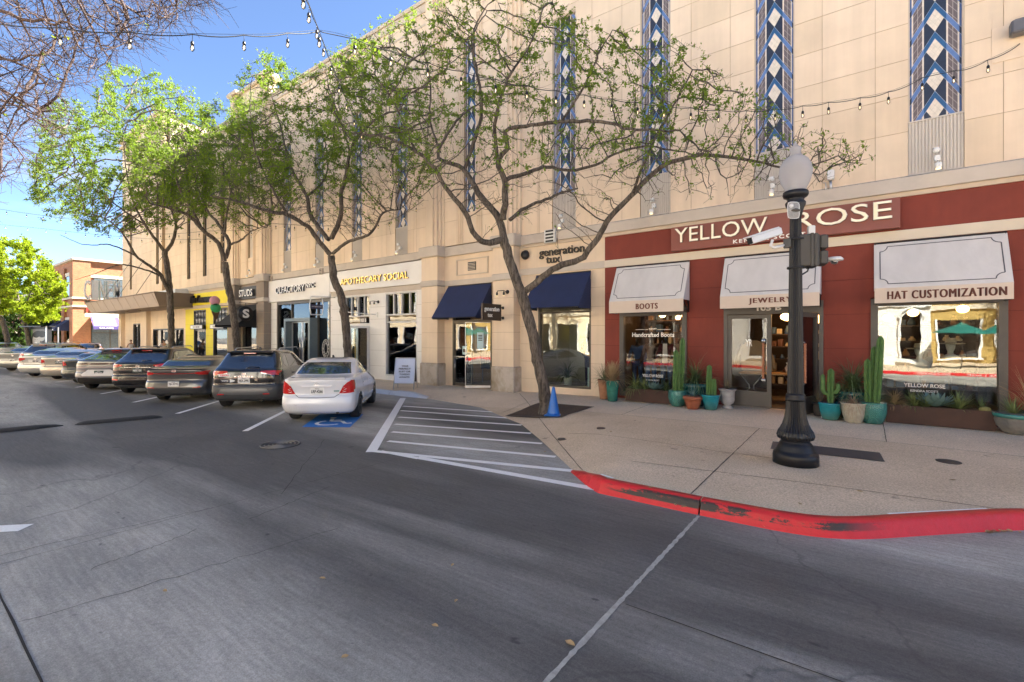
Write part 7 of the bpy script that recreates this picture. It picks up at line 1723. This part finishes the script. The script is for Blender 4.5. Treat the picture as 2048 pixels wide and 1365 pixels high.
# tree 2
d0=19.4
L2=[T([(704,768,d0,.17),(697,720,d0,.16),(690,640,d0,.16),(681,590,d0,.155),(668,560,d0,.15),(662,512,d0,.14)]),
 T([(661,510,d0,.10),(634,478,d0-.3,.09),(617,455,d0-.6,.085),(575,430,d0-1.2,.075),(540,424,d0-1.6,.06),(480,405,d0-2.2,.04),(420,392,d0-2.6,.02)]),
 T([(657,480,d0,.09),(622,433,d0+.3,.085),(614,394,d0+.5,.075),(590,352,d0+.7,.06),(575,313,d0+.8,.05),(560,250,d0+.8,.03),(540,180,d0+.8,.015)]),
 T([(663,478,d0,.10),(682,429,d0-.2,.09),(682,388,d0-.4,.08),(691,357,d0-.6,.07),(701,307,d0-.9,.06),(722,265,d0-1.1,.05),(772,227,d0-1.5,.035),(830,220,d0-1.9,.02)]),
 T([(666,507,d0,.07),(696,484,d0-.5,.06),(740,468,d0-1.0,.05),(766,426,d0-1.3,.04),(800,420,d0-1.6,.02)]),
 T([(614,394,d0+.5,.05),(640,370,d0+1.0,.04),(655,340,d0+1.3,.03),(650,280,d0+1.5,.02)]),
 T([(701,307,d0-.9,.04),(680,240,d0-1.3,.035),(660,180,d0-1.6,.02),(650,140,d0-1.7,.01)]),
 T([(575,430,d0-1.2,.05),(540,370,d0-1.7,.04),(510,300,d0-2.0,.03),(500,220,d0-2.2,.02),(505,150,d0-2.3,.01)])]
att=env(1600,rng,[(440,260),(480,150),(520,95),(560,110),(600,150),(640,130),(700,70),(760,90),(820,150),(880,220)],[(440,400),(520,420),(600,440),(680,470),(760,460),(840,420),(880,330)],15.5,22.5)
def lpy(y0,y1):
    def f(s,r):
        py=HY-(s[:,2]-2.1)*FPX/((s[:,0]*-SY+s[:,1]*CY)); g=(np.sin(s[:,0]*1.7+1)*np.sin(s[:,1]*1.6+s[:,2]*1.5)+.9); return np.clip((y1-py)/(y1-y0),.08,1)*np.clip(g,.2,2)
    return f
t2=tree('second street tree from the right, forking above the white shopfronts','street_tree',L2,att,4,.30,3.2,.42,70,nleaf=38000,lsize=.045,twigs=5,leafp=lpy(330,420),twl=.38,tipr=.006)
# tree 3
d0=25.2
L3=[T([(480,742,d0,.19),(474,690,d0,.18),(466,620,d0,.175),(455,565,d0,.17),(450,525,d0,.16)]),
 T([(449,523,d0,.12),(436,487,d0-.3,.11),(403,458,d0-.9,.10),(381,434,d0-1.3,.085),(348,420,d0-1.8,.06),(300,408,d0-2.4,.03)]),
 T([(451,517,d0,.11),(459,490,d0+.2,.10),(449,468,d0+.4,.09),(430,440,d0+.6,.075),(414,420,d0+.8,.06),(390,360,d0+1.0,.04),(380,280,d0+1.2,.02)]),
 T([(403,458,d0-.9,.07),(385,420,d0-1.0,.06),(360,380,d0-1.2,.05),(340,300,d0-1.4,.03)]),
 T([(459,490,d0+.2,.06),(483,480,d0,.05),(505,462,d0-.4,.03),(540,450,d0-.8,.015)]),
 T([(449,468,d0+.4,.06),(455,420,d0,.05),(470,350,d0-.3,.04),(480,270,d0-.6,.02)])]
att=env(1500,rng,[(260,300),(300,240),(360,220),(420,200),(480,210),(540,240),(580,300)],[(260,410),(340,430),(420,440),(500,470),(560,460),(580,400)],20,30)
tree('third street tree from the right, its crown merging with its neighbours','street_tree',L3,att,5,.38,4,.55,60,nleaf=30000,lsize=.058,twigs=5,leafp=lpy(400,490),twl=.5,tipr=.008)
# tree 4
d0=31.0
L4=[T([(343,740,d0,.20),(343,680,d0,.19),(341,610,d0,.19),(337,555,d0,.18),(329,503,d0,.16)]),
 T([(341,592,d0,.12),(322,552,d0-.6,.11),(305,536,d0-1.1,.09),(272,512,d0-1.9,.07),(250,474,d0-2.5,.05),(215,440,d0-3.2,.03),(160,425,d0-4,.015)]),
 T([(330,505,d0,.12),(346,482,d0+.2,.10),(352,450,d0+.4,.08),(346,430,d0+.6,.06),(330,380,d0+.8,.04),(320,300,d0+1,.02)]),
 T([(330,505,d0,.11),(310,478,d0-.5,.09),(290,450,d0-.9,.07),(265,400,d0-1.4,.05),(250,320,d0-1.7,.03),(245,230,d0-2,.02)]),
 T([(322,552,d0-.6,.06),(290,540,d0-1.4,.05),(240,530,d0-2.4,.035),(190,548,d0-3.4,.02),(150,560,d0-4.2,.01)]),
 T([(272,512,d0-1.9,.05),(220,490,d0-3,.035),(170,490,d0-4,.02),(120,470,d0-5,.01)]),
 T([(290,450,d0-.9,.05),(220,400,d0-2,.04),(160,330,d0-3,.03),(120,260,d0-3.6,.015)])]
att=env(1600,rng,[(60,330),(85,230),(130,190),(180,210),(205,150),(250,125),(300,150),(340,160),(380,190),(430,230)],[(60,400),(110,430),(180,480),(250,470),(330,450),(430,430)],25,37)
tree('fourth street tree with a sunlit lime green top beside the canopy','street_tree',L4,att,6,.45,4.6,.62,60,nleaf=44000,lsize=.078,twigs=4,leafm='leaf_lime' if False else 'leaf',leafp=lpy(440,540),twl=.6,tipr=.009)
# far bright pair and the dark ones behind
def fartree(label,px,base,d,top,bot,spread,nl,ls,lm,seed,r=.22,lean=0):
    pb=P(px,0,d); pb.z=.12; f=lambda x,y,dd,rr:(np.array(P(x,y,dd)),rr); m=np.mean([p[1] for p in bot])
    L=[[(np.array(pb),r)]+[f(px+lean*.5,(700+m)/2,d,r*.8),f(px+lean,m+10,d,r*.7)]]
    w=(top[-1][0]-top[0][0])/2; c=(top[-1][0]+top[0][0])/2
    for k,(a,b_) in enumerate(((-.6,.35),(-.2,.7),(.25,.75),(.6,.4))): L.append([f(px+lean,m+10,d,r*.45),f(px+lean+(c+a*w-px-lean)*.5,m-15,d+random.Random(k).uniform(-1,1),r*.3),f(c+a*w,m-(m-np.mean([p[1] for p in top]))*b_,d+random.Random(k+9).uniform(-2,2),r*.08)])
    rg=np.random.default_rng(seed); return tree(label,'street_tree' if 'street' in label else 'background_tree',L,env(700,rg,top,bot,d-spread,d+spread,-50),seed,.6,6,.9,45,nleaf=nl,lsize=ls,leafm=lm,twl=.8,tipr=.012,group='trees down the street',sides=7)
fartree('bright lime green street tree at the left picture edge',62,0,47,[(-30,500),(0,478),(40,480),(80,500),(110,545),(125,580)],[(-30,590),(20,625),(70,650),(110,630),(125,600)],4.5,34000,.13,'leaf_lime',11,.24,-18)
fartree('darker leaning street tree just left of the lime green one',22,0,42,[(-90,470),(-40,450),(0,520),(25,560)],[(-90,600),(-40,620),(10,640),(25,600)],4,16000,.13,'leaf_lime',12,.24,-25)
for k,(px,d,t_,b_,lab) in enumerate(((100,62,[(60,600),(95,580),(140,610)],[(60,680),(100,690),(140,680)],'dark green background tree behind the poster case'),(20,75,[(-40,590),(20,570),(70,600)],[(-40,690),(20,700),(70,690)],'dark green background tree low at the left edge'),(-10,95,[(-60,560),(0,560),(60,600)],[(-60,690),(0,695),(60,690)],'farthest dark green background tree at the left edge'))):
    fartree(lab,px,0,d,t_,b_,4,9000,.22,'leaf_dark',20+k,.25)
# bare tree over the upper left
c0=np.array([-13.2,-6.9,.15]); q=lambda x,y,d,r:(np.array(P(x,y,d)),r)
L7=[[(c0,.22),(c0+[.1,.3,1.6],.19),(c0+[.3,.9,3.2],.17)],
 [(c0+[.3,.9,3.2],.11),(c0+[.8,2.6,4.4],.09),q(-330,60,6.6,.07),q(-180,-20,7.4,.05),q(-20,-60,8.0,.03),q(150,-40,8.6,.015)],
 [(c0+[.3,.9,3.2],.10),(c0+[.2,2.8,4.0],.08),q(-300,210,7.4,.06),q(-150,170,8.4,.045),q(-30,190,9.4,.03),q(70,230,10,.012)],
 [(c0+[.3,.9,3.2],.10),(c0+[.6,2.2,5.0],.08),q(-300,-60,7,.06),q(-100,-120,7.6,.04),q(120,-110,8.2,.025),q(300,-60,8.8,.01)],
 [(c0+[.3,.9,3.2],.08),(c0+[-.5,2.5,4.0],.07),q(-280,330,8.6,.05),q(-120,330,9.6,.03),q(0,350,10.4,.012)]]
att=env(2300,rng,[(-320,-160),(0,-160),(200,-140),(430,-60)],[(-320,420),(-100,430),(0,410),(60,330),(110,270),(150,190),(230,120),(300,100),(360,40),(430,10)],5.8,11.5)
tree('bare reddish twigged tree reaching in over the upper left of the sky','bare_tree',L7,att,8,.20,2.4,.26,80,bark='bark_red',nleaf=400,lsize=.022,leafm='leaf_lime',twl=.45,tipr=.0052,twigs=4,group='trees on the opposite pavement')
# copies on the opposite pavement, seen in the shop glass
for k,(x,y,rz) in enumerate(((8.5,-15.5,1.0),(-13.5,-9.0,2.3),(-22.5,-9.5,4.0))):
    o=t2.copy(); col.objects.link(o); o.location=(x,y,.1); o.rotation_euler=(0,0,rz); o['group']='trees on the opposite pavement'; o['label']=['leafy tree on the opposite terrace reflected in the hat window','leafy tree opposite the red shop','leafy tree opposite the white shops'][k]
    for ch in t2.children: c=ch.copy(); col.objects.link(c); c.parent=o
# ------------------------------------------------------------------ figures
def skin(verts,edges,radii,sub=1,root=0):
    me=bpy.data.meshes.new('s'); me.from_pydata([tuple(v) for v in verts],edges,[]); o=bpy.data.objects.new('s',me); col.objects.link(o)
    m=o.modifiers.new('k','SKIN'); 
    if not me.skin_vertices: me.attributes.new('skin','FLOAT','POINT') if False else None
    lay=me.skin_vertices[0].data if len(me.skin_vertices) else None
    if lay is None: return [],[]
    for i,r in enumerate(radii): lay[i].radius=(r if isinstance(r,tuple) else (r,r)); lay[i].use_root=(i==root)
    m.use_smooth_shade=True; s_=o.modifiers.new('u','SUBSURF'); s_.levels=sub; s_.render_levels=sub
    dg=bpy.context.evaluated_depsgraph_get(); dg.update(); nm=bpy.data.meshes.new_from_object(o.evaluated_get(dg))
    vs=[tuple(v.co) for v in nm.vertices]; fs=[tuple(p.vertices) for p in nm.polygons]; bpy.data.objects.remove(o,do_unlink=True); bpy.data.meshes.remove(me); bpy.data.meshes.remove(nm); return vs,fs
def has_skin():
    bm=bmesh.new(); return True
def skinb(verts,edges,radii,sub=1,root=0):
    me=bpy.data.meshes.new('s'); bm=bmesh.new(); lay=bm.verts.layers.skin.verify(); bv=[bm.verts.new(v) for v in verts]
    for i,v in enumerate(bv): r=radii[i]; v[lay].radius=(r if isinstance(r,tuple) else (r,r)); v[lay].use_root=(i==root)
    for a,b_ in edges: bm.edges.new((bv[a],bv[b_]))
    bm.to_mesh(me); bm.free(); o=bpy.data.objects.new('s',me); col.objects.link(o); m=o.modifiers.new('k','SKIN'); m.use_smooth_shade=True; s_=o.modifiers.new('u','SUBSURF'); s_.levels=sub
    dg=bpy.context.evaluated_depsgraph_get(); dg.update(); nm=bpy.data.meshes.new_from_object(o.evaluated_get(dg))
    vs=[tuple(v.co) for v in nm.vertices]; fs=[tuple(p.vertices) for p in nm.polygons]; bpy.data.objects.remove(o,do_unlink=True); bpy.data.meshes.remove(me); bpy.data.meshes.remove(nm); return vs,fs
def figure(label,loc,rz,H=1.7,skinm=None,top=None,bottom=None,hair=None,lean=0,arms=((.28,.02,1.12,.30,-.10,.88),(-.28,.02,1.12,-.30,-.10,.88)),name='person',cat='person',group=None,hat=None,face=True,longtop=False,skirt=None,sleeves=True,head=True,shoes=None):
    t=thing(name,label,cat,loc,rz,group); k=H/1.72
    def L(p):
        x,y,z=p; f=max(0,z-.92); return Vector((x*k,(y-math.sin(lean)*f)*k,(z if z<.92 else .92+f*math.cos(lean))*k))
    J=[(0,0,.95),(0,0,1.08),(0,.0,1.27),(0,.0,1.41),(0,-.0,1.49),(0,-.015,1.57),(0,-.02,1.64),(0,-.01,1.69)]
    Rr=[(.125,.10),(.115,.09),(.14,.105),(.10,.08),(.045,.045),(.055,.065),(.072,.088),(.05,.06)]
    E=[(0,1),(1,2),(2,3),(3,4),(4,5),(5,6),(6,7)]
    if not head: J=J[:5]+[(0,0,1.53)]; Rr=Rr[:5]+[.04]; E=E[:5]
    idx={}
    def add(p,r,par): J.append(p); Rr.append(r); E.append((par,len(J)-1)); return len(J)-1
    ar=[]
    for sd,(ex,ey,ez,wx,wy,wz) in zip((1,-1),arms):
        s_=add((sd*.165,0,1.40),.052,3); e=add((ex,ey,ez),.038,s_); w=add((wx,wy,wz),.027,e); d=(Vector((wx,wy,wz))-Vector((ex,ey,ez))).normalized(); h=add(tuple(Vector((wx,wy,wz))+d*.075),(.036,.02),w); ar.append((s_,e,w,h))
    lg=[]
    for sd in (1,-1):
        hp=add((sd*.095,0,.88),.085,0); kn=add((sd*.105,-.01,.49),.056,hp); an=add((sd*.11,.02,.09),.038,kn); to=add((sd*.125,-.13,.035),(.04,.03),an); lg.append((hp,kn,an,to))
    V=[L(p) for p in J]; vs,fs=skinb(V,E,[tuple(q*k for q in r) if isinstance(r,tuple) else r*k for r in Rr],1)
    b=MB(); b.add(vs,fs,0,True)
    for (s_,e,w,h) in ar:             # fingers
        W,Hh=V[w],V[h]; d=(Hh-W).normalized(); sdv=Vector((0,1,0)).cross(d); sdv=sdv.normalized() if sdv.length>.1 else Vector((1,0,0)); pr=d.cross(sdv).normalized()
        for f,(o_,ln) in enumerate(((-.028,.062),(-.010,.075),(.008,.070),(.025,.055))): p0=Hh+pr*o_*k+d*.012; b.tube([p0,p0+d*ln*.5*k,p0+d*ln*.85*k+sdv*.015,p0+d*ln*k+sdv*.028],[.0095*k,.009*k,.008*k,.006*k],6)
        p0=W+d*.03*k-pr*.03*k; b.tube([p0,p0-pr*.02*k+d*.03*k,p0-pr*.025*k+d*.055*k],[.011*k,.010*k,.007*k],6)
    if face and head:
        hc=L((0,-.02,1.63)); b.ball((hc.x,hc.y-.088*k,hc.z-.005),.013,.02,.022,8,6)
        for sd in (-1,1): b.ball((hc.x+sd*.075*k,hc.y+.005,hc.z),.012,.02,.03,8,6); b.ball((hc.x+sd*.03*k,hc.y-.079*k,hc.z+.02),.012,.008,.008,8,6,1)
        b.ball((hc.x,hc.y-.078*k,hc.z-.05),.024,.008,.007,8,6,2)
    b.build('body',[skinm,M['black'],M['maroon']],t)
    def cloth(nm,ids,edges,grow,mt,extra=None):
        mp={q:i for i,q in enumerate(ids)}; rad=[]
        for q in ids:
            r=Rr[q]; r=r if isinstance(r,tuple) else (r,r); rad.append(tuple((x+grow)*k for x in r))
        v2,f2=skinb([V[q] for q in ids],[(mp[a],mp[c]) for a,c in edges],rad,1,0); g=MB(); g.add(v2,f2,0,True); return g.build(nm,mt,t)
    if top:
        ids=[0,1,2,3]; ed=[(0,1),(1,2),(2,3)]
        for (s_,e,w,h) in ar:
            ids.append(s_); ed.append((3,s_))
            if sleeves: ids.append(e); ed.append((s_,e))
            if longtop: ids.append(w); ed.append((e,w))
        cloth('shirt' if not longtop else 'jacket',ids,ed,.016 if not longtop else .024,top)
    if bottom:
        ids=[0]; ed=[]
        for (hp,kn,an,to) in lg: ids+= [hp,kn,an]; ed+=[(0,hp),(hp,kn),(kn,an)]
        cloth('trousers',ids,ed,.018,bottom)
    if skirt:
        g=MB(); g.lathe([(.13*k,1.06*k),(.16*k,.92*k),(.20*k,.6*k),(.24*k,.42*k),(.235*k,.42*k)],20); g.build('skirt',skirt,t)
    if hair:
        hc=L((0,-.0,1.65)); g=MB(); g.ball((hc.x,hc.y+.012*k,hc.z+.012*k),.087*k,.100*k,.088*k,16,10); g.build('hair',hair,t)
    if hat:
        hc=L((0,-.02,1.71)); g=MB(); g.lathe([(.19,0.02),(.17,.005),(.09,.0),(.085,.06),(.075,.10),(.03,.105),(.01,.09)],24,Matrix.Translation(hc)); g.build('hat',hat,t)
    if shoes:
        for (hp,kn,an,to) in lg: g=MB(); a=V[an];b_=V[to]; g.tube([a+Vector((0,.03,-.03)),a+Vector((0,-.03,-.04)),b_+Vector((0,0,0)),b_+Vector((0,-.05,-.0))],[.045,.05,.045,.03],8); g.build('shoe',shoes,t)
    return t
SK=mat('skin',(.42,.24,.16),.55,var=.05); SKd=mat('dark mannequin',(.018,.018,.022),.35,var=0); SKw=mat('white mannequin',(.60,.57,.52),.4,var=0)
cl=lambda n,c,r=.85: mat(n,c,r,var=.12,scale=8)
wht=cl('white cotton',(.60,.59,.57)); den=cl('blue denim',(.035,.07,.16)); gry=cl('grey cloth',(.12,.12,.13)); blu=cl('blue shirt cloth',(.02,.07,.22))
a=P(262,0,36.8); figure('person in a white tank top walking under the canopy end',(a.x,a.y,.15),R(100),1.62,SK,wht,den,cl('light brown hair',(.20,.12,.06)),sleeves=False,shoes=M['black'])
a=P(327,0,34.2); figure('person in a white shirt leaning forward by the poster windows',(a.x,a.y,.15),R(80),1.70,SK,wht,gry,cl('dark hair',(.02,.015,.01)),lean=.35,arms=((.24,-.10,1.14,.20,-.34,1.05),(-.24,-.10,1.14,-.18,-.34,1.02)),shoes=M['black'])
a=P(68,0,27.6); figure('person with white blond hair in a blue shirt between the parked cars',(a.x,a.y,.0),R(200),1.62,SK,blu,gry,cl('white blond hair',(.55,.45,.33)),lean=.3,shoes=M['black'])
mg='mannequins in the shop windows'
maro=cl('maroon jacket',(.07,.010,.014)); brn=cl('brown leather',(.045,.022,.014),.5); pur=cl('plum suit trousers',(.05,.035,.09))
figure('dark headed mannequin in a brown suit jacket and plum trousers in the suit shop window',(-7.35,14.25,.40),R(15),1.92,SKd,brn,pur,None,name='mannequin',cat='mannequin',group=mg,face=False,longtop=True,arms=((.30,.0,1.12,.36,-.22,1.02),(-.28,.02,1.12,-.16,-.16,.95)))
figure('mannequin in a maroon jacket, pale shirt and straw hat in the BOOTS window',(-4.84,14.35,.40),0,1.72,SKd,maro,den,None,name='mannequin',cat='mannequin',group=mg,face=False,longtop=True,hat=cl('straw hat',(.40,.30,.19)))
g=bpy.data.objects[-1] if False else None
figure('headless mannequin in a brown leather jacket in the BOOTS window',(-5.32,14.35,.40),0,1.70,SKd,brn,den,None,name='mannequin',cat='mannequin',group=mg,face=False,longtop=True,head=True)
figure('mannequin in a blue denim jacket at the left side of the BOOTS window',(-5.78,14.40,.40),0,1.66,SKd,den,den,None,name='mannequin',cat='mannequin',group=mg,face=False,longtop=True)
sf=MB(); sf.prism([(-4.92,1.28),(-4.76,1.28),(-4.78,1.86),(-4.90,1.86)],'y',14.20,14.215); sf=tag(sf.build('folded_shirt',wht,None),'pale shirt front on the maroon jacket mannequin','shirt')
flo=mat('floral dress',(.40,.28,.22),.8,var=.6,scale=20)
figure('white mannequin in a floral top and pale skirt in the white shop window',(-16.45,14.2,.42),0,1.78,SKw,flo,None,None,name='mannequin',cat='mannequin',group=mg,face=False,skirt=cl('pale skirt',(.5,.45,.4)))
figure('mannequin in a dark green floral dress at the right of the white shop window',(-15.45,14.2,.42),0,1.78,SKw,mat('dark floral',(.06,.09,.06),.8,var=.7,scale=22),None,None,name='mannequin',cat='mannequin',group=mg,face=False,skirt=bpy.data.materials['dark floral'])
for k,(x,zz,lab) in enumerate(((1.50,1.62,'bust wearing a wide pale felt hat, right one in the hat window'),(.98,1.50,'bust wearing a cream straw hat, left one in the hat window'))):
    t=thing('hat_bust',lab,'display bust',(x,14.1,.45),0,'hat busts in the hat window'); b=MB(); b.lathe([(.12,0),(.12,.02),(.02,.04),(.02,zz-.75)],12); b.build('stand',M['black'],t)
    b=MB(); z0=zz-.75; b.lathe([(.05,z0),(.16,z0+.08),(.19,z0+.22),(.14,z0+.33),(.055,z0+.38),(.05,z0+.44),(.075,z0+.50),(.085,z0+.58),(.07,z0+.66),(.03,z0+.69)],20); b.build('bust',SKw,t)
    b=MB(); hz=z0+.60; b.lathe([(.25,hz+.02),(.22,hz),(.10,hz-.005),(.095,hz+.08),(.08,hz+.13),(.03,hz+.12)],28); b.build('hat',cl('felt hat %d'%k,(.45,.38,.28)),t)
    b=MB(); b.lathe([(.100,hz+.005),(.100,hz+.03),(.096,hz+.03)],20); b.build('hat_band',M['black'],t)
# interiors -------------------------------------------------------------
def shelf(label,x0,x1,y,z0,z1,n,seed,goods=((.30,.18,.08),(.5,.42,.3),(.12,.05,.03),(.05,.10,.2))):
    t=thing('shelf_unit',label,'shelf',((x0+x1)/2,y,z0),0,'shelves inside the shops'); b=MB(); b.box(x0,x0+.03,y-.35,y,z0,z1); b.box(x1-.03,x1,y-.35,y,z0,z1)
    for k in range(n): z=z0+.35+(z1-z0-.35)*k/n; b.box(x0+.03,x1-.03,y-.35,y,z,z+.03)
    b.build('boards',M['darkwood'],t,True); rnd=random.Random(seed); gm=[mat('goods %d %d'%(seed,i),c,.6,var=.3,scale=15) for i,c in enumerate(goods)]
    for k in range(n):
        z=z0+.38+(z1-z0-.35)*k/n; x=x0+.1; 
        while x<x1-.25:
            w=rnd.uniform(.08,.2); h=rnd.uniform(.08,.26); mi=rnd.randrange(4); g=MB()
            if rnd.random()<.5: g.bbox(x,x+w,y-.30,y-.08,z,z+h,.01)
            else: g.lathe([(w*.4,0),(w*.5,h*.2),(w*.35,h*.6),(w*.18,h*.75),(w*.22,h)],12,Matrix.Translation((x+w/2,y-.2,z)))
            o=g.build('shelf_goods',gm[mi],None); tag(o,'small goods on the shelves inside the shops','shop goods',group='small goods on the shelves inside the shops'); x+=w+rnd.uniform(.03,.15)
shelf('dark shelf unit at the back of the doorway of the red shop',-2.4,-.6,16.6,.27,2.5,5,1)
shelf('dark shelf unit behind the BOOTS window mannequins',-6.1,-3.9,16.2,.27,3.0,6,2)
shelf('dark shelf unit deep behind the hat window',.2,2.4,17.6,.27,2.8,5,3)
t=thing('display_table','display table with curved iron legs behind the left door leaf','table',(-2.3,15.0,.27)); b=MB(); b.bbox(-2.9,-1.2,14.7,15.4,1.02,1.06,.01); b.build('table_top',M['wood'],t,True)
for x in (-2.6,-1.5): b=MB(); b.tube([(x-.3,14.9,.27),(x-.06,14.9,.6),(x-.06,14.9,.7),(x-.3,14.9,1.02)],.018,6); b.tube([(x+.3,14.9,.27),(x+.06,14.9,.6),(x+.06,14.9,.7),(x+.3,14.9,1.02)],.018,6); b.build('leg',M['alu'],t,True)
b=MB(); b.lathe([(.05,0),(.09,.15),(.03,.25),(.06,.3)],14,Matrix.Translation((-1.7,15.0,1.06))); tag(b.build('display_stand',SKw,None),'pale necklace stand on the display table','display stand')
lg=[(-5.6,14.0,2.93,.07),(-4.9,14.0,2.95,.07),(-4.3,14.0,2.93,.07),(-2.6,14.3,2.8,.07),(.7,13.95,2.85,.06),(1.7,13.95,2.85,.06),(-1.75,15.2,2.62,.13),(-1.50,15.5,2.66,.12),(-1.25,15.9,2.6,.13),(-1.9,16.0,2.66,.12),(-.98,15.2,2.55,.14),(-4.6,15.4,2.75,.12),(-5.4,15.6,2.8,.12),(-5.0,16.0,2.7,.1),(1.0,16.2,2.7,.12),(1.9,15.8,2.75,.12),(.5,16.8,2.6,.12)]  # the small lamps near the windows are added to light the displays
M['spot']=mat('warm spot glow',(.9,.7,.4),.5,var=0,emit=(1,.75,.45),es=22)
M['pendant']=mat('warm pendant glow',(.9,.6,.25),.5,var=0,emit=(1,.50,.15),es=3.0)
lg2=[(-16.9,14.0,3.0),(-16.1,14.2,3.0),(-15.3,14.0,3.0),(-16.0,15.6,3.1),(-8.6,14.2,3.6),(-7.6,14.2,3.6),(-12.4,14.6,3.3),(-11.5,14.6,3.3),(-24.4,14.6,3.7),(-22.4,14.6,3.7)]  # ceiling lamps; those in the suit shop are added to brighten its interior
for x,y,z in lg2:
    t=thing('ceiling_spotlight','small warm ceiling spotlight inside a pale shop, some added to brighten displays','ceiling light',(x,y,z),0,'small ceiling spotlights inside the shops'); b=MB(); b.lathe([(.05,.0),(.06,.10),(.03,.14)],12); b.build('housing',M['white'],t); b=MB(); b.lathe([(.048,-.012),(.05,-.002)],12); b.build('lamp',M['spot'],t)
for i,(x,y,z,r) in enumerate(lg):
    t=thing('pendant_lamp','warm glowing globe pendant lamp inside the red shop, the smallest added to light the displays','pendant lamp',(x,y,z),0,'globe pendant lamps inside the red shop'); b=MB(); b.ball((0,0,0),r,r,r*.8,14,8); b.build('globe',M['pendant'],t); b=MB(); b.tube([(0,0,r*.7),(0,0,3.58-z)],.01,5); b.build('stem',M['black'],t)
t=thing('hanging_jacket','tan jacket hanging behind the glass of the left door leaf','jacket',(-2.45,14.4,1.2)); b=MB(); b.prism([(-2.75,1.15),(-2.15,1.15),(-2.12,1.75),(-2.25,1.92),(-2.4,1.97),(-2.5,1.97),(-2.65,1.92),(-2.78,1.75)],'y',14.35,14.5); b.tube([(-2.2,14.42,1.85),(-2.02,14.42,1.5),(-1.95,14.42,1.2)],[.07,.06,.05],8); b.tube([(-2.7,14.42,1.85),(-2.86,14.42,1.5),(-2.9,14.42,1.2)],[.07,.06,.05],8); b.build('cloth',cl('tan jacket cloth',(.26,.17,.09)),t,True)
b=MB(); b.tube([(-2.45,14.42,1.97),(-2.45,14.42,3.5)],.008,4); b.build('hanger',M['black'],t,True)
t=thing('clothes_rack','clothes rack with dark suits behind the suit shop doors','clothes rack',(-12.3,15.0,.17)); b=MB(); b.tube([(-12.7,15,.17),(-12.7,15,1.75),(-11.7,15,1.75),(-11.7,15,.17)],.02,6); b.build('rack_frame',M['alu'],t,True)
for k in range(9): b=MB(); x=-12.62+.10*k; b.bbox(x-.03,x+.03,14.8,15.2,.75+.03*(k%3),1.68,.02); b.build('suit',cl('suit %d'%k,((.02,.02,.025) if k<6 else (.3,.3,.3))),t,True)
t=thing('potted_palm','potted palm behind the glass of the suit shop window','plant',(-8.25,14.3,.40)); b=MB(); b.lathe([(.13,0),(.16,.25),(.14,.25)],18); b.build('pot',M['white'],t); b=MB(); blades(b,0,0,.25,46,.95,.045,1,1.0,71); b.build('foliage',M['leaf_dark'],t)
t=thing('display_card','white card with a suited figure standing in the suit shop window corner','card',(-7.12,13.85,.45)); b=MB(); b.box(-.13,.13,-.01,.01,0,.62,0); b.build('card',bpy.data.materials['pale blue notice'],t); b=MB(); b.box(-.03,.03,-.016,-.011,.28,.5); b.box(-.03,-.005,-.016,-.011,.08,.28); b.box(.005,.03,-.016,-.011,.08,.28); b.lathe([(.02,-.0025),(.02,.0025)],10,Matrix.Translation((0,-.0135,.53))@Matrix.Rotation(R(90),4,'X')); b.build('printed_figure',M['black'],t)
for i,x in enumerate((-46.0,-44.1,-42.5,-40.9)):
    t=thing('window_poster',['leftmost','second','third','rightmost'][i]+' poster of the four in the black framed window under the canopy','poster',(x,WY+.3,.9),0,'posters under the canopy'); b=MB(); b.box(x-.55,x+.55,WY+.28,WY+.30,.95,2.45,0); b.build('sheet',mat('poster sheet %d'%i,[(.5,.5,.5),(.35,.12,.08),(.12,.2,.3),(.4,.38,.3)][i],.5,var=.6,scale=3),t,True)
    b=MB(); b.prism([(x-.25,1.0),(x+.22,1.0),(x+.15,1.7),(x+.08,2.1),(x-.1,2.1),(x-.18,1.7)],'y',WY+.268,WY+.279); b.build('printed_shape',mat('poster ink %d'%i,[(.05,.05,.05),(.6,.5,.4),(.6,.6,.6),(.1,.08,.07)][i],.5,var=.5,scale=6),t,True)
# fallen leaves on the road and kerb -------------------------------------
lf=mat('dry fallen leaf',(.42,.28,.13),.8,var=.35,scale=30)
rnd=random.Random(12)
spots=[(905,1133),(690,1317),(912,1205),(645,1160),(870,1255),(1140,1290),(1350,1012),(1368,1016),(1528,1056),(1300,978),(1720,985),(1600,1010),(330,1185),(1905,962),(1222,865),(1090,905)]+[(2000+rnd.uniform(-28,40),1062+rnd.uniform(-4,6)) for _ in range(16)]
for i,(x,y) in enumerate(spots):
    p=gp(x,y,0) 
    on=p.y>np.interp(p.x,_bx,_by)+.02
    if on: p=gs(x,y)
    b=MB(); r_=rnd.uniform(.015,.030); a=rnd.uniform(0,6.28); Mx=Matrix.Translation((p.x,p.y,p.z+.012))@Matrix.Rotation(a,4,'Z')@Matrix.Rotation(rnd.uniform(-.4,.4),4,'X')
    b.add([(-r_*1.5,0,.0),(-r_*.4,r_*.8,.006),(r_*.8,r_*.5,.008),(r_*1.5,0,.002),(r_*.8,-r_*.6,.009),(-r_*.4,-r_*.7,.006),(0,0,-.002)],[(0,6,1),(1,6,2),(2,6,3),(3,6,4),(4,6,5),(5,6,0)],0,True,Mx)
    o=b.build('fallen_leaf',lf,None); tag(o,'dry brown leaf lying on the road by the kerb' ,'leaf',group='dry leaves on the road and kerb')
